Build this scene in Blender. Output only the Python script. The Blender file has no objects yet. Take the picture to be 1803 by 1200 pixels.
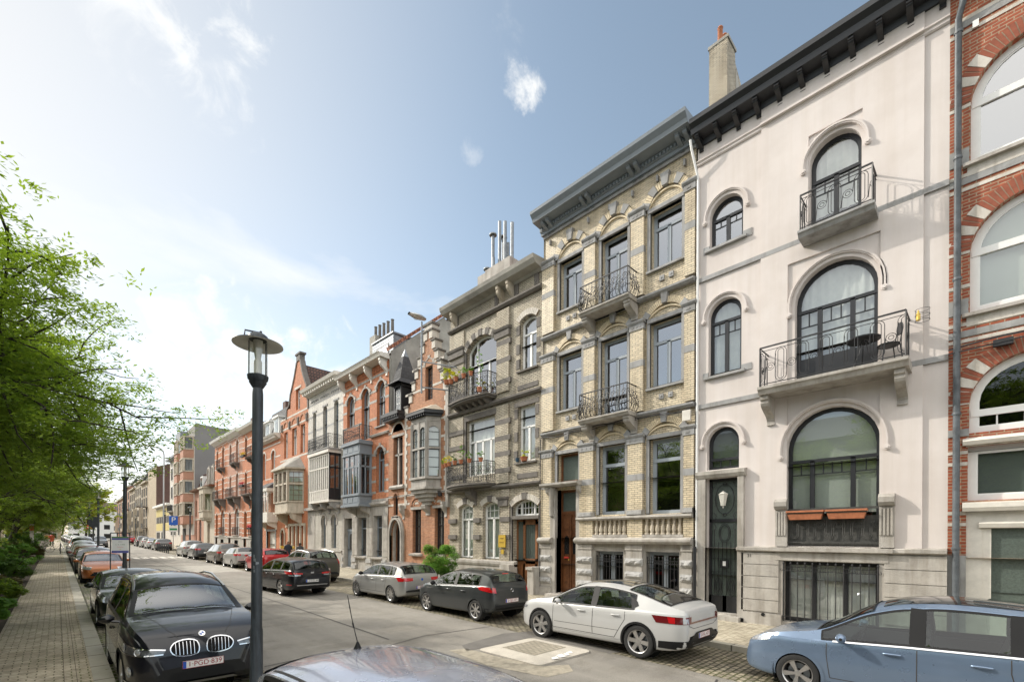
import bpy, bmesh, math, random
from math import sin, cos, pi, radians, atan, tan, sqrt
from mathutils import Vector, Matrix
from mathutils.bvhtree import BVHTree
random.seed(7)
S = bpy.context.scene
# ---------------------------------------------------------------- camera
CAM_H = 2.55
TH = atan(801.5/815.0)                   # camera azimuth from the street direction (+Y) towards +X
cd = bpy.data.cameras.new('camera'); cam = bpy.data.objects.new('camera', cd)
S.collection.objects.link(cam); S.camera = cam
cd.sensor_width = 36; cd.lens = 36*815/1803.0
cd.shift_y = 0.1936; cd.clip_start = .1; cd.clip_end = 3000
cam.location = (0, 0, CAM_H)
cam.matrix_world = Matrix.Translation((0, 0, CAM_H)) @ Matrix.Rotation(-TH, 4, 'Z') @ Matrix.Rotation(pi/2, 4, 'X') @ Matrix.Rotation(radians(.3), 4, 'Z')
# ---------------------------------------------------------------- sky and sun
SUN_EL = radians(33)
sd = Vector((-.46, 1.0, 0)).normalized()            # horizontal direction towards the sun
SUN_DIR = Vector((sd.x*cos(SUN_EL), sd.y*cos(SUN_EL), sin(SUN_EL)))
w = bpy.data.worlds.new('World'); S.world = w; w.use_nodes = True
nt = w.node_tree; nt.nodes.clear()
N = nt.nodes.new; L = nt.links.new
out = N('ShaderNodeOutputWorld'); bg = N('ShaderNodeBackground'); sky = N('ShaderNodeTexSky')
sky.sky_type = 'NISHITA'; sky.sun_disc = False
sky.sun_elevation = SUN_EL; sky.sun_rotation = math.atan2(sd.x, sd.y)
sky.air_density = 1.0; sky.dust_density = 1.0; sky.ozone_density = 1.3; sky.altitude = 0
tc = N('ShaderNodeTexCoord')
mp = N('ShaderNodeMapping'); mp.inputs['Scale'].default_value = (1.0, 1.0, 2.6); mp.inputs['Location'].default_value = (.35, .1, .0)
no = N('ShaderNodeTexNoise'); no.inputs['Scale'].default_value = 2.3; no.inputs['Detail'].default_value = 9; no.inputs['Roughness'].default_value = .56
no.inputs['Distortion'].default_value = .25
sep = N('ShaderNodeSeparateXYZ')
# cloud cover is denser towards the horizon
mr = N('ShaderNodeMapRange'); mr.inputs[1].default_value = .0; mr.inputs[2].default_value = .55; mr.inputs[3].default_value = .13; mr.inputs[4].default_value = -.09
ad = N('ShaderNodeMath'); ad.operation = 'ADD'
cr = N('ShaderNodeValToRGB'); cr.color_ramp.elements[0].position = .50; cr.color_ramp.elements[1].position = .74
mx = N('ShaderNodeMixRGB'); mx.inputs[2].default_value = (4.6, 4.65, 4.65, 1)
# thin bright veil of high haze round the sun
dt = N('ShaderNodeVectorMath'); dt.operation = 'DOT_PRODUCT'; dt.inputs[1].default_value = SUN_DIR
mr2 = N('ShaderNodeMapRange'); mr2.inputs[1].default_value = .53; mr2.inputs[2].default_value = 1.02
pw = N('ShaderNodeMath'); pw.operation = 'POWER'; pw.inputs[1].default_value = 1.8
mx2 = N('ShaderNodeMixRGB'); mx2.inputs[2].default_value = (3.35, 3.42, 3.4, 1)
L(tc.outputs['Generated'], mp.inputs[0]); L(mp.outputs[0], no.inputs['Vector']); L(tc.outputs['Generated'], sep.inputs[0])
L(sep.outputs[2], mr.inputs[0]); L(no.outputs[0], ad.inputs[0]); L(mr.outputs[0], ad.inputs[1]); L(ad.outputs[0], cr.inputs[0])
L(tc.outputs['Generated'], dt.inputs[0]); L(dt.outputs['Value'], mr2.inputs[0]); L(mr2.outputs[0], pw.inputs[0]); L(pw.outputs[0], mx2.inputs[0])
hs = N('ShaderNodeHueSaturation'); hs.inputs['Saturation'].default_value = .74; hs.inputs['Hue'].default_value = .485; hs.inputs['Value'].default_value = .88; L(sky.outputs[0], hs.inputs['Color']); L(hs.outputs[0], mx2.inputs[1]); m3 = N('ShaderNodeMapRange'); m3.interpolation_type = 'SMOOTHSTEP'; m3.inputs[1].default_value = .955; m3.inputs[2].default_value = 1.0; L(dt.outputs['Value'], m3.inputs[0])  # extra glow lobe close to the sun, mostly out of view, added for fill
glow = N('ShaderNodeMixRGB'); glow.blend_type = 'ADD'; glow.inputs[2].default_value = (42, 40, 36, 1); L(m3.outputs[0], glow.inputs[0]); L(mx2.outputs[0], glow.inputs[1]); # unseen bright sky region added overhead and behind the camera as fill light
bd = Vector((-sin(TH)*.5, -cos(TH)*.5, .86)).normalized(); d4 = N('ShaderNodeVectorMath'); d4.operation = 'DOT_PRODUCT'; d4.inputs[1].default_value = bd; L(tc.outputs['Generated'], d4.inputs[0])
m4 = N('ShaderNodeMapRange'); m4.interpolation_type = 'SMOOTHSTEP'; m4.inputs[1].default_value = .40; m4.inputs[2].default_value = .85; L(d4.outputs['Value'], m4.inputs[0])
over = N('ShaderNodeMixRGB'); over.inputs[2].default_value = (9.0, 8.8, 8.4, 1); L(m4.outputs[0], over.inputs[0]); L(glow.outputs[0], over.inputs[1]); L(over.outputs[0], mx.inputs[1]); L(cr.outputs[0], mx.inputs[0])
# a few separate clouds, each with its own place in the sky
n2 = N('ShaderNodeTexNoise'); n2.inputs['Scale'].default_value = 13; n2.inputs['Detail'].default_value = 10; n2.inputs['Roughness'].default_value = .62; n2.inputs['Distortion'].default_value = .4
L(tc.outputs['Generated'], n2.inputs['Vector'])
last = mx.outputs[0]
for (px_, py_, rad, amt, thr) in ((920, 152, 3.4, .85, .48), (340, 60, 9, .55, .50), (828, 262, 2.0, .35, .47), (300, 20, 13, .35, .5), (560, 640, 7, .75, .42), (380, 620, 10, .8, .40), (480, 700, 10, .6, .42), (905, 60, 5, .2, .56)):
    dv = Vector((sin(TH), cos(TH), 0))+Vector((cos(TH), -sin(TH), 0))*((px_-901.5)/815)+Vector((0, 0, 1))*((949-py_)/815); dv.normalize()
    dp = N('ShaderNodeVectorMath'); dp.operation = 'DOT_PRODUCT'; dp.inputs[1].default_value = dv; L(tc.outputs['Generated'], dp.inputs[0])
    m1_ = N('ShaderNodeMapRange'); m1_.interpolation_type = 'SMOOTHSTEP'; m1_.inputs[1].default_value = cos(radians(rad)); m1_.inputs[2].default_value = cos(radians(rad*.15)); m1_.inputs[3].default_value = -.25; m1_.inputs[4].default_value = .12; L(dp.outputs['Value'], m1_.inputs[0])
    a_ = N('ShaderNodeMath'); a_.operation = 'ADD'; L(n2.outputs[0], a_.inputs[0]); L(m1_.outputs[0], a_.inputs[1])
    m2_ = N('ShaderNodeMapRange'); m2_.interpolation_type = 'SMOOTHSTEP'; m2_.inputs[1].default_value = thr+.07; m2_.inputs[2].default_value = thr+.32; m2_.inputs[4].default_value = amt; L(a_.outputs[0], m2_.inputs[0])
    x_ = N('ShaderNodeMixRGB'); x_.inputs[2].default_value = (4.9, 4.9, 4.8, 1); L(m2_.outputs[0], x_.inputs[0]); L(last, x_.inputs[1]); last = x_.outputs[0]
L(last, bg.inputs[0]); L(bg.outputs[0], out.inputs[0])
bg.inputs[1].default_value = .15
sl = bpy.data.lights.new('sun', 'SUN'); sl.energy = 2.35; sl.angle = radians(.8); sl.color = (1, .93, .82)
so = bpy.data.objects.new('sun', sl); S.collection.objects.link(so)
so.rotation_euler = SUN_DIR.to_track_quat('Z', 'Y').to_euler()
S.view_settings.view_transform = 'Standard'; S.view_settings.look = 'None'; S.view_settings.gamma = 1
S.view_settings.exposure = .64
S.render.engine = 'CYCLES'
GR = .013
def gz(Y): return GR*min(Y, 130.0)       # the street climbs gently away from the camera
D = 14.4                                  # distance of the house fronts from the camera line
# ================================================================ materials
def newmat(name):
    m = bpy.data.materials.new(name); m.use_nodes = True
    t = m.node_tree; b = t.nodes['Principled BSDF']
    return m, t, b
def pbr(name, col, rough=.6, metal=0, noise=0, nscale=4, bump=0, bscale=40, coat=0, ior=None, spec=None, dirt=None):
    m, t, b = newmat(name)
    b.inputs['Base Color'].default_value = (*col, 1); b.inputs['Roughness'].default_value = rough
    b.inputs['Metallic'].default_value = metal; b.inputs['Coat Weight'].default_value = coat; b.inputs['Coat Roughness'].default_value = .03
    if ior: b.inputs['IOR'].default_value = ior
    if spec is not None: b.inputs['Specular IOR Level'].default_value = spec
    if noise or bump:
        c = t.nodes.new('ShaderNodeTexCoord')
    if noise:
        n = t.nodes.new('ShaderNodeTexNoise'); n.inputs['Scale'].default_value = nscale; n.inputs['Detail'].default_value = 6; n.inputs['Roughness'].default_value = .65
        t.links.new(c.outputs['Object'], n.inputs['Vector'])
        r = t.nodes.new('ShaderNodeValToRGB'); d = dirt or tuple(x*(1-noise) for x in col)
        r.color_ramp.elements[0].position = .3; r.color_ramp.elements[0].color = (*d, 1)
        r.color_ramp.elements[1].position = .65; r.color_ramp.elements[1].color = (*[min(1, x*(1+noise*.25)) for x in col], 1)
        t.links.new(n.outputs[0], r.inputs[0]); t.links.new(r.outputs[0], b.inputs['Base Color'])
    if bump:
        n2 = t.nodes.new('ShaderNodeTexNoise'); n2.inputs['Scale'].default_value = bscale; n2.inputs['Detail'].default_value = 4
        t.links.new(c.outputs['Object'], n2.inputs['Vector'])
        bp = t.nodes.new('ShaderNodeBump'); bp.inputs['Strength'].default_value = bump; bp.inputs['Distance'].default_value = .02
        t.links.new(n2.outputs[0], bp.inputs['Height']); t.links.new(bp.outputs[0], b.inputs['Normal'])
    return m
def brickmat(name, c1, c2, mortar, bw=.22, bh=.073, ms=.010, dirt=.35, horiz=False, rough=.8, bump=.5, off=.5, moss=None, mossamt=.5, dirtcol=None):
    m, t, b = newmat(name); n = t.nodes.new; l = t.links.new
    c = n('ShaderNodeTexCoord'); s = n('ShaderNodeSeparateXYZ'); l(c.outputs['Object'], s.inputs[0])
    cm = n('ShaderNodeCombineXYZ')
    if horiz:
        l(s.outputs[0], cm.inputs[0]); l(s.outputs[1], cm.inputs[1])
    else:
        a = n('ShaderNodeMath'); a.operation = 'ADD'; l(s.outputs[0], a.inputs[0]); l(s.outputs[1], a.inputs[1])
        l(a.outputs[0], cm.inputs[0]); l(s.outputs[2], cm.inputs[1])
    # slight wobble keeps the courses from looking ruled
    nz = n('ShaderNodeTexNoise'); nz.inputs['Scale'].default_value = 3.0 if not horiz else 5; l(c.outputs['Object'], nz.inputs['Vector'])
    vm = n('ShaderNodeVectorMath'); vm.operation = 'SCALE'; vm.inputs['Scale'].default_value = .012 if not horiz else .05
    va = n('ShaderNodeVectorMath'); va.operation = 'ADD'
    l(nz.outputs['Color'], vm.inputs[0]); l(vm.outputs[0], va.inputs[0]); l(cm.outputs[0], va.inputs[1])
    br = n('ShaderNodeTexBrick'); l(va.outputs[0], br.inputs['Vector'])
    br.offset = off
    br.inputs['Color1'].default_value = (*c1, 1); br.inputs['Color2'].default_value = (*c2, 1); br.inputs['Mortar'].default_value = (*mortar, 1)
    br.inputs['Scale'].default_value = 1; br.inputs['Brick Width'].default_value = bw; br.inputs['Row Height'].default_value = bh
    br.inputs['Mortar Size'].default_value = ms; br.inputs['Mortar Smooth'].default_value = .3
    no = n('ShaderNodeTexNoise'); no.inputs['Scale'].default_value = .7; no.inputs['Detail'].default_value = 8; no.inputs['Roughness'].default_value = .7; l(c.outputs['Object'], no.inputs['Vector'])
    rp = n('ShaderNodeValToRGB'); rp.color_ramp.elements[0].position = .35; rp.color_ramp.elements[1].position = .62
    dc = dirtcol or (1-dirt,)*3
    rp.color_ramp.elements[0].color = (*dc, 1); rp.color_ramp.elements[1].color = (1, 1, 1, 1); l(no.outputs[0], rp.inputs[0])
    mu = n('ShaderNodeMixRGB'); mu.blend_type = 'MULTIPLY'; mu.inputs[0].default_value = 1; l(br.outputs['Color'], mu.inputs[1]); l(rp.outputs[0], mu.inputs[2])
    last = mu.outputs[0]
    if moss:
        n3 = n('ShaderNodeTexNoise'); n3.inputs['Scale'].default_value = 1.3; n3.inputs['Detail'].default_value = 5; l(c.outputs['Object'], n3.inputs['Vector'])
        r3 = n('ShaderNodeMapRange'); r3.inputs[1].default_value = .42; r3.inputs[2].default_value = .6; r3.inputs[4].default_value = mossamt; l(n3.outputs[0], r3.inputs[0])
        m3 = n('ShaderNodeMath'); m3.operation = 'MULTIPLY'; l(r3.outputs[0], m3.inputs[0]); l(br.outputs['Fac'], m3.inputs[1])
        x3 = n('ShaderNodeMixRGB'); x3.inputs[2].default_value = (*moss, 1); l(m3.outputs[0], x3.inputs[0]); l(last, x3.inputs[1]); last = x3.outputs[0]
    l(last, b.inputs['Base Color']); b.inputs['Roughness'].default_value = rough
    bp = n('ShaderNodeBump'); bp.invert = True; bp.inputs['Strength'].default_value = bump; bp.inputs['Distance'].default_value = .012
    l(br.outputs['Fac'], bp.inputs['Height']); l(bp.outputs[0], b.inputs['Normal'])
    return m
def glassmat(name, tint, refl, rough=.0, ior=1.5):
    m, t, b = newmat(name); t.nodes.remove(b); n = t.nodes.new; l = t.links.new
    o = t.nodes['Material Output']; tr = n('ShaderNodeBsdfTransparent'); tr.inputs[0].default_value = (*tint, 1)
    g = n('ShaderNodeBsdfGlossy'); g.inputs['Roughness'].default_value = rough; g.inputs[0].default_value = (.97, .98, 1, 1)
    f = n('ShaderNodeFresnel'); gb = n('ShaderNodeNewGeometry'); mm = n('ShaderNodeMapRange'); mm.inputs[3].default_value = ior; mm.inputs[4].default_value = 1/ior
    l(gb.outputs['Backfacing'], mm.inputs[0]); l(mm.outputs[0], f.inputs[0])
    # a flipped face must reflect like an outward one
    a = n('ShaderNodeMath'); a.operation = 'ADD'; a.inputs[1].default_value = refl; a.use_clamp = True
    # old panes are never quite flat
    c = n('ShaderNodeTexCoord'); nz = n('ShaderNodeTexNoise'); nz.inputs['Scale'].default_value = 1.1; nz.inputs['Detail'].default_value = 1; l(c.outputs['Object'], nz.inputs['Vector'])
    bp = n('ShaderNodeBump'); bp.inputs['Strength'].default_value = .05; bp.inputs['Distance'].default_value = .03; l(nz.outputs[0], bp.inputs['Height']); l(bp.outputs[0], g.inputs['Normal'])
    x = n('ShaderNodeMixShader'); l(f.outputs[0], a.inputs[0]); l(a.outputs[0], x.inputs[0]); l(tr.outputs[0], x.inputs[1]); l(g.outputs[0], x.inputs[2]); l(x.outputs[0], o.inputs[0])
    return m
def leafmat(name, c1, c2, trans=.45):
    m, t, b = newmat(name); n = t.nodes.new; l = t.links.new
    c = n('ShaderNodeTexCoord'); nz = n('ShaderNodeTexNoise'); nz.inputs['Scale'].default_value = 1.7; nz.inputs['Detail'].default_value = 5; l(c.outputs['Object'], nz.inputs['Vector'])
    r = n('ShaderNodeValToRGB'); r.color_ramp.elements[0].position = .35; r.color_ramp.elements[1].position = .65
    r.color_ramp.elements[0].color = (*c1, 1); r.color_ramp.elements[1].color = (*c2, 1); l(nz.outputs[0], r.inputs[0])
    d = n('ShaderNodeBsdfDiffuse'); tl = n('ShaderNodeBsdfTranslucent'); x = n('ShaderNodeMixShader'); x.inputs[0].default_value = trans
    hs = n('ShaderNodeHueSaturation'); hs.inputs['Hue'].default_value = .49; hs.inputs['Saturation'].default_value = 1.15; hs.inputs['Value'].default_value = 1.5
    l(r.outputs[0], d.inputs[0]); l(r.outputs[0], hs.inputs['Color']); l(hs.outputs[0], tl.inputs[0]); l(d.outputs[0], x.inputs[1]); l(tl.outputs[0], x.inputs[2])
    g = n('ShaderNodeBsdfGlossy'); g.inputs['Roughness'].default_value = .45; x2 = n('ShaderNodeMixShader'); x2.inputs[0].default_value = .04
    l(x.outputs[0], x2.inputs[1]); l(g.outputs[0], x2.inputs[2]); t.nodes.remove(b); l(x2.outputs[0], t.nodes['Material Output'].inputs[0])
    return m
M = dict(
 pink=pbr('painted_stucco', (.65, .60, .575), .85, noise=.10, nscale=.6, bump=.12, bscale=60, dirt=(.60, .55, .525)),
 bluestone=pbr('bluestone', (.34, .34, .335), .75, noise=.3, nscale=3, bump=.25, bscale=30),
 greystone=pbr('grey_limestone', (.42, .395, .36), .8, noise=.28, nscale=2, bump=.3, bscale=30),
 darkstone=pbr('weathered_dark_stone', (.155, .14, .125), .85, noise=.3, nscale=4, bump=.3),
 rough=pbr('rock_faced_stone', (.40, .395, .385), .9, noise=.3, nscale=6, bump=1.0, bscale=14),
 bandstone=pbr('band_stone', (.33, .33, .33), .8, noise=.15, nscale=4),
 creamstone=pbr('cream_stone', (.52, .46, .37), .85, noise=.2, nscale=3, bump=.2),
 whitestone=pbr('pale_stone', (.62, .58, .52), .85, noise=.2, nscale=3, bump=.2),
 greypaint=pbr('grey_paint', (.20, .23, .26), .55, noise=.12, nscale=3),
 greyframe=pbr('grey_frame', (.32, .36, .40), .45),
 white=pbr('white_paint', (.78, .78, .76), .5, noise=.06, nscale=5),
 offwhite=pbr('old_white_paint', (.66, .63, .57), .6, noise=.15, nscale=5),
 black=pbr('black_paint', (.018, .019, .022), .4),
 iron=pbr('wrought_iron', (.022, .022, .024), .5, noise=.3, nscale=20),
 ironpale=pbr('weathered_iron', (.06, .06, .055), .6, noise=.4, nscale=15),
 wood=pbr('varnished_oak', (.16, .062, .024), .4, noise=.5, nscale=9),
 woodlight=pbr('brown_wood', (.26, .11, .045), .45, noise=.4, nscale=9),
 zinc=pbr('zinc', (.25, .27, .29), .5, metal=.4, noise=.3, nscale=5),
 whitepipe=pbr('white_pipe', (.75, .75, .74), .4),
 slate=brickmat('slate_roof', (.06, .06, .065), (.09, .09, .095), (.03, .03, .03), .3, .2, .008, rough=.85),
 tile=brickmat('red_roof_tile', (.34, .12, .06), (.42, .17, .09), (.12, .04, .025), .22, .28, .03, rough=.7, bump=1),
 darktile=brickmat('brown_roof_tile', (.11, .05, .035), (.15, .07, .05), (.03, .018, .015), .25, .3, .04, rough=.7, bump=1),
 render_=pbr('cement_render', (.36, .345, .31), .9, noise=.4, nscale=.9, bump=.3),
 greyrender=pbr('grey_render', (.235, .225, .22), .9, noise=.12, nscale=.5),
 b_yellow=brickmat('yellow_glazed_brick', (.72, .62, .445), (.66, .56, .395), (.29, .25, .19), dirt=.12, rough=.45),
 b_yellow2=brickmat('cream_weathered_brick', (.60, .54, .42), (.51, .45, .35), (.13, .115, .10), dirt=.35),
 b_white=brickmat('white_glazed_brick', (.62, .60, .54), (.54, .51, .45), (.24, .22, .2), dirt=.15, rough=.45),
 b_red=brickmat('red_brick', (.33, .075, .035), (.42, .11, .05), (.44, .32, .22), ms=.012, dirt=.25),
 b_orange=brickmat('orange_brick', (.60, .22, .095), (.50, .165, .07), (.34, .2, .13), ms=.008, dirt=.15),
 b_gable=brickmat('orange_brown_brick', (.52, .235, .115), (.40, .165, .08), (.34, .25, .18), ms=.010, dirt=.25),
 b_brown=brickmat('dark_brown_brick', (.13, .06, .045), (.10, .045, .035), (.10, .075, .06), dirt=.2),
 b_far=brickmat('salmon_brick', (.48, .22, .14), (.40, .17, .11), (.4, .3, .22), dirt=.15),
 b_beige=brickmat('beige_brick', (.50, .41, .28), (.44, .36, .25), (.3, .25, .2), dirt=.15),
 mortar=pbr('mortar', (.36, .28, .2), .9), redbrickplain=pbr('red_arch_brick', (.28, .08, .042), .8, noise=.3, nscale=6), creambrickplain=pbr('cream_arch_brick', (.68, .57, .39), .6, noise=.2, nscale=6),
 glass=glassmat('window_glass', (.80, .84, .84), .12, ior=1.6),
 glassbright=glassmat('coated_window_glass', (.6, .63, .68), .30, ior=1.7),
 glassdark=glassmat('dim_window_glass', (.42, .46, .46), .04, ior=1.5),
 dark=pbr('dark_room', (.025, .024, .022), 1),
 curtain=pbr('net_curtain', (.72, .71, .66), .95, noise=.15, nscale=3),
 blind=pbr('pale_blind', (.50, .52, .46), .9),
 frost=pbr('frosted_glass', (.10, .125, .11), .25, noise=.25, nscale=30, bump=.3, bscale=90),
 asphalt=pbr('asphalt', (.285, .266, .236), .9, noise=.30, nscale=.35, bump=.5, bscale=220, dirt=(.21, .195, .172)),
 cobble=brickmat('worn_cobbles', (.36, .32, .25), (.30, .27, .21), (.21, .19, .15), .14, .11, .016, dirt=.2, horiz=True, rough=.9, bump=.8),
 drain=pbr('painted_drainpipe', (.11, .125, .14), .5, noise=.5, nscale=5),
 concrete=pbr('concrete', (.50, .46, .395), .9, noise=.18, nscale=3, bump=.3, bscale=80),
 kerb=brickmat('kerb_stone', (.46, .43, .36), (.40, .38, .31), (.12, .11, .09), 50, 1.0, .02, dirt=.3, horiz=True, rough=.85, bump=.2),
 setts=brickmat('stone_setts', (.42, .37, .28), (.25, .22, .17), (.085, .08, .06), .19, .125, .022, dirt=.35, horiz=True, rough=.8, bump=1.0, moss=(.11, .12, .035), mossamt=.5),
 mossetts=brickmat('mossy_setts', (.42, .38, .30), (.30, .27, .21), (.085, .08, .06), .19, .125, .026, dirt=.35, horiz=True, rough=.8, bump=1.0, moss=(.13, .18, .03), mossamt=1.0),
 pavers=brickmat('pavement_bricks', (.62, .54, .42), (.52, .45, .35), (.22, .19, .13), .21, .105, .010, dirt=.3, horiz=True, rough=.85, bump=.8, moss=(.13, .15, .04), mossamt=.7),
 flags=brickmat('pavement_slabs', (.54, .49, .39), (.42, .38, .30), (.30, .27, .21), .24, .16, .009, dirt=.25, horiz=True, rough=.85, bump=.6),
 paintline=pbr('road_paint', (.70, .67, .60), .8, noise=.45, nscale=7, dirt=(.30, .28, .25)),
 soil=pbr('soil', (.07, .05, .035), 1, noise=.4, nscale=6, bump=.8, bscale=20),
 grass=pbr('grass_ground', (.08, .12, .03), 1, noise=.5, nscale=3),
 bark=pbr('bark', (.045, .036, .028), .95, noise=.4, nscale=12, bump=.9, bscale=25),
 leaf=leafmat('tree_leaves', (.135, .215, .04), (.23, .32, .065), .55),
 leafpale=leafmat('spring_leaves', (.34, .40, .06), (.45, .48, .10), .5),
 leafdark=leafmat('shrub_leaves', (.05, .12, .025), (.11, .19, .035), .4),
 leafmid=leafmat('broad_leaves', (.12, .25, .05), (.20, .36, .08), .4),
 leafyellow=leafmat('yellow_leaves', (.50, .48, .05), (.55, .52, .08), .5),
 leafbrown=leafmat('brown_twigs', (.12, .10, .04), (.16, .15, .06), .3),
 terracotta=pbr('terracotta', (.42, .15, .07), .8, noise=.3, nscale=8),
 postpaint=pbr('anthracite_paint', (.035, .043, .052), .45, noise=.3, nscale=6),
 opal=pbr('lamp_shade_inside', (.60, .59, .53), .6, noise=.15, nscale=8),
 clearglass=glassmat('clear_lamp_glass', (.93, .94, .93), .03),
 aluminium=pbr('aluminium', (.55, .56, .57), .35, metal=.8),
 chrome=pbr('chrome', (.75, .75, .76), .12, metal=1),
 silvertrim=pbr('satin_silver', (.55, .55, .56), .3, metal=.9),
 rubber=pbr('tyre_rubber', (.022, .022, .022), .8, bump=.3, bscale=60),
 plastic=pbr('black_plastic', (.012, .012, .013), .45, spec=.25),
 underbody=pbr('wheel_well', (.008, .008, .008), 1),
 interior=pbr('car_upholstery', (.05, .05, .052), .8),
 wheelsilver=pbr('alloy', (.50, .49, .48), .3, metal=.85),
 wheeldark=pbr('dark_alloy', (.07, .07, .075), .4, metal=.5),
 carglass=glassmat('car_glass', (.50, .58, .55), .02, ior=1.5),
 carglassdark=glassmat('tinted_car_glass', (.12, .13, .13), .03, ior=1.5),
 screenglass=glassmat('windscreen_glass', (.40, .46, .45), .16, ior=1.6),
 redlight=pbr('tail_light', (.45, .008, .012), .15, coat=1),
 darkred=pbr('smoked_red', (.12, .008, .01), .15, coat=1),
 lamp=pbr('headlamp', (.55, .57, .60), .12, metal=.5, coat=1, noise=.5, nscale=14),
 lampdark=pbr('dark_headlamp', (.17, .18, .19), .12, metal=.5, coat=1, noise=.5, nscale=20),
 plate=pbr('plate_white', (.78, .77, .75), .5), platered=pbr('plate_red', (.33, .02, .03), .5), plateblue=pbr('plate_blue', (.02, .09, .45), .5),
 signblue=pbr('sign_blue', (.015, .11, .50), .45), signgreen=pbr('sign_green', (.03, .25, .1), .5), signwhite=pbr('sign_white', (.75, .75, .74), .5), signred=pbr('sign_red', (.6, .05, .04), .5),
 brass=pbr('yellow_plaque', (.62, .42, .07), .35, metal=.3),
 skin=pbr('skin', (.45, .26, .18), .6), cloth=pbr('dark_coat', (.02, .025, .035), .9), hair=pbr('brown_hair', (.14, .07, .035), .7),
 flowerred=pbr('red_flowers', (.60, .03, .07), .8), flowerpink=pbr('pink_flowers', (.7, .2, .28), .8), floweryellow=pbr('yellow_flowers', (.75, .55, .03), .8),
 bluepot=pbr('blue_pot', (.02, .06, .10), .4),
)
def overlay(mn, scale, lo, hi, a=.4, b=.6, detail=6, rough=.6, w=(0, 0, 0)):
    """multiply a noise of its own scale over the base colour: streaks, grime, aggregate"""
    t = M[mn].node_tree; n = t.nodes.new; bs = t.nodes['Principled BSDF']; lk = bs.inputs['Base Color'].links
    c = n('ShaderNodeTexCoord'); mp_ = n('ShaderNodeMapping'); mp_.inputs['Scale'].default_value = scale; mp_.inputs['Location'].default_value = w; t.links.new(c.outputs['Object'], mp_.inputs[0])
    z = n('ShaderNodeTexNoise'); z.inputs['Scale'].default_value = 1; z.inputs['Detail'].default_value = detail; z.inputs['Roughness'].default_value = rough; t.links.new(mp_.outputs[0], z.inputs['Vector'])
    r = n('ShaderNodeValToRGB'); r.color_ramp.elements[0].position = a; r.color_ramp.elements[1].position = b; r.color_ramp.elements[0].color = (*lo, 1); r.color_ramp.elements[1].color = (*hi, 1); t.links.new(z.outputs[0], r.inputs[0])
    m = n('ShaderNodeMixRGB'); m.blend_type = 'MULTIPLY'; m.inputs[0].default_value = 1
    if lk: t.links.new(lk[0].from_socket, m.inputs[1])
    else: m.inputs[1].default_value = bs.inputs['Base Color'].default_value
    t.links.new(r.outputs[0], m.inputs[2]); t.links.new(m.outputs[0], bs.inputs['Base Color'])
one = (1, 1, 1)
overlay('pink', (5, 5, .22), (.955, .945, .93), one, .38, .56); overlay('pink', (.5, .5, .5), (.94, .93, .92), one, .4, .55, w=(3, 1, 2))
overlay('asphalt', (90, 90, 90), (.72, .72, .72), (1.12, 1.12, 1.12), .35, .65, 2); overlay('asphalt', (1.6, .12, 1), (.84, .84, .84), (1.05, 1.05, 1.04), .35, .6); overlay('asphalt', (.5, .9, 1), (.86, .85, .83), one, .42, .5, 8, .75, (4, 2, 0))
for k_ in ('greystone', 'bluestone', 'whitestone', 'creamstone', 'bandstone'): overlay(k_, (4, 4, .5), (.74, .72, .69), one, .36, .55)
for k_ in ('b_yellow', 'b_white', 'b_orange', 'b_red', 'b_gable', 'b_yellow2'): overlay(k_, (2.5, 2.5, .3), (.80, .78, .75), one, .36, .54); overlay(k_, (5, 5, 14), (.84, .84, .84), (1.06, 1.05, 1.03), .4, .6, 2)
for k_ in ('pavers', 'flags', 'setts', 'mossetts'): overlay(k_, (6, 6, 6), (.78, .77, .74), (1.08, 1.07, 1.05), .38, .62, 3); overlay(k_, (.7, .7, .7), (.80, .79, .76), one, .42, .56, 8, .7, (2, 5, 1))
overlay('concrete', (60, 60, 60), (.85, .85, .85), (1.05, 1.05, 1.05), .35, .65, 2); overlay('postpaint', (30, 30, 3), (.7, .7, .7), (1.3, 1.3, 1.3), .4, .62)
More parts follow.
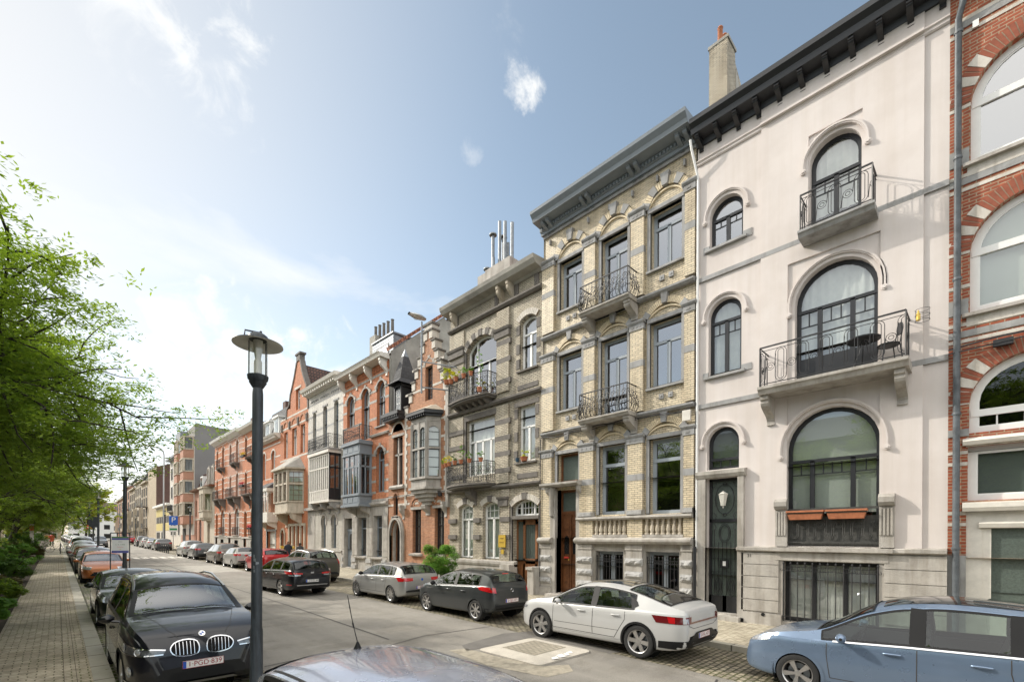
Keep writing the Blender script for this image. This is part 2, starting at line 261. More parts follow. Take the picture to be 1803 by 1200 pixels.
# ================================================================ mesh helpers
SPLIT = {'moulding', 'stone_band', 'brick_arch', 'rusticated_block', 'vent', 'bluestone_band', 'stone_trim', 'stone_base', 'gable_coping', 'baluster', 'oriel_bracket', 'window_arch'}
class MB:
    def __init__(s): s.v = []; s.f = []; s.m = []; s.mats = []; s.cur = 0
    def mat(s, m):
        if m not in s.mats: s.mats.append(m)
        s.cur = s.mats.index(m); return s
    def add(s, vs, fs):
        o = len(s.v); s.v += [tuple(p) for p in vs]
        for f in fs: s.f.append([i+o for i in f]); s.m.append(s.cur)
        return s
    def box(s, x0, x1, y0, y1, z0, z1):
        return s.add([(x0,y0,z0),(x1,y0,z0),(x1,y1,z0),(x0,y1,z0),(x0,y0,z1),(x1,y0,z1),(x1,y1,z1),(x0,y1,z1)],
            [(0,3,2,1),(4,5,6,7),(0,1,5,4),(1,2,6,5),(2,3,7,6),(3,0,4,7)])
    def px(s, pts, x0, x1):            # (y,z) outline pushed along x
        n = len(pts); return s.add([(x0,y,z) for y,z in pts]+[(x1,y,z) for y,z in pts],
            [tuple(range(n))[::-1], tuple(range(n, 2*n))]+[(i,(i+1)%n,(i+1)%n+n,i+n) for i in range(n)])
    def py(s, pts, y0, y1):            # (x,z) outline pushed along y
        n = len(pts); return s.add([(x,y0,z) for x,z in pts]+[(x,y1,z) for x,z in pts],
            [tuple(range(n)), tuple(range(n, 2*n))[::-1]]+[(i,i+n,(i+1)%n+n,(i+1)%n) for i in range(n)])
    def pz(s, pts, z0, z1):
        n = len(pts); return s.add([(x,y,z0) for x,y in pts]+[(x,y,z1) for x,y in pts],
            [tuple(range(n))[::-1], tuple(range(n, 2*n))]+[(i,(i+1)%n,(i+1)%n+n,i+n) for i in range(n)])
    def ring(s, P, Q, y0, y1):         # band between two (x,z) polylines pushed along y
        for i in range(len(P)-1):
            a, b, c, d = P[i], P[i+1], Q[i+1], Q[i]
            s.py([a, b, c, d], y0, y1)
        return s
    def tube(s, pts, r, n=5, closed=False):
        pts = [Vector(p) for p in pts]; k = len(pts); o = len(s.v); rr = r if hasattr(r, '__len__') else [r]*k
        up = Vector((0, 0, 1)); 
        for i, p in enumerate(pts):
            a = pts[i-1] if (i or closed) else p; b = pts[(i+1) % k] if (i < k-1 or closed) else p
            t = (b-a); t = t.normalized() if t.length > 1e-9 else up
            u = t.cross(Vector((.31, .52, .79)) if abs(t.z) > .9 else up).normalized(); v2 = t.cross(u)
            for j in range(n):
                an = 2*pi*(j+.5)/n; q = p+(u*cos(an)+v2*sin(an))*rr[i]; s.v.append(tuple(q))
        for i in range(k if closed else k-1):
            for j in range(n):
                a0 = o+i*n+j; a1 = o+i*n+(j+1) % n; b0 = o+((i+1) % k)*n+j; b1 = o+((i+1) % k)*n+(j+1) % n
                s.f.append([a0, a1, b1, b0]); s.m.append(s.cur)
        if not closed:
            s.f.append([o+j for j in range(n)][::-1]); s.m.append(s.cur); s.f.append([o+(k-1)*n+j for j in range(n)]); s.m.append(s.cur)
        return s
    def lathe(s, prof, c=(0,0,0), n=16, axis='z'):     # (r, h) outline
        o = len(s.v); k = len(prof)
        for r, h in prof:
            for j in range(n):
                a = 2*pi*j/n
                q = (c[0]+r*cos(a), c[1]+r*sin(a), c[2]+h) if axis == 'z' else (c[0]+r*cos(a), c[1]+h, c[2]+r*sin(a))
                s.v.append(q)
        for i in range(k-1):
            for j in range(n):
                s.f.append([o+i*n+j, o+i*n+(j+1) % n, o+(i+1)*n+(j+1) % n, o+(i+1)*n+j]); s.m.append(s.cur)
        return s
    def grid(s, rows):
        o = len(s.v); n = len(rows[0])
        for r in rows: s.v += [tuple(p) for p in r]
        for i in range(len(rows)-1):
            for j in range(n-1):
                s.f.append([o+i*n+j, o+i*n+j+1, o+(i+1)*n+j+1, o+(i+1)*n+j]); s.m.append(s.cur)
        return s
    def build(s, name, mat=None, parent=None, smooth=False, dz=0, bevel=0, **tags):
        me = bpy.data.meshes.new(name)
        vs = s.v if not dz else [(x, y, z-dz) for x, y, z in s.v]
        me.from_pydata(vs, [], s.f); 
        mats = s.mats or []
        if mats:
            for m in mats: me.materials.append(M[m])
            me.polygons.foreach_set('material_index', s.m)
        elif mat: me.materials.append(M[mat] if isinstance(mat, str) else mat)
        me.update()
        if name in ('wing_mirror', 'door_handle'):
            b_ = bmesh.new(); b_.from_mesh(me); bmesh.ops.recalc_face_normals(b_, faces=b_.faces); b_.to_mesh(me); b_.free()
        if smooth:
            me.shade_smooth(); me.set_sharp_from_angle(angle=radians(smooth if smooth > 1 else 35))
        o = bpy.data.objects.new(name, me); S.collection.objects.link(o)
        if parent: o.parent = parent
        if bevel:
            b = o.modifiers.new('bevel', 'BEVEL'); b.width = bevel; b.segments = 2; b.limit_method = 'ANGLE'
        tag(o, **tags)
        return o
def split_build(mb, name, mat, parent, dz, **k):
    """one object per separate piece (pieces whose boxes touch stay together)"""
    n = len(mb.v); par = list(range(n))
    def find(a):
        while par[a] != a: par[a] = par[par[a]]; a = par[a]
        return a
    for f in mb.f:
        r = find(f[0])
        for i in f[1:]: par[find(i)] = r
    comp = {}
    for fi, f in enumerate(mb.f): comp.setdefault(find(f[0]), []).append(fi)
    items = []
    for fs in comp.values():
        vs = [mb.v[i] for fi in fs for i in mb.f[fi]]
        items.append([fs, [min(v[a] for v in vs)-.012 for a in range(3)], [max(v[a] for v in vs)+.012 for a in range(3)]])
    changed = True
    while changed:
        changed = False; res = []
        for it in items:
            for r in res:
                if all(it[1][a] <= r[2][a] and r[1][a] <= it[2][a] for a in range(3)):
                    r[0] += it[0]; r[1] = [min(x, y) for x, y in zip(it[1], r[1])]; r[2] = [max(x, y) for x, y in zip(it[2], r[2])]; changed = True; break
            else: res.append(it)
        items = res
    last = None
    for fs, lo, hi in items:
        m2 = MB(); m2.mats = mb.mats; idx = {}
        for fi in fs:
            for i in mb.f[fi]:
                if i not in idx: idx[i] = len(m2.v); m2.v.append(mb.v[i])
            m2.f.append([idx[i] for i in mb.f[fi]]); m2.m.append(mb.m[fi])
        last = m2.build(name, mat, parent, dz=dz, **k)
    return last
def tag(o, label=None, cat=None, group=None, kind=None):
    if label: o['label'] = label
    if cat: o['category'] = cat
    if group: o['group'] = group
    if kind: o['kind'] = kind
    return o
def thing(name, loc, label, cat, group=None, rz=0):
    o = bpy.data.objects.new(name, None); S.collection.objects.link(o); o.location = loc; o.rotation_euler = (0, 0, rz)
    o.empty_display_size = .3
    return tag(o, label, cat, group)
def copy_tree(o, parent=None):
    c = o.copy(); S.collection.objects.link(c); c.parent = parent
    for ch in list(o.children): copy_tree(ch, c)
    return c
def text_mesh(txt, size, name, mat, parent, mw, extrude=.001, label=None):
    cu = bpy.data.curves.new(name, 'FONT'); cu.body = txt; cu.size = size; cu.extrude = extrude; cu.align_x = 'CENTER'; cu.align_y = 'CENTER'
    t = bpy.data.objects.new(name, cu); S.collection.objects.link(t)
    bpy.context.view_layer.update()
    me = bpy.data.meshes.new_from_object(t.evaluated_get(bpy.context.evaluated_depsgraph_get()))
    bpy.data.objects.remove(t)
    me.materials.clear(); me.materials.append(M[mat]); me.transform(mw)
    o = bpy.data.objects.new(name, me); S.collection.objects.link(o); o.parent = parent
    return o
# ================================================================ ground
M['concreteroad'] = pbr('pale_asphalt', (.36, .34, .30), .9, noise=.3, nscale=2)
YB = [-30, 0, 30, 60, 90, 130, 260, 700]
def strip(name, x0, x1, mat, dz=0, thick=0, ys=YB, edge=None, **kw):
    mb = MB()
    rows = [[(x0, y, gz(y)+dz), (x1, y, gz(y)+dz)] for y in ys]
    mb.grid(rows[::-1])
    if thick:
        for x in (x0, x1): mb.grid([[(x, y, gz(y)+dz) for y in ys], [(x, y, gz(y)+dz-thick) for y in ys]])
    o = mb.build(name, mat); tag(o, kind='structure'); return o
strip('ground', -900, 900, 'grass', -.02)
strip('road', 2.6, 8.8, 'asphalt', 0)
strip('parking_strip', .66, 2.72, 'mossetts', .004)
strip('parking_strip', 8.66, 10.92, 'setts', .004)
strip('kerb', .43, .68, 'kerb', .13, .15)
strip('kerb', 10.9, 11.13, 'kerb', .13, .15)
strip('pavement', -.92, .43, 'pavers', .12, .14)
strip('pavement', -.94, .44, 'flags', .126, .14, ys=[60, 68, 76])
strip('pavement', 11.13, 14.9, 'flags', .12, .14)
strip('planting_bed', -7.5, -.92, 'soil', .09, .1)
strip('park_path', -11.0, -7.5, 'flags', .10, .1)
# edging course of longer stones beside the kerb
mb = MB()
for x in (.09, .24): mb.grid([[(x, y, gz(y)+.1225), (x+.007, y, gz(y)+.1225)] for y in YB[::-1]])
tag(mb.build('paving_joint', 'soil'), kind='structure')
# zebra crossing and side-road mouth far up the street
mb = MB()
for k in range(9): mb.add([(2.9+k*.66, 52, gz(52)+.006), (3.3+k*.66, 52, gz(52)+.006), (3.3+k*.66, 55, gz(55)+.006), (2.9+k*.66, 55, gz(55)+.006)], [(0,1,2,3)])
tag(mb.build('crossing_marking', 'paintline'), kind='structure')
strip('road_table', 2.75, 8.6, 'concreteroad', .003, ys=[33, 40])
# patches and seams in the asphalt
def road_patch(pts, mat, z=.005):
    mb = MB(); mb.add([(x+1.05, y+2.5, gz(y+2.5)+z) for x, y in pts], [tuple(range(len(pts)))]); return tag(mb.build('road_patch', mat), kind='structure')
M['asphalt2'] = pbr('asphalt_patch', (.155, .145, .132), .92, noise=.25, nscale=2, bump=.5, bscale=200)
M['sand'] = pbr('sand_grit', (.34, .305, .24), .95, noise=.4, nscale=6, bump=.4, bscale=120)
M['tar'] = pbr('tar_seam', (.045, .042, .04), .8)
# raised concrete island with a stone-sett centre, set in the road between the cars
isl = thing('traffic_cushion', (7.55, 6.95, gz(7)), 'pale concrete speed cushion with a stone paved square centre lying in the road', 'speed cushion')
mb = MB(); R_ = .16
def rrect(w_, d_, r, n=5):
    P = []
    for cx, cy, a0 in ((w_-r, d_-r, 0), (-w_+r, d_-r, pi/2), (-w_+r, -d_+r, pi), (w_-r, -d_+r, 1.5*pi)):
        for k in range(n+1): P.append((cx+r*cos(a0+k*pi/2/n), cy+r*sin(a0+k*pi/2/n)))
    return P
a = rrect(.88, .92, .16); b = rrect(.60, .56, .05); n_ = len(a)
mb.add([(x, y, -.03) for x, y in a]+[(x, y, .02) for x, y in a]+[(x, y, .075) for x, y in b], [[i, (i+1) % n_, n_+(i+1) % n_, n_+i] for i in range(n_)]+[[n_+i, n_+(i+1) % n_, 2*n_+(i+1) % n_, 2*n_+i] for i in range(n_)]+[list(range(2*n_, 3*n_))])
mb.build('concrete_frame', 'concrete', isl, smooth=30)
mb = MB(); c_ = rrect(.53, .49, .03); mb.add([(x, y, .079) for x, y in c_], [tuple(range(len(c_)))]); mb.build('sett_panel', 'cobble', isl)
mb = MB()
for (x0, y0, x1, y1) in ((-.35, -.78, -.18, -.9), (-.12, -.72, .06, -.9), (.1, -.74, .2, -.88), (.24, -.7, .4, -.8)):
    mb.add([(x0, y0, .055), (x1, y0, .056), (x1-.05, y1, .045), (x0-.05, y1+.03, .045)], [(0, 3, 2, 1)])
mb.build('worn_marking', 'signwhite', isl)
road_patch([(5.25, 3.0), (5.9, 2.9), (6.2, 3.25), (5.72, 3.5), (5.55, 4.6), (5.5, 5.6), (5.1, 5.7), (4.95, 4.3)], 'sand')
road_patch([(5.35, 5.4), (7.6, 5.4), (8.0, 5.9), (7.2, 6.2), (5.6, 5.9)], 'asphalt2')
road_patch([(7.55, 3.2), (7.9, 3.1), (8.1, 4.4), (8.0, 5.6), (7.6, 5.6)], 'asphalt2', .0055)
mb = MB()
def seam(pts, w_=.02):
    for (xa, ya), (xb, yb) in zip(pts, pts[1:]):
        d = Vector((xb-xa, yb-ya)).normalized()*w_; mb.add([(xa-d.y, ya+d.x, gz(ya)+.0065), (xa+d.y, ya-d.x, gz(ya)+.0065), (xb+d.y, yb-d.x, gz(yb)+.0065), (xb-d.y, yb+d.x, gz(yb)+.0065)], [(0, 1, 2, 3)])
seam([(4.6, 2.95), (5.4, 2.85), (6.5, 2.9), (7.6, 3.1), (8.5, 3.35)]); seam([(2.8, 9.5), (4.0, 9.7), (5.2, 9.4), (6.6, 9.8), (8.6, 9.6)], .015)
seam([(5.7, 10), (5.75, 16), (5.65, 24), (5.7, 40), (5.7, 80)], .02)
tag(mb.build('asphalt_seam', 'tar'), kind='structure')
# ================================================================ house kit
# local frame of a house: x runs along the front (left to right seen from the street), y into the house, z up (absolute height)
class House:
    def __init__(s, name, Y1, Y0, zb, label, cat='house', d=D, group='terraced houses along the right side of the street', rz=-pi/2, loc=None):
        s.W = Y1-Y0; s.Y1 = Y1; s.zb = zb
        s.root = thing(name, loc or (d, Y1, zb), label, cat, group, rz=rz)
        s.ops = []
    def b(s, mb, name, mat=None, parent=None, **k):
        if name in SPLIT: return split_build(mb, name, mat, parent or s.root, s.zb, **k)
        return mb.build(name, mat, parent or s.root, dz=s.zb, **k)
def arcp(x0, x1, zs, rise, n=14):
    if rise <= 0.001: return [(x0, zs), (x1, zs)]
    hw = (x1-x0)/2; xc = (x0+x1)/2; R = (hw*hw+rise*rise)/(2*rise); zc = zs+rise-R
    if rise > hw*1.02:       # pointed / stilted: ellipse
        return [(xc-hw*cos(pi*i/n), zs+rise*sin(pi*i/n)) for i in range(n+1)]
    a = math.asin(min(1, hw/R)); 
    if rise > hw*.999: a = pi/2
    return [(xc+R*sin(-a+2*a*i/n), zc+R*cos(-a+2*a*i/n)) for i in range(n+1)]
def op(x0, x1, z0, zs, rise=0, rec=.2): return (x0, x1, z0, zs, rise, rec)
def wall(mb, W, z0, z1, ops, mat, y=0, x0=0, revmat=None):
    """front wall with real openings and reveals"""
    mb.mat(mat)
    xs = sorted({x0, W, *[v for o in ops for v in o[:2]]}); zs = sorted({z0, z1, *[v for o in ops for v in (o[2], o[3], o[3]+o[4])]})
    zs = [z for z in zs if z0-1e-6 <= z <= z1+1e-6]
    for i in range(len(xs)-1):
        xc = (xs[i]+xs[i+1])/2; run = None
        for j in range(len(zs)-1):
            zc = (zs[j]+zs[j+1])/2
            inside = any(o[0] < xc < o[1] and o[2] < zc < o[3]+o[4] for o in ops)
            if inside: 
                if run: mb.add([(xs[i], y, run[0]), (xs[i+1], y, run[0]), (xs[i+1], y, run[1]), (xs[i], y, run[1])], [(0,1,2,3)]); run = None
            else: run = (run[0], zs[j+1]) if run else (zs[j], zs[j+1])
        if run: mb.add([(xs[i], y, run[0]), (xs[i+1], y, run[0]), (xs[i+1], y, run[1]), (xs[i], y, run[1])], [(0,1,2,3)])
    for o in ops:
        a, b, c, zs_, ri, rec = o
        P = arcp(a, b, zs_, ri)
        if ri > .001:
            zt = zs_+ri
            for (p, q) in zip(P, P[1:]):
                if zt-min(p[1], q[1]) > 1e-5: mb.add([(p[0], y, p[1]), (q[0], y, q[1]), (q[0], y, zt), (p[0], y, zt)], [(0,1,2,3)])
        if revmat: mb.mat(revmat)
        loop = [(a, c)]+P+[(b, c)]
        for p, q in zip(loop, loop[1:]+loop[:1]):
            mb.add([(p[0], y, p[1]), (p[0], y+rec+.09, p[1]), (q[0], y+rec+.09, q[1]), (q[0], y, q[1])], [(0,1,2,3)])
        mb.mat(mat)
def shell(h, z1, wallmat, depth=9, roof='pitch', roofmat='tile', rh=2.6, side='render_', parapet=0, eave=.1, dark=True):
    W = h.W; mb = MB(); z0 = h.zb
    yb = .32
    mb.mat(side)
    for x in (0.0, W):
        mb.add([(x, .02, z0), (x, depth, z0), (x, depth, z1), (x, .02, z1)], [(0,1,2,3)] if x == 0 else [(3,2,1,0)])
        if roof == 'pitch': mb.add([(x, .02, z1), (x, depth, z1), (x, depth/2, z1+rh)], [(0,1,2)])
    mb.add([(0, depth, z0), (W, depth, z0), (W, depth, z1), (0, depth, z1)], [(3,2,1,0)])
    h.b(mb, 'side_wall')
    mb = MB()
    if roof == 'pitch':
        mb.px([(.0, z1), (depth/2, z1+rh), (depth, z1), (depth, z1+.1), (depth/2, z1+rh+.12), (0, z1+.12)], -.02, W+.02)
    elif roof == 'mansard':
        mb.px([(.15, z1), (1.1, z1+rh), (depth-1, z1+rh+.5), (depth, z1)], 0, W)
    else: mb.box(0, W, .02, depth, z1-.06, z1)
    h.b(mb, 'roof', roofmat)
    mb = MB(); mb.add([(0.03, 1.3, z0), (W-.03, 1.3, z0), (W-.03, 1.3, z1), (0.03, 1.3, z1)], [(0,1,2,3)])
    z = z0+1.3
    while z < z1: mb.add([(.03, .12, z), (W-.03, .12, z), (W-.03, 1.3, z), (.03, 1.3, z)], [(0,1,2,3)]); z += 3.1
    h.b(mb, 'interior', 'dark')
def bars(mb, L_, y0, y1):
    for (xa, za, xb, zb_, wd) in L_:
        d = Vector((xb-xa, zb_-za)); d.normalize(); n = Vector((-d.y, d.x))*wd/2
        mb.py([(xa-n.x, za-n.y), (xb-n.x, zb_-n.y), (xb+n.x, zb_+n.y), (xa+n.x, za+n.y)], y0, y1)
def zat(o, x):
    a, b, c, zs, ri, rec = o
    P = arcp(a, b, zs, ri, 24)
    for p, q in zip(P, P[1:]):
        if p[0]-1e-9 <= x <= q[0]+1e-9: return p[1]+(q[1]-p[1])*((x-p[0])/max(1e-9, q[0]-p[0]))
    return zs
def win(h, o, fm='white', tr=(), mul=(.5,), mulu=(), munt=(), cur=None, glass='glass', fw=.07, sill=None, y=0, name='window', parent=None, tilt=False, cz=None, panel=0, curd=.13):
    """a window in opening o: frame > pane, curtain, sill"""
    a, b, c, zs, ri, rec = o; yy = y+rec
    P = arcp(a, b, zs, ri); loop = [(a, c)]+P+[(b, c)]
    xc = (a+b)/2; zc = (c+zs+ri)/2
    def ins(p, d): 
        sx = (b-a-2*d)/(b-a); sz = (zs+ri-c-2*d)/(zs+ri-c); return (xc+(p[0]-xc)*sx, zc+(p[1]-zc)*sz)
    Q = [ins(p, fw) for p in loop]
    mb = MB(); mb.ring(loop, Q, yy, yy+.07); mb.ring([loop[-1], loop[0]], [Q[-1], Q[0]], yy, yy+.07)
    Q2 = [ins(p, fw+.03) for p in loop]; mb.ring(Q, Q2, yy+.015, yy+.06); mb.ring([Q[-1], Q[0]], [Q2[-1], Q2[0]], yy+.015, yy+.06)
    trz = [c+(zs+ri-c)*t for t in tr]; low = trz[0] if trz else None
    L_ = []
    for z in trz: L_.append((a+.02, z, b-.02, z, fw*1.15))
    for m in mul:
        x = a+(b-a)*m; L_.append((x, c+.02, x, (low or zat(o, x))-.0, fw*1.5))
    for m in mulu:
        x = a+(b-a)*m; L_.append((x, trz[-1], x, zat(o, x)-.02, fw))
    bars(mb, L_, yy-.012, yy+.065)
    if munt:
        bars(mb, [(a+(b-a)*p, c+(zs+ri-c)*q, a+(b-a)*r, c+(zs+ri-c)*t, .028) for p, q, r, t in munt], yy+.018, yy+.05)
    if panel:                            # solid lower panel
        mb.box(a+fw, b-fw, yy+.005, yy+.05, c+.03, c+panel)
    f = h.b(mb, name, fm, parent)
    g = MB(); g.add([(p[0], yy+.035, p[1]) for p in Q], [tuple(range(len(Q)))]); h.b(g, 'pane', glass, f)
    if cur:
        zt = zs+ri-fw; zb_ = cz if cz is not None else c+.05
        g = MB(); n = max(8, int((b-a)*16)); rows = [[], []]
        spans = [(a+.04, b-.04)] if cur in ('full', 'blind') else [(a+.04, a+(b-a)*.3), (b-(b-a)*.3, b-.04)]
        for (u, v) in spans:
            X = [u+(v-u)*i/n for i in range(n+1)]
            wv = [0 if cur == 'blind' else .022*sin(i*2.1)+.012*sin(i*5.3+a) for i in range(n+1)]
            g.grid([[(x, yy+curd+q, zb_) for x, q in zip(X, wv)], [(x, yy+curd+q, max(zb_+.05, min(zt, zat(o, min(max(x, a+.01), b-.01))-.03))) for x, q in zip(X, wv)]])
        h.b(g, 'blind' if cur == 'blind' else 'curtain', 'blind' if cur == 'blind' else 'curtain', f, smooth=60)
    if sill:
        g = MB(); d = .11; g.px([(y-d, c-.10), (y-d, c-.03), (y+rec+.01, c+.004), (y+rec+.01, c-.10)], a-.12, b+.12); h.b(g, 'sill', sill, f)
    return f
def grid_munt(x0, x1, z0, z1, nx, nz):
    return [(x0+(x1-x0)*i/nx, z0, x0+(x1-x0)*i/nx, z1) for i in range(1, nx)]+[(x0, z0+(z1-z0)*j/nz, x1, z0+(z1-z0)*j/nz) for j in range(1, nz)]
def archring(mb, a, b, zs, rise, wd, y0, y1, leg=0, n=16):
    P = arcp(a, b, zs, rise, n); hw = (b-a)/2; Q = arcp(a-wd, b+wd, zs, rise+wd, n)
    if rise < hw*.9: # segmental: offset radially
        R = (hw*hw+rise*rise)/(2*rise); zc = zs+rise-R; xc = (a+b)/2; Q = [(xc+(p[0]-xc)*(R+wd)/R, zc+(p[1]-zc)*(R+wd)/R) for p in P]
    if leg: P = [(a, zs-leg)]+P+[(b, zs-leg)]; Q = [(a-wd, zs-leg)]+Q+[(b+wd, zs-leg)]
    mb.ring(Q, P, y0, y1)
def vouss(mb, a, b, zs, rise, wd, y0, y1, picks, n, over=1.0):
    """single wedge stones of an arch: picks = indices out of n"""
    hw = (b-a)/2; R = (hw*hw+rise*rise)/(2*rise); zc = zs+rise-R; xc = (a+b)/2; al = math.asin(min(1, hw/R)) if rise < hw*.999 else pi/2
    for k in picks:
        a0 = -al+2*al*k/n; a1 = -al+2*al*(k+1)/n
        mb.py([(xc+R*sin(a0), zc+R*cos(a0)), (xc+R*sin(a1), zc+R*cos(a1)), (xc+(R+wd)*sin(a1), zc+(R+wd)*cos(a1)), (xc+(R+wd)*sin(a0), zc+(R+wd)*cos(a0))][::-1], y0, y1)
def rbricks(mb, a, b, zs, rise, wd, y0, y1, n, gap=.16, skip=()):
    """arch of single bricks set on edge"""
    hw = (b-a)/2; R = (hw*hw+rise*rise)/(2*rise); zc = zs+rise-R; xc = (a+b)/2; al = math.asin(min(1, hw/R)) if rise < hw*.999 else pi/2
    for k in range(n):
        if k in skip: continue
        a0 = -al+2*al*(k+gap/2)/n; a1 = -al+2*al*(k+1-gap/2)/n
        mb.py([(xc+R*sin(a0), zc+R*cos(a0)), (xc+R*sin(a1), zc+R*cos(a1)), (xc+(R+wd)*sin(a1), zc+(R+wd)*cos(a1)), (xc+(R+wd)*sin(a0), zc+(R+wd)*cos(a0))][::-1], y0, y1)
def bands(mb, W, zl, ops, hgt, y=-.012, x0=0):
    """horizontal stone bands that stop at the openings"""
    for z in zl:
        cuts = [(o[0]-.0, o[1]+.0) for o in ops if o[2] < z+hgt and o[3]+o[4] > z]
        x = x0
        for c0, c1 in sorted(cuts)+[(W, W)]:
            if c0-x > .03: mb.box(x, c0, y, .02, z, z+hgt)
            x = max(x, c1)
def cornice(mb, W, z, prof, x0=-.0, x1=None):
    """prof = list of (projection, height above z) from the wall outwards and up"""
    mb.px([(.03, z+prof[0][1])]+[(-p, z+q) for p, q in prof]+[(.03, z+prof[-1][1])], x0, W if x1 is None else x1)
def corbel(mb, xc, wd, zt, hh, pj, y=0):
    pts = [(y, zt), (y-pj, zt), (y-pj, zt-hh*.16)]
    for i in range(9):
        t = i/8; pts.append((y-pj*(.92-.82*t+.16*sin(t*2*pi)), zt-hh*(.2+.75*t)))
    pts += [(y-pj*.16, zt-hh), (y, zt-hh)]
    mb.px(pts, xc-wd/2, xc+wd/2)
def rail_posts(mb, x0, x1, yf, z0, z1, r=.014):
    mb.box(x0-.02, x1+.02, yf-.02, yf+.02, z1-.025, z1+.01); mb.box(x0, x1, yf-.012, yf+.012, z0+.05, z0+.075)
def balcony(h, x0, x1, zt, pj, stone='bluestone', kind='scroll', iron='iron', hh=1.0, brk=None, brw=.22, brh=.6, slabh=.16, n=None, curve=0, plain=False):
    """slab with brackets and an iron railing, x0..x1, slab top at zt, projecting pj"""
    mb = MB()
    if curve:
        P = [(x0, 0)]+[(x0+(x1-x0)*i/10, -pj-curve*sin(pi*i/10)) for i in range(11)]+[(x1, 0)]
        mb.pz(P, zt-slabh*.5, zt); P2 = [(x0+.06, 0)]+[(x0+.06+(x1-x0-.12)*i/10, -pj+.06-curve*sin(pi*i/10)) for i in range(11)]+[(x1-.06, 0)]
        mb.pz(P2, zt-slabh, zt-slabh*.5)
    else:
        mb.px([(0.01, zt), (-pj, zt), (-pj-.0, zt-slabh*.35), (-pj+.05, zt-slabh*.55), (-pj+.09, zt-slabh), (0.01, zt-slabh)], x0, x1)
    root = h.b(mb, 'balcony', stone)
    if brk:
        for xb in brk: 
            g = MB(); corbel(g, xb, brw, zt-slabh, brh, pj*.8); h.b(g, 'bracket', stone, root)
    g = MB(); m = .05; X0 = x0+m; X1 = x1-m; Yf = -pj+m; zb_ = zt+.06; ztp = zt+hh
    path = [(X0, -.02), (X0, Yf), (X1, Yf), (X1, -.02)]
    if curve: path = [(X0, -.02)]+[(X0+(X1-X0)*i/10, Yf-curve*sin(pi*i/10)) for i in range(11)]+[(X1, -.02)]
    seg = []; tot = 0
    for p, q in zip(path, path[1:]): l = math.dist(p, q); seg.append((tot, tot+l, p, q)); tot += l
    def at(s_, bulge=0):
        for t0, t1, p, q in seg:
            if s_ <= t1+1e-6:
                t = (s_-t0)/(t1-t0); x = p[0]+(q[0]-p[0])*t; y_ = p[1]+(q[1]-p[1])*t
                nx, ny = -(q[1]-p[1])/(t1-t0), (q[0]-p[0])/(t1-t0)
                return x-nx*bulge, y_-ny*bulge
        return path[-1]
    def bul(z): t = (z-zt)/hh; return (.13*math.exp(-((t-.33)/.26)**2) if kind == 'bombe' else 0)
    def pt(s_, z): x, y_ = at(min(max(s_, 0), tot), bul(z)); return (x, y_, z)
    g.tube([(p[0], p[1], ztp) for p in path], .024, 4); g.tube([(p[0], p[1], zb_) for p in path], .014, 4)
    if kind != 'bombe': g.tube([(p[0], p[1], ztp-.1) for p in path], .009, 4)
    for p in path[1:-1] if not curve else [path[1], path[-2]]: g.tube([(p[0], p[1], zt), (p[0], p[1], ztp)], .02, 4)
    if kind in ('scroll', 'bombe'):
        k = n or int(tot/.13)
        for i in range(k+1):
            s_ = tot*i/k; zz = [zb_+(ztp-zb_)*j/7 for j in range(8)]
            g.tube([pt(s_, z) for z in zz], .011, 3)
        if not plain:
            k2 = max(2, int(tot/.21))
            for i in range(k2):
                s0 = tot*(i+.5)/k2; sgn = 1 if i % 2 else -1
                for (zc_, r0, tu) in ((zt+hh*.72, .10, 1), (zt+hh*.34, .13, -1)):
                    pts = []
                    for j in range(13):
                        a = j/12*2.6*pi; r = r0*(1-.72*j/12); pts.append(pt(s0+sgn*r*cos(a*tu), zc_+r*sin(a*tu)))
                    g.tube(pts, .011, 3)
                g.tube([pt(s0-.08, zt+hh*.55), pt(s0, zt+hh*.62), pt(s0+.08, zt+hh*.55), pt(s0, zt+hh*.46), pt(s0-.08, zt+hh*.55)], .012, 3)
                g.tube([pt(s0, zb_), pt(s0-.05*sgn, zt+hh*.2), pt(s0+.05*sgn, zt+hh*.28), pt(s0, zt+hh*.4)], .010, 3)
    elif kind == 'meander':
        # interlocking loops: tall ovals linked by round S scrolls
        def oval(xc, zc_, rw, hz_, r=.008):
            P = [pt(xc+rw*cos(a), zc_+hz_+rw*sin(a)) for a in [pi*i/8 for i in range(9)]]+[pt(xc+rw*cos(a), zc_-hz_+rw*sin(a)) for a in [pi+pi*i/8 for i in range(9)]]
            g.tube(P, r, 3, closed=True)
        step = .50; k = max(1, round(tot/step)); st = tot/k; H = (ztp-.1)-zb_; zm = (ztp-.1+zb_)/2
        for i in range(k):
            c_ = st*(i+.5)
            oval(c_, zm+H*.02, .072, H*.5-.072-.05, .009)
            oval(c_, zm+H*.02, .135, H*.5-.135-.005, .009)
            e = st*i
            if i:
                for rr in (.05, .10): g.tube([pt(e+rr*cos(a), zm+rr*sin(a)) for a in [2*pi*j/10 for j in range(10)]], .008, 3, closed=True)
                for sg in (1, -1):
                    g.tube([pt(e+sg*.10, zm), pt(e+sg*.115, zm+sg*.14), pt(e+sg*.13, zm+sg*.3)], .008, 3)
    h.b(g, 'railing', iron, root)
    return root
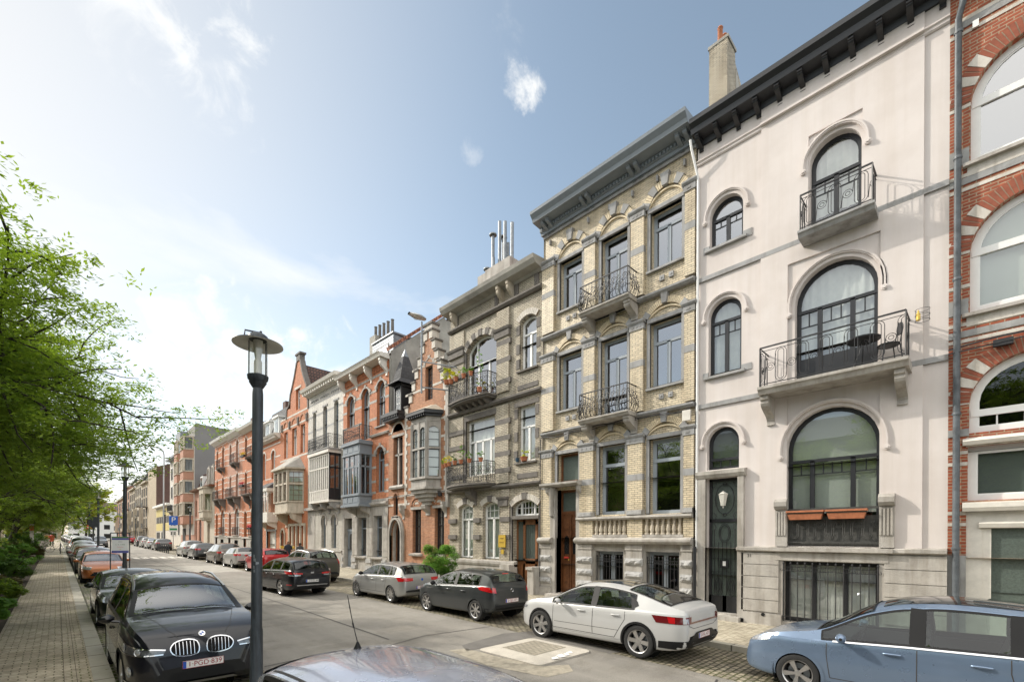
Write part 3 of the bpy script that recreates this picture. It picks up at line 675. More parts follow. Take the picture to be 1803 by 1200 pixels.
# ================================================================ the pink stucco house
H = House('pink_house', 6.35, .56, .20, 'pale pink stucco house with black arched windows and two iron balconies')
Yp = lambda Y: 6.35-Y
W = H.W
t1 = op(.38, 1.36, 11.55, 12.5, .49, .18); t2 = op(3.05, 4.18, 10.62, 12.62, .565, .2)
m1 = op(.36, 1.33, 7.62, 9.42, .485, .18); m2 = op(2.72, 4.52, 6.72, 9.02, .86, .2)
g1 = op(.33, 1.28, 4.72, 5.54, .475, .18); dr = op(.33, 1.28, .36, 4.46, 0, .28); g2 = op(2.53, 4.58, 2.42, 5.07, 1.0, .2)
cw = op(2.48, 4.58, .34, 2.0, 0, .16)
OPS = [t1, t2, m1, m2, g1, dr, g2]
mb = MB(); wall(mb, W, 2.32, 15.1, [t1, t2, m1, m2, g1, (.33, 1.28, 2.32, 4.46, 0, .28), g2], 'pink')
# shallow vertical breaks and the rectangular recess round the first-floor arch
mb.mat('pink'); mb.box(0, .0+1.86, -.001, .01, 14.5, 15.1)
for (x0, x1) in ((1.86, 2.55), (4.57, 5.36)): mb.box(x0, x1, -.05, .01, 2.32, 15.1)
mb.box(2.55, 4.57, -.05, .01, 10.16, 10.6); mb.box(2.55, 3.03, -.05, .01, 10.6, 15.1); mb.box(4.2, 4.57, -.05, .01, 10.6, 15.1); mb.box(3.03, 4.2, -.05, .01, 13.4, 15.1)
for (x0, x1) in ((2.35, 2.55), (4.57, 4.8)): pass
H.b(mb, 'wall')
shell(H, 15.3, 'pink', roofmat='slate', rh=2.4)
mb = MB(); mb.mat('pink')
def hood(a, b, zs, ri, wd=.085, y0=-.05, base=0, leg=.1, off=.09):
    archring(mb, a-off, b+off, zs, ri+off, wd, y0, base, leg=leg)
    archring(mb, a-off-.03, b+off+.03, zs, ri+off+.03, wd*.45, y0-.022, y0, leg=leg)
    for x in (a-off-wd*.5, b+off+wd*.5):
        mb.lathe([(0, -.0), (.07, 0), (.07, .08), (0, .09)], (x, y0-.03, zs-leg-.03), 12, 'y')
        mb.lathe([(0, -.02), (.04, -.02), (.05, .1), (0, .1)], (x, y0-.04, zs-leg-.03), 10, 'y')
hood(t1[0], t1[1], 12.5, .49, leg=.08); hood(t2[0], t2[1], 12.62, .565, y0=-.09, leg=.12)
hood(m1[0], m1[1], 9.42, .485, leg=.06); hood(m2[0], m2[1], 9.02, .86, y0=-.05, leg=.25); hood(g1[0], g1[1], 5.54, .475, leg=.06); hood(g2[0], g2[1], 5.07, 1.0, y0=-.09, leg=.2)
cornice(mb, W, 14.3, [(.03, 0), (.06, .03), (.06, .08), (.10, .11), (.10, .14)]); mb.box(1.86, 5.36, -.15, -.04, 14.38, 14.44)
H.b(mb, 'moulding', smooth=40)
mb = MB(); mb.mat('black')
cornice(mb, W, 14.98, [(.06, -.1), (.10, .05), (.46, .08), (.50, .22), (.60, .34), (.60, .48), (.0, .5)], -.02, W+.0)
for i in range(11): corbel(mb, .12+i*.555, .12, 15.06, .34, .42)
H.b(mb, 'cornice')
mb = MB(); mb.mat('bandstone'); bands(mb, W, [10.62, 6.66], OPS+[(2.3, 4.7, 6.3, 7, 0, 0)], .13, y=-.056)
for x0, x1 in ((.2, .38), (1.36, 1.62)): mb.box(x0, x1, -.02, .02, 11.45, 11.66)
for x0, x1 in ((.2, .36), (1.33, 1.62)): mb.box(x0, x1, -.02, .02, 7.55, 7.74)
H.b(mb, 'stone_band')
mb = MB(); wall(mb, W, .1, 2.32, [(.33, 1.28, .36, 2.33, 0, .28), cw], 'greystone', y=-.09); mb.mat('greystone')
for (x0, x1) in ((1.4, 2.38), (4.68, 5.79)):
    for k in range(5): mb.box(x0, x1, -.12, -.085, .55+k*.335, .55+k*.335+.318)
mb.box(1.3, 2.46, -.15, -.08, .1, .5); mb.box(4.6, 5.79, -.15, -.08, .1, .5)
mb.box(2.3, 4.76, -.13, -.085, 2.02, 2.24)
mb.px([(0, 2.25), (-.16, 2.25), (-.2, 2.28), (-.2, 2.36), (0, 2.4)], 1.28, W); mb.box(2.2, 4.85, -.25, -.1, 2.27, 2.37)
mb.box(.1, .33, -.12, .02, .3, 4.5); mb.box(1.28, 1.45, -.12, .02, .3, 4.5); mb.px([(.02, 4.46), (-.14, 4.46), (-.2, 4.56), (-.2, 4.66), (.02, 4.7)], .05, 1.5)
mb.box(.2, 1.4, -.35, .3, .05, .32)
H.b(mb, 'stone_base', smooth=30)
mb = MB(); mb.mat('underbody'); mb.lathe([(0, 0), (.05, 0), (.05, .02)], (2.0, -.165, .47), 12, 'y'); mb.px([(-.16, .12), (-.155, .12), (-.155, .3), (-.16, .3)], 1.36, 1.48); H.b(mb, 'vent')
for (x, s_) in ((2.44, .3), (4.72, .3)):       # fluted pilaster feet beside the ground floor arch
    mb = MB(); mb.mat('greystone')
    for k in range(4): mb.box(x-.13+k*.07, x-.09+k*.07, -.17, -.05, 2.7, 3.35)
    mb.box(x-.14, x+.15, -.14, -.05, 2.4, 3.42); mb.px([(-.05, 3.4), (-.2, 3.42), (-.26, 3.5), (-.26, 3.62), (-.18, 3.7), (-.05, 3.7)], x-.15, x+.16)
    H.b(mb, 'console', smooth=30)
gm = lambda z0, z1: [(.09, z0, .44, z0), (.56, z0, .91, z0), (.27, z0, .27, z1), (.735, z0, .735, z1)]
win(H, t1, 'black', (.62,), (.5,), (), gm(.46, .6), glass='glassbright', sill='bluestone')
win(H, t2, 'black', (.62,), (.5,), (), gm(.48, .6), cur='full', cz=11.3, panel=.55, sill=None)
win(H, m1, 'black', (.72,), (.5,), (), gm(.56, .7), cur='full', sill='bluestone')
win(H, m2, 'black', (.66,), (.3, .7), (), [(.04, .53, .28, .53), (.33, .53, .67, .53), (.72, .53, .96, .53), (.16, .53, .16, .64), (.84, .53, .84, .64), (.44, .53, .44, .64), (.56, .53, .56, .64)], cur='full', cz=7.5, panel=.8)
win(H, g1, 'black', (.25,), (), (), [(.36, .02, .36, .24), (.66, .02, .66, .24)], glass='glassdark', cur='blind')
win(H, g2, 'black', (.63,), (.28, .72), (), [(.03, .53, .26, .53), (.31, .53, .69, .53), (.74, .53, .97, .53), (.15, .53, .15, .61), (.85, .53, .85, .61), (.40, .53, .40, .61), (.5, .53, .5, .61), (.6, .53, .6, .61)], cur='blind', cz=3.3)
win(H, (cw[0], cw[1], cw[2], cw[3], 0, .16-.09+.09), 'black', (), (.33, .66), (), (), cur='full', glass='glass')
# iron guards
def guard(h, x0, x1, z0, z1, y, name='window_grille', spears=True, n=12):
    g = MB()
    for k in range(n+1):
        x = x0+(x1-x0)*k/n; g.tube([(x, y, z0), (x, y, z1)], .011 if k % 4 else .016, 4)
        if spears: g.lathe([(0, .0), (.022, .012), (.028, .04), (.012, .07), (0, .09)], (x, y, z1-.03), 6)
        for s_ in (1, -1):
            g.tube([(x+s_*.012+s_*.03*(1-cos(a)), y, z1-.16-.035*sin(a)) for a in [i*.9 for i in range(6)]], .006, 3)
    for z in (z1-.2, z0+.12, z1-.1): g.box(x0, x1, y-.008, y+.008, z, z+.018)
    return h.b(g, name, 'iron')
guard(H, 2.5, 4.56, .36, 1.93, -.11)
g = MB(); g.box(2.52, 4.6, -.10, -.06, 3.36, 3.42); g.box(2.55, 4.56, -.08, -.06, 2.5, 2.53)
g.add([(2.55, -.02, 2.44), (4.56, -.02, 2.44), (4.56, -.02, 3.2), (2.55, -.02, 3.2)], [(0,1,2,3)])
k = 5
for i in range(k):
    c_ = 2.76+i*.395
    for rw in (.062, .10):
        g.tube([(c_+rw*cos(a), -.085, 2.62+.1+rw*sin(a)) for a in [pi+pi*j/8 for j in range(9)]]+[(c_+rw, -.085, 3.0), (c_+rw+.05, -.085, 3.08)], .009, 4)
        g.tube([(c_-rw, -.085, 2.72), (c_-rw, -.085, 3.1), (c_-rw-.06, -.085, 3.16)], .009, 4)
    for rr in (.045, .085): g.tube([(c_+.2+rr*cos(a), -.085, 2.98+rr*sin(a)) for a in [2*pi*j/12 for j in range(12)]], .009, 4, closed=True)
H.b(g, 'window_grille', 'ironpale')
balcony(H, Yp(3.42), Yp(1.82), 10.62, .66, 'bluestone', 'meander', hh=.92, slabh=.16)
balcony(H, Yp(4.32), Yp(1.18), 6.72, .82, 'greystone', 'meander', hh=1.05, brk=[2.15, 5.0], brw=.2, brh=.72, slabh=.2)
# front door: black iron and glass
mb = MB(); a, b_, c, d_ = .33, 1.28, .36, 4.46; y = .2
mb.mat('black')
for (x0, x1, z0, z1) in ((a, a+.08, c, d_), (b_-.08, b_, c, d_), (a, b_, d_-.08, d_), (a, b_, c, c+.5), (a, b_, 3.12, 3.22), (.75, .86, c, c+.5)): mb.box(x0, x1, y, y+.07, z0, z1)
def ell(xc, zc, rx, rz, n=20): return [(xc+rx*cos(2*pi*i/n), y-.01, zc+rz*sin(2*pi*i/n)) for i in range(n)]
for args in ((.805, 3.82, .28, .46), (.805, 2.78, .13, .24), (.805, 2.78, .17, .29), (.805, 4.28, .05, .05), (.805, 3.34, .05, .05), (.62, 1.15, .1, .26), (.62, 1.15, .05, .18), (.99, 1.15, .1, .26), (.99, 1.15, .05, .18)):
    mb.tube(ell(*args), .012, 4, closed=True)
for x in (.5, .62, .74, .87, .99, 1.11): mb.tube([(x, y-.01, .9), (x, y-.01, 2.5 if .55 < x < 1.05 else 2.9)], .010, 4)
for z in (2.0, 1.6): mb.tube([(a+.05, y-.01, z), (b_-.05, y-.01, z)], .010, 4)
for s_ in (-1, 1):
    for z in (2.96, 3.3, 4.3): mb.tube([(.805+s_*(.38-.12*cos(t)), y-.01, z+.12*sin(t)) for t in [pi*i/6 for i in range(-3, 4)]], .010, 4)
mb.box(.68, .93, y-.05, y, 1.72, 1.95)
door = H.b(mb, 'front_door')
g = MB(); g.add([(a+.05, y+.05, c+.4), (b_-.05, y+.05, c+.4), (b_-.05, y+.05, d_-.05), (a+.05, y+.05, d_-.05)], [(0,1,2,3)]); H.b(g, 'pane', 'frost', door)
g = MB(); g.lathe([(0, -.26), (.07, -.25), (.13, .08), (.15, .1), (.0, .2)], (.805, .06, 3.86), 6); g.lathe([(.0, -.34), (.02, -.3), (.02, -.26)], (.805, .06, 3.86), 6); g.box(.795, .815, .06, .2, 3.95, 3.97); H.b(g, 'lantern', 'opal', door)
g = MB(); g.box(.77, .86, y-.056, y-.05, 1.78, 1.92); H.b(g, 'door_notice', 'signwhite', door)
rotm = Matrix.Rotation(pi/2, 4, 'X')
text_mesh('31', .13, 'house_number', 'iron', H.root, Matrix.Translation((1.62, -.128, 2.12-H.zb)) @ rotm)
g = MB(); g.tube([(-.06, -.42, 14.96), (-.04, -.38, 14.7), (.03, -.1, 14.0), (.04, -.07, 13.8), (.05, -.07, 2.3)], .04, 8); H.b(g, 'drainpipe', 'whitepipe', smooth=60)
g = MB(); g.tube([(.05, -.2, 2.35), (.05, -.2, .15)], .05, 8); H.b(g, 'drainpipe', 'black', smooth=60)
# chimney on the party wall with four clay pots
g = MB(); g.mat('b_yellow2'); g.px([(2.0, 15.2), (3.7, 15.2), (3.7, 18.0), (3.5, 19.0), (2.75, 19.5), (2.7, 19.9), (2.0, 19.9)], -.5, .12); g.mat('render_'); g.px([(1.98, 19.88), (2.75, 19.88), (2.75, 19.98), (1.98, 19.98)], -.54, .16); g.px([(2.72, 15.2), (4.2, 15.2), (3.6, 17.6), (3.1, 18.9), (2.78, 19.3)], -.46, .14)
g.mat('zinc'); g.box(-.7, .5, 1.2, 4.4, 15.2, 15.9)
ch = H.b(g, 'chimney')
for (yy, z0) in ((2.2, 19.95), (2.6, 20.0), (3.0, 19.75), (3.4, 19.45)):
    g = MB(); g.lathe([(.1, z0-.7), (.09, z0+.05), (.085, z0+.6), (.10, z0+.62), (.08, z0+.66)], (-.2, yy, 0), 10); H.b(g, 'chimney_pot', 'terracotta', ch, smooth=40)

# ================================================================ the yellow brick house
H = House('yellow_brick_house', 12.86, 6.41, .28, 'cream yellow brick house with grey stone trim, wooden double door and two bulging iron balconies')
YY = lambda Y: 12.86-Y
W = H.W; cx = [(.86, 1.98), (2.86, 3.98), (4.86, 5.99)]
T = [op(a, b, 11.74 if i != 1 else 10.95, 13.68, 0, .22) for i, (a, b) in enumerate(cx)]
Mi = [op(a, b, 7.74 if i != 1 else 6.95, 9.93, 0, .22) for i, (a, b) in enumerate(cx)]
G = [op(.78, 1.86, 4.85, 5.98, 0, .22), op(2.80, 3.92, 3.48, 6.02, 0, .22), op(4.86, 5.98, 3.44, 5.98, 0, .22)]
DR = op(.78, 1.8, .42, 4.55, 0, .42); C = [op(2.68, 3.88, .7, 2.14, 0, .28), op(4.76, 5.96, .7, 2.16, 0, .28)]
mb = MB()
wall(mb, W, 2.6, 15.4, T+Mi+G+[(.78, 1.8, 2.6, 4.55, 0, .42)], 'b_yellow', y=.06)
# brick piers standing proud between the windows
piers = [(0, .62), (2.14, 2.64), (4.16, 4.66), (6.12, W)]
piers_g = [(0, .55), (1.98, 2.6), (4.08, 4.66), (6.12, W)]
mb.mat('b_yellow')
for i in range(3):
    for (a, b) in (piers_g if i == 0 else piers):
        z0, z1 = ((2.6, 5.95), (7.0, 9.9), (11.0, 13.75))[i]
        mb.box(a, b, -.08, .07, z0, z1)
H.b(mb, 'wall')
shell(H, 15.5, 'b_yellow', roofmat='slate', rh=1.6, side='b_yellow2')
mb = MB(); mb.mat('bandstone')
for i in range(3):
    for (a, b) in (piers_g if i == 0 else piers):
        z = (4.62, 8.55, 12.45)[i]; mb.box(a-.006, b+.006, -.088, .075, z, z+.22)
        zc = (6.0, 9.92, 13.78)[i]-.1
        mb.box(a-.03, b+.03, -.11, .08, zc, zc+.2); mb.px([(.08, zc+.2), (-.13, zc+.2), (-.17, zc+.26), (-.17, zc+.31), (.08, zc+.31)], a-.07, b+.07)
        for k in range(3 if b-a > .45 else 2): mb.box(a+.08+k*(b-a-.22)/2, a+.14+k*(b-a-.22)/2, -.125, -.1, zc+.07, zc+.13)
    for j, (a, b) in enumerate(cx):
        o = (G, Mi, T)[i][j]; zt = o[3]
        mb.box(o[0]-.08, o[1]+.08, -.03, .2, zt, zt+.13)      # lintel
        mb.box(o[0]-.10, o[0], .0, .12, o[2], zt); mb.box(o[1], o[1]+.10, .0, .12, o[2], zt)
        ri = .52 if i == 2 else .36
        nv = 9
        for kk, q in ((-1, 0), (9, 0)): pass
        vouss(mb, o[0]-.05, o[1]+.05, zt+.14, ri, .30 if i == 2 else .24, -.045, .07, [0, 8] if i != 2 else [0, 2, 6, 8], 9)
        vouss(mb, o[0]-.05, o[1]+.05, zt+.14, ri, .42, -.10, .07, [4], 9)
for z in (6.8, 10.76): mb.px([(.08, z), (-.10, z), (-.16, z+.06), (-.16, z+.12), (.08, z+.16)], 0, W)
mb.box(0, W, -.02, .08, 15.0, 15.16)
for k in range(7): mb.box(.35+k*.95, .41+k*.95, -.06, .06, 14.62, 14.82)
for i, z in ((0, 7.28), (2, 7.28), (0, 11.25), (2, 11.25)):
    for dx in (.35, .68): mb.box(cx[i][0]+dx, cx[i][0]+dx+.16, .0, .07, z, z+.17); mb.lathe([(0, -.03), (.05, 0), (.05, .03)], (cx[i][0]+dx+.08, .0, z+.085), 8, 'y')
H.b(mb, 'stone_trim')
mb = MB(); mb.mat('b_yellow')
for i in range(3):
    for j in range(3):
        o = (G, Mi, T)[i][j]; zt = o[3]; ri = .52 if i == 2 else .36
        mb.mat('mortar'); archring(mb, o[0]-.05, o[1]+.05, zt+.14, ri, .24 if i == 2 else .19, .03, .07); mb.mat('creambrickplain')
        rbricks(mb, o[0]-.05, o[1]+.05, zt+.14, ri, .26 if i == 2 else .2, -.02, .07, 27, .2, [0, 1, 25, 26, 12, 13, 14])
        archring(mb, o[0]-.05, o[1]+.05, zt+.12, ri-.1, .05, -.0, .07)
H.b(mb, 'brick_arch')
mb = MB(); mb.mat('greypaint')
cornice(mb, W, 15.12, [(.10, 0), (.12, .1), (.18, .12), (.20, .26), (.62, .30), (.66, .42), (.78, .56), (.80, .66), (0, .70)], -.05, W+.0)
for k in range(50): mb.box(.06+k*.128, .13+k*.128, -.24, -.17, 15.26, 15.36)
for x in (.45, 2.37, 4.4, 6.15):
    for dx in (-.13, .13): corbel(mb, x+dx, .13, 15.44, .36, .52, -.0)
H.b(mb, 'cornice')
# grey stone base, balustrades, string courses
mb = MB(); mb.mat('greystone')
wall(mb, W, .1, 2.62, [(.78, 1.8, .42, 2.63, 0, .42)]+C, 'greystone', y=.0)
mb.mat('greystone')
mb.px([(.05, 2.42), (-.24, 2.42), (-.3, 2.5), (-.3, 2.56), (-.2, 2.64), (.05, 2.66)], 1.86, W+.0)
mb.px([(.05, 2.42), (-.24, 2.42), (-.3, 2.5), (-.3, 2.56), (-.2, 2.64), (.05, 2.66)], -.04, .66)
mb.px([(.1, 3.27), (-.16, 3.27), (-.22, 3.33), (-.2, 3.4), (.1, 3.42)], 1.9, W+.0)
mb.box(2.6, 4.08, -.1, .1, 2.66, 2.74); mb.box(4.66, 6.12, -.1, .1, 2.66, 2.74)
for (a, b) in ((-.02, .6), (1.9, 2.6), (4.02, 4.7), (6.06, W)):
    mb.box(a, b, -.16, .02, .12, .62); mb.box(a+.03, b-.03, -.11, .02, .6, 2.42); mb.box(a, b, -.14, .02, 2.2, 2.42)
    for k in range(9): mb.box(a+.06+k*(b-a-.16)/8.0, a+.1+k*(b-a-.16)/8.0, -.15, -.13, 2.27, 2.36)
mb.box(1.9, 2.62, -.14, .1, 3.42, 3.6); mb.box(4.05, 4.7, -.14, .1, 3.42, 3.6); mb.box(6.1, W, -.14, .1, 3.42, 3.6)
mb.box(.6, 2.0, -.5, .5, .05, .40)
# door surround with hood
mb.box(.52, .78, -.1, .3, .4, 4.6); mb.box(1.8, 1.96, -.06, .3, .4, 4.6)
mb.px([(.05, 4.66), (-.34, 4.66), (-.42, 4.72), (-.42, 4.8), (.05, 4.86)], .2, 2.1)
corbel(mb, .5, .18, 4.66, .5, .3); corbel(mb, 2.0, .14, 4.66, .5, .26)
mb.lathe([(.1, 3.5), (.1, 4.3), (.15, 4.45), (.16, 4.66)], (.62, -.12, 0), 10)
H.b(mb, 'stone_base', smooth=30)
mb = MB(); mb.mat('rough'); random.seed(5)
for (a, b) in ((.0, .58), (1.88, 2.62), (4.0, 4.72), (6.04, W+.0)):
    for z in (.78, 1.22, 1.68):
        n1, n2 = 7, 3; vs = []
        for j in range(n2+1):
            for i in range(n1+1):
                e = 0 if i in (0, n1) or j in (0, n2) else random.uniform(.04, .09)
                vs.append((a+(b-a)*i/n1, -.13-e, z+.24*j/n2))
        mb.add(vs, [(j*(n1+1)+i, j*(n1+1)+i+1, (j+1)*(n1+1)+i+1, (j+1)*(n1+1)+i) for j in range(n2) for i in range(n1)]); mb.box(a, b, -.135, -.1, z, z+.24)
for (a, b) in ((1.95, 2.56), (4.1, 4.66), (6.12, W)): mb.box(a, b, -.17, -.1, 3.44, 3.58)
H.b(mb, 'rusticated_block')
for (a, b) in ((2.68, 4.0), (4.74, 6.06)):
    for k in range(7):
        g = MB(); x = a+.07+k*(b-a-.14)/6
        g.lathe([(.07, 0), (.07, .05), (.045, .07), (.075, .17), (.05, .3), (.035, .36), (.05, .40), (.045, .46), (.065, .49), (.065, .53)], (x, -.02, 2.74), 10); H.b(g, 'baluster', 'creamstone', smooth=50)
for o in C: win(H, o, 'greyframe', (), (.5,), glass='glassdark', fw=.09); guard(H, o[0]+.05, o[1]-.05, .75, 1.95, .05, n=8)
for i, o in enumerate(T): win(H, o, 'greyframe', (.74,) if i != 1 else (.78,), (.5,), glass='glassbright', sill='bluestone' if i != 1 else None, fw=.08, y=.06)
for i, o in enumerate(Mi): win(H, o, 'greyframe', (.70,) if i != 1 else (.76,), (.5,), glass='glassbright', sill='bluestone' if i != 1 else None, fw=.08, y=.06)
win(H, G[0], 'wood', (), (), glass='frost', fw=.06, y=.06)
for o in G[1:]: win(H, o, 'greyframe', (.72,), (), glass='glass', fw=.10, y=.06)
for zt in (10.90, 6.95): balcony(H, 2.36, 4.46, zt, .72, 'greystone', 'bombe', hh=.93, brk=[2.52, 4.3], brw=.24, brh=.55, slabh=.14)
# double oak door
mb = MB(); y = .32; mb.mat('wood'); a, b_ = .78, 1.8
mb.box(a, b_, y, y+.06, 3.56, 3.7); mb.box(a, a+.07, y-.02, y+.06, .42, 4.55); mb.box(b_-.07, b_, y-.02, y+.06, .42, 4.55); mb.box(a, b_, y, y+.05, 4.45, 4.55)
mb.box(a+.07, b_-.07, y+.02, y+.07, .42, 3.56)
for k in (0, 1):
    x0 = a+.1+k*.43; x1 = x0+.38
    mb.box(x0, x1, y-.01, y+.03, .5, 1.7); mb.box(x0+.05, x1-.05, y-.035, y, .58, 1.62); mb.box(x0, x1, y-.01, y+.03, 2.95, 3.45); mb.box(x0+.05, x1-.05, y-.03, y, 3.02, 3.38)
    mb.mat('underbody'); o_ = (x0+.06, x1-.06, 1.98, 2.55, .16, 0); P = arcp(x0+.06, x1-.06, 2.55, .16); mb.py([(x0+.06, 1.98)]+P+[(x1-.06, 1.98)], y-.005, y+.01)
    mb.mat('wood'); archring(mb, x0+.06, x1-.06, 2.55, .16, .04, y-.03, y+.02, leg=.57)
    mb.mat('iron')
    for dz in (.15, .35, .5): mb.tube([(x0+.19+.06*cos(t), y-.02, 2.02+dz+.07*sin(t)) for t in [i*pi/4 for i in range(8)]], .007, 3, closed=True)
    mb.mat('wood')
mb.box(a+.48, a+.54, y-.05, y, .45, 3.54); mb.mat('brass'); mb.lathe([(0, -.05), (.03, -.04), (.03, 0)], (a+.42, y-.03, 1.75), 8, 'y'); mb.mat('signred'); mb.box(a+.16, a+.4, y-.04, y-.0, 1.8, 1.87)
dd = H.b(mb, 'front_door'); g = MB(); g.add([(a+.07, y+.03, 3.7), (b_-.07, y+.03, 3.7), (b_-.07, y+.03, 4.45), (a+.07, y+.03, 4.45)], [(0,1,2,3)]); H.b(g, 'pane', 'frost', dd)
g = MB(); g.box(6.12, 6.38, -.19, -.1, 6.35, 6.68); H.b(g, 'junction_box', 'offwhite')
g = MB()
g.tube([(x, -.17, 6.73+.03*sin(x*5)-.05*sin(x*1.3)) for x in [i*.22 for i in range(30)]], .018, 4); g.tube([(x, -.19, 6.69+.03*sin(x*4+1)) for x in [i*.22 for i in range(30)]], .012, 4)
g.tube([(-.02, -.12, z) for z in (6.7, 5.4, 3.4, 1.0)], .02, 4)
H.b(g, 'facade_cable', 'iron')
# ================================================================ red brick house at the right edge
H = House('red_brick_house', .56, -5.6, .16, 'red brick house with cream brick stripes and white arched windows beside a grey drainpipe'); W = H.W
def rx(Y): return .56-Y
arc = []
for k in (0, 1):
    x0 = .34+k*2.9
    arc.append([op(x0, x0+1.95, 10.95, 12.3, .93, .14), op(x0, x0+1.95, 7.62, 9.0, .93, .14), op(x0, x0+1.95, 4.95, 5.62, .93, .14)])
allo = [o for a in arc for o in a]; low = [op(.32, 2.4, 3.46, 4.66, 0, .16), op(.30, 2.5, .4, 3.22, 0, .2), op(3.24, 5.2, 2.6, 4.66, 0, .16)]
mb = MB(); wall(mb, W, 2.2, 15.2, allo+[low[0], (.30, 2.5, 2.2, 3.22, 0, .2), low[2]], 'b_red'); H.b(mb, 'wall')
shell(H, 15.3, 'b_red', roofmat='darktile', side='b_red')
mb = MB(); mb.mat('whitestone')
OB = allo+low
bands(mb, W, [13.85, 14.15, 12.2, 12.45, 10.35, 10.66, 8.95, 9.2, 8.2, 6.98, 5.6, 5.85, 4.25, 4.5, 7.05+.3, 2.9, 3.15], OB, .075)
for o in allo:
    vouss(mb, o[0], o[1], o[3], o[4], .36, -.026, .05, [2, 4, 14, 16], 19); vouss(mb, o[0], o[1], o[3], o[4], .62, -.034, .05, [9], 19)
    mb.box(o[0]-.05, o[1]+.05, -.014, .02, o[2]-.3, o[2]-.1)
H.b(mb, 'stone_band')
mb = MB(); mb.mat('b_red')
for o in allo:
    mb.mat('mortar'); archring(mb, o[0], o[1], o[3], o[4], .34, -.008, .05); mb.mat('redbrickplain'); rbricks(mb, o[0], o[1], o[3], o[4], .34, -.016, .04, 38, .2)
H.b(mb, 'brick_arch')
mb = MB(); mb.mat('bluestone'); bands(mb, W, [14.0, 10.5, 7.1], OB, .14, y=-.02); bands(mb, W, [4.9], OB, .16, y=-.02); mb.box(0, .3, -.03, .1, .1, 2.25); mb.box(2.5, W, -.06, .1, .1, 2.3); mb.box(0, .32, -.02, .05, 10.95, 11.3); mb.box(0, .32, -.02, .05, 7.62, 7.95)
H.b(mb, 'bluestone_band')
for i, o in enumerate(allo): win(H, o, 'white', (.58,) if i % 3 != 2 else (.28,), (.5,) if i % 3 != 2 else (), (), () if i % 3 != 2 else [(.22, .02, .22, .28), (.43, .02, .43, .28), (.64, .02, .64, .28), (.85, .02, .85, .28)], glass=('glassbright', 'glass', 'glassdark')[i % 3], fw=.13, sill='greystone' if i % 3 != 2 else None, cur=(None, 'blind', None)[i % 3])
win(H, low[0], 'white', (), (), glass='glassdark', cur='blind', fw=.13); win(H, low[2], 'white', (), (.5,), fw=.1)
mb = MB(); mb.mat('offwhite')
mb.px([(.2, 3.22), (-.1, 3.22), (-.14, 3.3), (-.14, 3.4), (.2, 3.46)], .24, 2.6); mb.px([(.2, 4.68), (-.1, 4.68), (-.14, 4.76), (.2, 4.95)], .24, 2.6)
mb.box(.30, .55, .06, .2, .2, 3.22); mb.box(2.3, 2.5, .06, .2, .2, 3.22); mb.box(.55, 2.3, .08, .2, 2.85, 3.22); mb.box(.55, 2.3, .08, .2, .2, 1.15); mb.px([(.08, 2.86), (.0, 2.86), (-.03, 2.95), (.08, 3.0)], .5, 2.35)
for x in (.55, 1.33, 2.15): mb.box(x, x+.14, .08, .2, 1.1, 2.9)
fd = H.b(mb, 'garage_door'); g = MB(); g.add([(.6, .15, 1.1), (2.3, .15, 1.1), (2.3, .15, 2.9), (.6, .15, 2.9)], [(0,1,2,3)]); H.b(g, 'pane', 'frost', fd)
mb = MB(); mb.mat('white'); cornice(mb, W, 14.85, [(.05, 0), (.10, .1), (.5, .25), (.55, .5), (.72, .6), (.72, .8), (0, .82)], -.05); H.b(mb, 'cornice')
g = MB(); g.tube([(.32, -.45, 14.95), (.24, -.2, 14.55), (.14, -.1, 14.2), (.14, -.1, 2.4), (.14, -.1, .2)], [.08, .08, .062, .062, .062], 8); 
for z in (13.9, 11.1, 8.4, 5.4, 2.4): g.lathe([(.075, -.03), (.08, 0), (.075, .03)], (.14, -.1, z), 8)
H.b(g, 'drainpipe', 'drain', smooth=60)
g = MB(); g.box(.36, .46, -.06, 0, 13.85, 14.0); H.b(g, 'alarm_box', 'white')
g = MB(); g.tube([(x, -.1, 6.85+.18*(x/6)+.05*sin(x*2)) for x in [i*.3 for i in range(20)]], .02, 4); g.tube([(x, -.14, 6.75+.3*(x/6)) for x in [i*.3 for i in range(20)]], .016, 4); g.box(.7, 1.0, -.14, -.04, 6.72, 6.86); H.b(g, 'facade_cable', 'iron')

# ================================================================ weathered cream brick house with plants
H = House('weathered_brick_house', 19.22, 12.86, .36, 'weathered cream brick house with dark stone bands, plant-filled curved balconies and a brown door'); W = H.W
X = lambda Y: 19.22-Y
t1 = op(1.32, 3.5, 9.3, 11.72, .52, .2); t2 = op(5.0, 6.0, 9.9, 11.98, .2, .2)
m1 = op(1.32, 3.4, 5.6, 8.33, 0, .2); m2 = op(4.9, 5.95, 5.92, 8.34, 0, .2)
g1 = op(.75, 1.88, 1.62, 4.08, .2, .2); g2 = op(2.58, 3.75, 1.62, 4.1, .2, .2); dr = op(4.6, 6.2, .5, 3.42, 0, .3); fan = op(4.6, 6.15, 3.58, 3.98, .3, .2)
OPS = [t1, t2, m1, m2, g1, g2, dr, fan]
mb = MB(); wall(mb, W, .1, 14.0, OPS, 'b_yellow2'); mb.mat('b_yellow2'); mb.box(3.6, 4.4, -.10, .01, 5.1, 8.6); mb.box(3.6, 4.4, -.10, .01, 9.2, 12.9); mb.box(0, 1.15, -.06, .01, 5.1, 8.6); mb.box(0, 1.15, -.06, .01, 9.2, 12.9); mb.box(3.9, 4.45, -.06, .01, 1.4, 4.8); H.b(mb, 'wall')
shell(H, 14.0, 'b_yellow2', roofmat='tile', rh=1.9)
mb = MB(); mb.mat('darkstone')
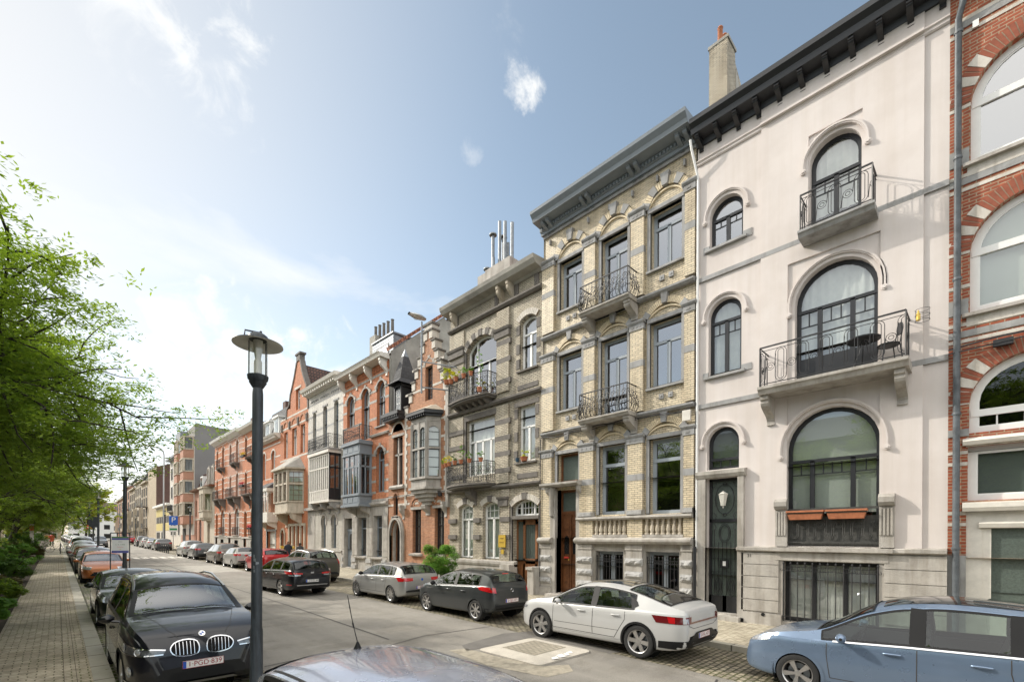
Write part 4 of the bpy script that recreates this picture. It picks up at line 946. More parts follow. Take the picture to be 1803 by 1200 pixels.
bands(mb, W, [2.55, 3.35, 7.75, 7.0, 6.3, 5.55, 10.5, 11.3, 9.55], [(o[0]-.12, o[1]+.12, *o[2:]) for o in OPS]+[(4.5, 6.36, 2, 12, 0, 0)], .22, y=-.105)
for z in (8.72, 4.85, 13.0): mb.px([(.02, z), (-.12, z), (-.2, z+.08), (-.2, z+.16), (.02, z+.2)], -.02, W)
mb.box(4.9, 6.1, -.03, .02, 9.05, 9.25); mb.box(4.9, 6.1, -.03, .02, 5.2, 5.42)
for (a, b, z) in ((3.5, 4.45, 11.65), (-.02, 1.2, 11.65), (3.8, 4.4, 4.05)): mb.box(a, b, -.16, .02, z, z+.3); mb.px([(.02, z+.3), (-.2, z+.3), (-.24, z+.4), (.02, z+.44)], a-.04, b+.04)
for o in (t2, m2):
    archring(mb, o[0], o[1], o[3], max(o[4], .02), .16, -.02, .05) if o[4] else mb.box(o[0]-.2, o[1]+.2, -.02, .05, o[3], o[3]+.2)
    for z in (o[3]-.5, o[2]+.1, (o[2]+o[3])/2-.3): mb.box(o[0]-.2, o[0], -.02, .05, z, z+.42); mb.box(o[1], o[1]+.2, -.02, .05, z, z+.42)
mb.box(m1[0]-.12, m1[1]+.12, -.04, .05, 8.33, 8.6); mb.box(m1[0]-.12, m1[0], -.04, .05, 5.1, 8.33); mb.box(t1[0]-.12, t1[0], -.04, .05, 9.2, 11.72)
for o, n, pk in ((t1, 11, [1, 3, 5, 7, 9]), (g1, 5, [2]), (g2, 5, [2]), (fan, 7, [3])): vouss(mb, o[0], o[1], o[3], o[4], .3, -.10, .05, pk, n)
mb.box(dr[0]-.1, dr[0], -.04, .05, .5, 3.98); mb.box(dr[1], dr[1]+.1, -.04, .05, .5, 3.98); mb.box(dr[0], dr[1], -.06, .3, 3.44, 3.58)
for x in (.55, 3.5, 4.8, 6.0): mb.box(x-.12, x+.12, -.05, .02, 13.3, 13.75); mb.box(x-.05, x+.05, -.07, .02, 13.4, 13.65)
H.b(mb, 'stone_band')
mb = MB(); mb.mat('whitestone')
for o in (t1, g1, g2, fan, t2):
    mb.mat('mortar'); archring(mb, o[0], o[1], o[3], o[4], .24, -.055, .05); mb.mat('whitestone'); rbricks(mb, o[0], o[1], o[3], o[4], .25, -.07, .05, int((o[1]-o[0])/.085))
H.b(mb, 'brick_arch')
mb = MB(); mb.mat('greystone'); mb.box(0, 4.5, -.12, .02, .1, 1.35); mb.px([(.02, 1.35), (-.16, 1.35), (-.2, 1.45), (-.2, 1.55), (.02, 1.6)], 0, 4.9); mb.box(4.3, 4.9, -.5, .02, .1, 1.45); mb.box(6.0, W-.02, -.5, .02, .1, 1.3); mb.box(5.95, W-.02, -.56, .02, 1.3, 1.42); mb.box(4.9, 6.0, -.3, .3, .1, .5); H.b(mb, 'stone_base')
mb = MB(); mb.mat('render_'); cornice(mb, W, 13.75, [(.05, 0), (.15, .08), (.5, .14), (.62, .3), (.66, .45), (0, .5)], -.1)
H.b(mb, 'cornice')
for x in (.55, 3.95, 4.6): g = MB(); corbel(g, x, .14, 13.85, .8, .45); H.b(g, 'cornice_bracket', 'creamstone')
win(H, t1, 'white', (.58,), (.33, .68), (.28,), glass='glassbright', fw=.06); win(H, t2, 'white', (.68,), (.5,), cur='blind', glass='glassbright', sill='darkstone')
win(H, m1, 'white', (.62,), (.24, .5, .78), (), cur='full'); win(H, m2, 'white', (.63,), (.5,), cur='full', sill='darkstone')
for o in (g1, g2): win(H, o, 'white', (.72,), (.5,), (), [(.25, .74, .25, 1), (.5, .74, .5, 1), (.75, .74, .75, 1), (.04, .85, .96, .85)], cur='blind')
win(H, fan, 'white', (), (.25, .75), (), [(.375, .05, .375, .95), (.5, .05, .5, 1), (.625, .05, .625, .95), (.03, .5, .97, .5)], fw=.06)
mb = MB(); mb.mat('woodlight'); y = .28
for (x0, x1, z0, z1) in ((5.0, 5.12, .5, 3.42), (5.72, 5.84, .5, 3.42), (5.0, 5.84, 3.2, 3.42), (5.0, 5.84, .5, 1.5), (5.0, 5.84, 1.62, 1.72), (4.6, 4.66, .5, 3.42), (6.14, 6.2, .5, 3.42), (4.6, 5.0, .5, 1.62), (5.84, 6.2, .5, 1.62), (4.66, 5.0, 3.34, 3.42), (5.84, 6.14, 3.34, 3.42)): mb.box(x0, x1, y, y+.07, z0, z1)
mb.box(5.12, 5.72, y-.02, y+.02, .62, 1.35)
mb.mat('iron')
for k in range(5): mb.tube([(5.2+k*.11, y+.02, 1.72), (5.2+k*.11, y+.02, 3.2)], .008, 3)
fd = H.b(mb, 'front_door'); g = MB(); g.add([(4.62, y+.05, 1.6), (6.18, y+.05, 1.6), (6.18, y+.05, 3.4), (4.62, y+.05, 3.4)], [(0,1,2,3)]); H.b(g, 'pane', 'frost', fd)
balcony(H, .6, 3.55, 9.2, .62, 'darkstone', 'scroll', hh=.98, curve=.2, brk=[1.0, 1.45, 1.9, 2.35, 2.8, 3.2], brw=.16, brh=.35)
balcony(H, .35, 3.5, 5.15, .55, 'darkstone', 'scroll', hh=.98, curve=.35, brk=[1.95], brw=.4, brh=.8)
mb = MB(); mb.mat('brass'); mb.box(3.86, 4.3, -.16, -.11, 2.2, 2.75); mb.box(4.0, 4.18, -.14, -.11, 1.9, 2.1); mb.mat('iron')
H.b(mb, 'door_plaque')
for i, (tx, z) in enumerate((('cabinet', 2.6), ('dentaire', 2.42))): text_mesh(tx, .09, 'plaque_lettering', 'wood', H.root, Matrix.Translation((4.08, -.163, z-H.zb)) @ rotm)
g = MB(); g.box(1.3, 3.1, 1.2, 2.6, 14.0, 16.3); g.box(.7, 1.3, 1.2, 2.2, 14.0, 16.2); ch = H.b(g, 'chimney', 'greystone')
for (x, y, z0, z1, c_) in ((1.55, 1.5, 16.3, 18.1, 1), (1.9, 1.9, 16.3, 18.0, 1), (2.05, 1.5, 16.3, 18.6, 0), (2.25, 1.9, 16.3, 17.6, 0), (2.45, 1.5, 16.3, 18.4, 0), (2.85, 1.6, 16.3, 18.2, 0), (1.0, 1.6, 16.2, 16.6, 1), (1.8, 1.3, 16.3, 16.8, 0)):
    g = MB(); g.lathe([(.085, z0), (.085, z1), (.0, z1)], (x, y, 0), 10)
    if c_: g.lathe([(.05, z1+.05), (.2, z1+.02), (.19, z1+.08), (.0, z1+.16)], (x, y, 0), 12)
    H.b(g, 'flue_pipe', 'zinc', ch, smooth=50)
# street light fixed to this facade
sl_ = thing('wall_street_light', (D, 19.0, 11.5), 'flat grey street light on a tall pipe bracketed off the weathered brick front', 'street light', rz=-pi/2)
g = MB(); g.tube([(-.9, -1.3, -1.6), (-.9, -1.3, 2.0)], .045, 6); g.tube([(-.9, -1.3, 0), (.4, 0, -.3)], .035, 6); g.tube([(-.9, -1.3, -1.3), (.4, 0, -1.5)], .035, 6); g.build('bracket_pipe', 'zinc', sl_, smooth=60)
g = MB(); P = [(0, .0), (.14, .02), (.17, .10), (.1, .2), (0, .22)]
rows = []
for i in range(9):
    t = i/8; wv = .12+.12*sin(pi*min(1, t*1.1)); rows.append([(-.9+wv*cos(a)*1.0, -1.1-.95*t, 2.05+.12+(.13 if sin(a) > 0 else .08)*sin(a)*(.6+.4*sin(pi*t))) for a in [2*pi*k/10 for k in range(11)]])
g.grid(rows); g.build('lamp_head', 'aluminium', sl_, smooth=50)
g = MB(); g.lathe([(.0, -.12), (.1, -.1), (.15, 0)], (-.9, -1.65, 2.12), 12); g.build('lamp_glass', 'clearglass', sl_, smooth=60)

# ================================================================ stepped gable house with oriel
H = House('stepped_gable_house', 25.4, 19.22, .42, 'orange brown brick house with a stepped gable, grey stone oriel and small pointed turret roof'); W = H.W
X = lambda Y: 25.4-Y
tw = op(3.9, 4.6, 10.1, 11.95, .0, .2); oa = op(.45, 1.7, 8.85, 8.95, .5, .12); ow = op(.55, 1.6, 5.72, 8.6, 0, .2)
slit = op(.62, 1.1, 3.95, 4.9, .35, .15); dr = op(.35, 1.6, .55, 2.75, .95, .45)
w1 = op(2.7, 3.55, 1.75, 4.2, 0, .2); w2 = op(4.85, 5.7, 1.75, 4.2, 0, .2)
mb = MB()
wall(mb, W, .1, 9.7, [ow, slit, dr, w1, w2], 'b_gable')
mb.mat('b_gable')
# the gable proper rises over the right two thirds, in steps
gx0, gx1 = 1.9, W; n = 7; cxg = 4.2
prof = [(gx0, 9.7)]; 
stepz = [10.1+.62*i for i in range(n)]
lx = [gx0+.18+(cxg-.35-gx0-.18)*i/(n-1) for i in range(n)]; rxs = [gx1-.05-(gx1-.05-cxg-.35)*i/(n-1) for i in range(n)]
L_ = [(gx0, 9.7), (gx0, stepz[0])]
for i in range(1, n): L_ += [(lx[i], stepz[i-1]), (lx[i], stepz[i])]
R_ = [(gx1, 9.7), (gx1, stepz[0])]
for i in range(1, n): R_ += [(rxs[i], stepz[i-1]), (rxs[i], stepz[i])]
zz = [9.7]+stepz
for i in range(n):
    a = gx0 if i == 0 else lx[i]; b = gx1 if i == 0 else rxs[i]; z0, z1 = zz[i], zz[i+1]
    if z1 <= 10.1+1e-6: mb.box(a, b, 0, .35, z0, z1)
    elif z0 < 11.95: 
        mb.box(a, 3.9, 0, .35, z0, z1); mb.box(4.6, b, 0, .35, z0, z1)
    else: mb.box(a, b, 0, .35, z0, z1)
mb.box(3.9, 4.6, 0, .34, 11.95, stepz[3]); 
H.b(mb, 'wall')
mb = MB(); mb.mat('whitestone')
for i in range(n):
    for (x, sg) in ((lx[i] if i else gx0+.05, 1), (rxs[i] if i else gx1-.05, -1)):
        z = stepz[i]; xa, xb = (x-.06, x+.26) if sg == 1 else (x-.26, x+.06)
        mb.box(xa, xb, -.05, .4, z-.42, z); mb.mat('darkstone'); mb.box(xa-.05, xb+.05, -.1, .45, z, z+.09); mb.mat('whitestone')
mb.box(cxg-.35, cxg+.35, -.04, .4, stepz[-1], stepz[-1]+.35); mb.mat('darkstone'); mb.box(cxg-.42, cxg+.42, -.1, .45, stepz[-1]+.35, stepz[-1]+.47)
H.b(mb, 'gable_coping')
g = MB(); vouss(g, 3.85, 4.65, 12.05, .35, .14, -.03, .05, [0, 3, 6], 7); archring(g, 3.9, 4.6, 12.05, .3, .05, -.02, .03); H.b(g, 'window_arch', 'greystone')
mb = MB(); mb.mat('whitestone')
bands(mb, W, [5.0, 8.85, 7.9, 4.5], [(o[0]-.02, o[1]+.02, *o[2:]) for o in (ow, slit, dr, w1, w2, oa)]+[(3.1, 5.4, 5, 9.6, 0, 0), (0, 1.95, 6, 8, 0, 0)], .12)
mb.box(gx0, 3.88, -.014, .02, 10.75, 10.87); mb.box(4.62, W, -.014, .02, 10.75, 10.87); mb.box(2.6, 3.88, -.014, .02, 12.0, 12.12); mb.box(4.62, 5.6, -.014, .02, 12.0, 12.12)
for k in range(22): mb.box(1.86, 2.02+(.12 if k % 2 else 0), -.03, .02, 4.3+k*.24, 4.54+k*.24-.004); mb.box(W-.36-(.1 if k % 2 else 0), W-.22, -.05, .02, 4.3+k*.26, 4.56+k*.26-.004)
archring(mb, oa[0], oa[1], 8.9, .5, .1, -.02, .05)
H.b(mb, 'stone_band')
mb = MB(); mb.mat('greystone'); mb.box(W-.22, W-.0, -.14, .02, 4.2, 10.4); mb.box(W-.24, W, -.2, .02, 10.4, 10.6)
mb.px([(.02, 5.5), (-.14, 5.5), (-.18, 5.6), (-.1, 5.72), (.1, 5.74)], .3, 1.85); mb.box(.9, 1.02, .1, .2, 5.72, 8.6); mb.box(.55, 1.6, .1, .2, 7.5, 7.6); mb.box(.4, 1.75, -.03, .1, 8.6, 8.75)
for o in (w1, w2): mb.box(o[0]-.15, o[1]+.15, -.05, .1, 4.2, 4.34); mb.px([(.02, 1.6), (-.15, 1.6), (-.18, 1.7), (.1, 1.77)], o[0]-.15, o[1]+.15)
mb.box(1.7, W, -.08, .02, .1, 1.2); mb.box(.0, .3, -.08, .02, .1, 1.0)
mb.box(.5, 1.35, -.1, .02, 3.78, 3.88)
for wd, yy in ((.24, -.1), (.12, -.16)): archring(mb, dr[0], dr[1], dr[3], dr[4], wd, yy, .05, leg=2.2)
archring(mb, dr[0], dr[1], dr[3], dr[4], -.12, .1, .25, leg=2.2)
for x in (1.75, 5.85): corbel(mb, x, .2, 4.5, .8, .3)
H.b(mb, 'stone_trim')
mb = MB(); mb.mat('b_gable')
for o in (w1, w2): archring(mb, o[0]-.05, o[1]+.05, 4.4, .42, .2, -.06, .05); archring(mb, o[0]+.15, o[1]-.15, 4.4, .25, .1, -.03, .05)
archring(mb, slit[0], slit[1], 4.9, .35, .12, -.03, .05); mb.py(arcp(.5, 1.65, 8.92, .45), -.0, .03)
H.b(mb, 'brick_arch')
win(H, tw, 'black', (.55,), (.5,), (), grid_munt(.05, .95, .0, 1, 2, 5), fw=.05, cur='full', glass='glassbright'); win(H, ow, 'black', (), (), glass='glassdark', fw=.05, y=.05); win(H, slit, 'black', (), (), glass='glassdark', fw=.03)
for o in (w1, w2): win(H, o, 'black', (.62,), (.5,), (.5,), [(.25, .05, .25, .95), (.75, .05, .75, .95), (.05, .2, .95, .2), (.05, .4, .95, .4), (.05, .8, .95, .8)], cur='full', fw=.06)
mb = MB(); mb.mat('black'); mb.py([(dr[0], .55)]+arcp(*dr[:2], dr[3], dr[4])+[(dr[1], .55)], .42, .46); mb.mat('leafbrown'); mb.lathe([(.16, -.04), (.22, -.07), (.28, -.04), (.22, 0), (.16, -.04)], (1.1, .42, 2.35), 12, 'y'); H.b(mb, 'front_door')
# oriel: three sided, round headed lights over tall lights
O = [(3.15, .02), (3.55, -.62), (4.95, -.62), (5.35, .02)]
def offp(P, d): return [(P[0][0]-d, P[0][1]), (P[1][0]-d*.7, P[1][1]-d), (P[2][0]+d*.7, P[2][1]-d), (P[3][0]+d, P[3][1])]
mb = MB(); mb.mat('greystone'); mb.pz(offp(O, .12), 5.72, 5.84); mb.pz(offp(O, .02), 5.3, 5.72); mb.pz(offp(O, .14), 5.18, 5.3); mb.pz(offp(O, .02), 8.75, 9.0); mb.pz(offp(O, .05), 7.3, 7.4)
for k in range(4): mb.pz([(4.25+(x-4.25)*(1-.2*k), y*(1-.22*k)) for x, y in offp(O, .02)], 5.18-.2*(k+1), 5.18-.2*k)
corbel(mb, 4.25, .4, 4.4, .55, .35)
ori = H.b(mb, 'oriel_window')
mb = MB(); mb.mat('greystone'); g = MB(); fr = MB(); fr.mat('black')
for (p, q) in zip(O, O[1:]):
    d = Vector((q[0]-p[0], q[1]-p[1])); L0 = d.length; d.normalize(); nrm = Vector((d.y, -d.x))
    nb = 2 if L0 > 1 else 1
    def T2(u, v, z): return (p[0]+d.x*u+nrm.x*v, p[1]+d.y*u+nrm.y*v, z)
    for k in range(nb+1):
        u = L0*k/nb
        mb.add([T2(u-.08, -.1, 5.84), T2(u+.08, -.1, 5.84), T2(u+.08, .03, 5.84), T2(u-.08, .03, 5.84), T2(u-.08, -.1, 8.75), T2(u+.08, -.1, 8.75), T2(u+.08, .03, 8.75), T2(u-.08, .03, 8.75)], [(0,3,2,1), (4,5,6,7), (0,1,5,4), (1,2,6,5), (2,3,7,6), (3,0,4,7)])
    for k in range(nb):
        u0, u1 = L0*k/nb+.08, L0*(k+1)/nb-.08
        A = arcp(u0, u1, 8.2, (u1-u0)/2*.98, 8); z_ = 8.75
        for a, b in zip(A, A[1:]): mb.add([T2(a[0], 0, a[1]), T2(b[0], 0, b[1]), T2(b[0], 0, z_), T2(a[0], 0, z_)], [(0,1,2,3)])
        g.add([T2(u0, -.06, 5.84), T2(u1, -.06, 5.84), T2(u1, -.06, 8.7), T2(u0, -.06, 8.7)], [(0,1,2,3)])
        for z in (5.88, 6.35, 6.85, 7.27, 7.43, 7.8, 8.2): fr.tube([T2(u0, -.04, z), T2(u1, -.04, z)], .018, 4)
        for u in [u0+.02, u1-.02]+([(u0+u1)/2] if nb == 2 else []): fr.tube([T2(u, -.04, 5.84), T2(u, -.04, 8.55)], .018, 4)
g2_ = MB(); g2_.add([(O[0][0]+.1, -.02, 5.9), (O[1][0]+.1, -.5, 5.9), (O[2][0]-.1, -.5, 5.9), (O[3][0]-.1, -.02, 5.9), (O[0][0]+.1, -.02, 8.7), (O[1][0]+.1, -.5, 8.7), (O[2][0]-.1, -.5, 8.7), (O[3][0]-.1, -.02, 8.7)], [(0,1,5,4), (1,2,6,5), (2,3,7,6)]); H.b(g2_, 'curtain', 'blind', ori); H.b(mb, 'mullion', parent=ori); H.b(g, 'pane', 'glass', ori); H.b(fr, 'glazing_bars', parent=ori)
mb = MB(); mb.mat('black'); mb.pz(offp(O, .28), 9.12, 9.3); mb.pz(offp(O, .14), 9.0, 9.12)
for k in range(9): mb.box(3.45+k*.19, 3.52+k*.19, -.85, -.65, 9.0, 9.12)
mb.mat('creamstone'); P = offp(O, .3); T_ = [(3.6, .02, 9.75), (3.95, -.1, 9.75), (4.55, -.1, 9.75), (4.9, .02, 9.75)]
mb.add([(x, y, 9.3) for x, y in P]+T_, [(0,1,5,4), (1,2,6,5), (2,3,7,6), (4,5,6,7)]); H.b(mb, 'oriel_roof', parent=ori)
# left side: set-back wall, black box cornice and the slated turret
mb = MB(); mb.mat('black'); mb.box(.0, 1.9, -.55, .3, 9.75, 9.95); mb.box(.05, 1.86, -.45, .1, 9.5, 9.75); 
for k in range(10): mb.box(.1+k*.18, .17+k*.18, -.52, -.44, 9.6, 9.75)
H.b(mb, 'box_gutter')
mb = MB(); mb.mat('black'); mb.box(.75, .85, -.1, 0, 9.95, 11.6); mb.box(1.45, 1.55, -.1, 0, 9.95, 11.6); mb.box(.7, 1.6, -.1, .9, 11.5, 11.7); mb.box(.8, 1.5, 0, .9, 9.95, 11.6)
tur = H.b(mb, 'turret_dormer'); o = op(.92, 1.38, 10.1, 11.35, 0, -.03)
g = MB(); g.box(.95, 1.35, -.04, -.01, 10.1, 11.3); H.b(g, 'pane', 'glass', tur); g = MB(); 
for z in (10.1, 10.5, 10.9, 11.3): g.box(.93, 1.37, -.06, -.03, z, z+.03)
for x in (.93, 1.14, 1.35): g.box(x, x+.03, -.06, -.03, 10.1, 11.33)
H.b(g, 'glazing_bars', 'white', tur)
mb = MB(); mb.mat('slate'); c_ = (1.15, .4)
def sq(r, z): return [(c_[0]-r, c_[1]-r*1.3, z), (c_[0]+r, c_[1]-r*1.3, z), (c_[0]+r, c_[1]+r*1.3, z), (c_[0]-r, c_[1]+r*1.3, z)]
prev = sq(.66, 11.65)
for r, z in ((.42, 11.95), (.33, 12.5), (.13, 13.4)):
    cur_ = sq(r, z); mb.add(prev+cur_, [(0,1,5,4), (1,2,6,5), (2,3,7,6), (3,0,4,7)]); prev = cur_
mb.mat('zinc'); mb.add(prev+[(c_[0], c_[1], 13.9)], [(0,1,4), (1,2,4), (2,3,4), (3,0,4)]); mb.tube([(c_[0], c_[1], 13.8), (c_[0], c_[1], 14.4)], .015, 4)
H.b(mb, 'turret_roof', parent=tur)
# tiled roof behind, steep, with the cement-rendered flank of the next house
mb = MB(); mb.mat('tile'); mb.px([(.35, 9.9), (3.6, 13.6), (7.0, 10.0)], 0, W); H.b(mb, 'roof')
mb = MB(); mb.mat('render_'); mb.add([(W, .3, .1), (W, 9, .1), (W, 9, 13), (W, .3, 10)], [(0,1,2,3)]); mb.mat('dark'); mb.add([(0.03, 1.3, .4), (W-.03, 1.3, .4), (W-.03, 1.3, 12), (0.03, 1.3, 12)], [(0,1,2,3)]); H.b(mb, 'side_wall')
g = MB(); g.tube([(x, -.12, 5.05+.02*sin(x*5)) for x in [i*.3 for i in range(21)]], .025, 4); g.lathe([(0, -.12), (.12, -.1), (.12, .1), (0, .12)], (5.55, -.18, 4.9), 8); H.b(g, 'facade_cable', 'iron')
# ornamental rendered party wall of the weathered brick house, tile verge
g = MB(); g.px([(.1, 9.0), (5.2, 9.0), (5.2, 16.2), (4.0, 17.4), (.1, 14.0)], -.02, .1); H.b(g, 'party_wall', 'render_')
g = MB(); g.px([(-.05, 14.0), (4.0, 17.45), (4.0, 17.7), (-.1, 14.2)], -.2, .18); H.b(g, 'verge_tiles', 'tile')
# ================================================================ orange brick house with grey oriel
H = House('orange_brick_house', 31.7, 25.4, .50, 'bright orange brick house with grey stone ground floor, boxy grey oriel and slate dormer'); W = H.W
X = lambda Y: 31.7-Y
T = [op(.6, 1.75, 10.15, 11.9, .42, .2), op(2.75, 3.85, 9.05, 11.95, .42, .2), op(4.8, 5.85, 9.62, 12.0, .42, .2)]
Mw = op(4.75, 5.8, 5.46, 7.9, .4, .2); bw = op(1.9, 4.1, 5.4, 8.5, 0, .1)
G = [op(.4, 1.5, .6, 3.95, 0, .25), op(2.35, 3.55, 1.38, 3.95, 0, .25), op(4.5, 5.6, 1.38, 4.0, 0, .25)]
mb = MB(); wall(mb, W, 4.75, 13.6, T+[Mw, bw], 'b_orange'); mb.mat('greystone'); wall(mb, W, .1, 4.75, G, 'greystone', y=-.03)
H.b(mb, 'wall'); shell(H, 13.7, 'b_orange', roofmat='darktile', rh=3.7)
mb = MB(); mb.mat('greystone')
bands(mb, W, [12.75, 11.85, 11.2, 10.1, 9.05, 7.8, 7.0, 6.1, 5.4], [(o[0]-.0, o[1], *o[2:]) for o in T+[Mw, bw]], .15)
for o in T+[Mw]:
    archring(mb, o[0], o[1], o[3], o[4], .12, -.05, .05, leg=.15); vouss(mb, o[0], o[1], o[3], o[4], .24, -.06, .05, [0, 4, 8], 9)
mb.px([(.02, 9.0), (-.12, 9.0), (-.16, 9.1), (.02, 9.18)], 4.1, W); mb.px([(.02, 4.62), (-.12, 4.62), (-.2, 4.72), (-.2, 4.82), (.02, 4.9)], 0, W); mb.box(4.1, W, -.02, .02, 4.9, 5.05)
for (a, b) in ((.0, .36), (1.54, 2.3), (3.6, 4.45), (5.65, W)):
    for k in range(7): mb.box(a+.02, b-.02, -.06, -.02, 1.45+k*.37, 1.45+k*.37+.345)
    mb.box(a, b, -.1, -.02, .1, 1.4); 
    for z in (.55, 1.0): mb.mat('rough'); mb.box(a+.08, b-.08, -.16, -.08, z, z+.25); mb.mat('greystone')
for o in G[1:]: mb.px([(.02, 1.25), (-.2, 1.25), (-.24, 1.34), (.2, 1.4)], o[0]-.1, o[1]+.1)
H.b(mb, 'stone_trim')
mb = MB(); mb.mat('b_orange')
for o in T+[Mw]: archring(mb, o[0], o[1], o[3], o[4], .12, -.02, .05)
for k in range(30): mb.box(.15+k*.205, .26+k*.205, -.06, .02, 13.05, 13.4)
H.b(mb, 'brick_arch')
for i, o in enumerate(T): win(H, o, 'greypaint', (.66,) if i else (.5,), (.5,), cur='full', sill='bluestone' if i == 2 else None)
win(H, Mw, 'greypaint', (.72,), (.5,), glass='glass'); 
for o in G[1:]: win(H, o, 'greypaint', (.72,), (), glass='glass')
mb = MB(); mb.mat('greypaint'); mb.box(.4, 1.5, .2, .26, .6, 3.1); mb.box(.4, 1.5, .15, .26, 3.05, 3.2)
for (x0, x1) in ((.5, .92), (.98, 1.4)): mb.box(x0, x1, .17, .2, .7, 1.6)
mb.mat('dark'); mb.py([(.72, 1.8)]+arcp(.72, 1.18, 2.7, .2)+[(1.18, 1.8)], .18, .2); fd = H.b(mb, 'front_door'); g = MB(); g.add([(.45, .2, 3.2), (1.45, .2, 3.2), (1.45, .2, 3.9), (.45, .2, 3.9)], [(0,1,2,3)]); H.b(g, 'pane', 'glass', fd)
# oriel box
x0, x1, pj = 1.85, 4.2, -.85
mb = MB(); mb.mat('greypaint'); mb.box(x0-.1, x1+.1, pj-.08, .05, 5.28, 5.42); mb.box(x0, x1, pj, .05, 4.75, 5.28); mb.box(x0-.1, x1+.1, pj-.1, .05, 4.6, 4.75); mb.box(x0, x1, pj, .05, 8.0, 8.55); mb.box(x0-.12, x1+.12, pj-.12, .05, 8.55, 8.7); mb.box(x0-.06, x1+.06, pj-.06, .05, 7.9, 8.0)
for (x, y) in ((x0, pj), (x1-.14, pj), (x1-.14, -.12), (x0, -.12), (x0+.75, pj) ): mb.box(x, x+.14, y, y+.14, 5.42, 7.9)
for k in range(3): mb.box(x0+.12+k*.75, x0+.7+k*.75, pj-.02, pj+.01, 4.85, 5.2); mb.box(x0+.12+k*.75, x0+.7+k*.75, pj-.02, pj+.01, 8.1, 8.45)
ori = H.b(mb, 'oriel_window'); 
g = MB(); g.add([(x0+.07, pj+.05, 5.42), (x1-.07, pj+.05, 5.42), (x1-.07, pj+.05, 7.9), (x0+.07, pj+.05, 7.9)], [(0,1,2,3)]); g.add([(x1-.05, pj+.1, 5.42), (x1-.05, 0, 5.42), (x1-.05, 0, 7.9), (x1-.05, pj+.1, 7.9)], [(0,1,2,3)]); H.b(g, 'pane', 'glass', ori)
g = MB(); bars(g, [(x0, 7.15, x1, 7.15, .1), (x0+1.5, 5.42, x0+1.5, 7.9, .08), (x0+1.1, 5.42, x0+1.1, 7.1, .06), (x0+.4, 5.42, x0+.4, 7.1, .06), (x0+1.95, 5.42, x0+1.95, 7.1, .06)], pj+.02, pj+.09); g.box(x1-.09, x1-.02, pj+.1, 0, 7.1, 7.2); g.box(x1-.09, x1-.02, pj/2-.03, pj/2+.03, 5.42, 7.9); H.b(g, 'glazing_bars', 'greypaint', ori)
g = MB(); corbel(g, x0+.2, .2, 4.6, .6, .7); corbel(g, x1-.2, .2, 4.6, .6, .7); H.b(g, 'oriel_bracket', 'greystone', ori)
balcony(H, 1.8, 4.25, 8.8, .9, 'greypaint', 'scroll', hh=.95)
mb = MB(); mb.mat('offwhite'); cornice(mb, W, 13.5, [(.05, 0), (.6, .05), (.66, .2), (.74, .3), (0, .34)], -.1); H.b(mb, 'cornice')
for x in (.25, 2.1, 4.1, 6.05): g = MB(); corbel(g, x, .16, 13.52, 1.0, .55); H.b(g, 'cornice_bracket', 'offwhite')
mb = MB(); mb.mat('zinc'); mb.box(2.75, 5.4, .8, 3.6, 13.7, 15.6); mb.mat('greyframe'); 
for k in range(9): mb.box(2.72, 5.43, .77, .82, 13.75+k*.2, 13.93+k*.2)
mb.mat('black'); mb.box(3.3, 4.9, .74, .79, 14.1, 15.1); mb.mat('zinc'); mb.box(2.65, 5.5, .7, 3.8, 15.6, 15.7); do = H.b(mb, 'dormer')
g = MB(); g.box(3.38, 4.05, .72, .745, 14.18, 15.02); g.box(4.15, 4.82, .72, .745, 14.18, 15.02); H.b(g, 'pane', 'glassbright', do)
mb = MB(); mb.box(.9, 1.7, 1.5, 2.3, 14, 16.9); mb.box(1.7, 3.6, 1.6, 2.2, 14, 16.3); ch = H.b(mb, 'chimney', 'render_')
for k in range(5): g = MB(); g.lathe([(.12, 16.2), (.10, 17.7-.06*k), (.13, 17.75-.06*k)], (1.05+k*.58, 1.9, 0), 8); H.b(g, 'chimney_pot', 'darkstone', ch)

# ================================================================ white glazed brick house
H = House('white_brick_house', 38.1, 31.7, .58, 'white glazed brick house with timber box oriel, iron balcony and three narrow upper windows'); W = H.W
T = [op(.95, 1.6, 9.0, 12.2, .2, .2), op(2.9, 3.65, 9.0, 12.3, .2, .2), op(4.85, 5.6, 9.0, 12.35, .2, .2)]
G = [op(.3, 1.3, .65, 3.9, .35, .25), op(2.7, 3.5, 1.85, 3.95, .35, .2), op(4.5, 5.35, 1.85, 3.95, .35, .2)]
mb = MB(); wall(mb, W, .1, 14.0, T+G+[op(2.6, 5.9, 5.3, 8.6, 0, .1)], 'b_white'); H.b(mb, 'wall'); shell(H, 14.0, 'b_white', roofmat='darktile')
mb = MB(); mb.mat('bandstone'); bands(mb, W, [13.0, 12.05, 10.9, 4.6, 7.5, 6.4], T+G+[(2.6, 5.9, 5, 9, 0, 0)], .12)
for o in T: mb.box(o[0]-.08, o[1]+.08, -.04, .05, o[3]+.2, o[3]+.32)
for k in range(3):
    for j in range(4): archring(mb, .55+k*1.95+j*.38, .55+k*1.95+j*.38+.3, 13.2, .14, .05, -.04, .02)
H.b(mb, 'stone_band')
mb = MB(); mb.mat('greystone'); 
for o in G: archring(mb, o[0], o[1], o[3], o[4], .18, -.04, .05, leg=.4)
mb.box(0, W, -.08, .02, .1, 1.6); mb.box(0, W, -.13, .02, 1.6, 1.72); mb.box(.1, 1.5, -.02, .02, 1.72, 4.5); mb.box(-.0, W, -.3, .02, 4.75, 4.95); H.b(mb, 'stone_base')
for o in T: win(H, o, 'greypaint', (.72,), (.5,), cur='full', glass='glass')
for o in G[1:]: win(H, o, 'greypaint', (.72,), (.5,), cur='sides', glass='glass')
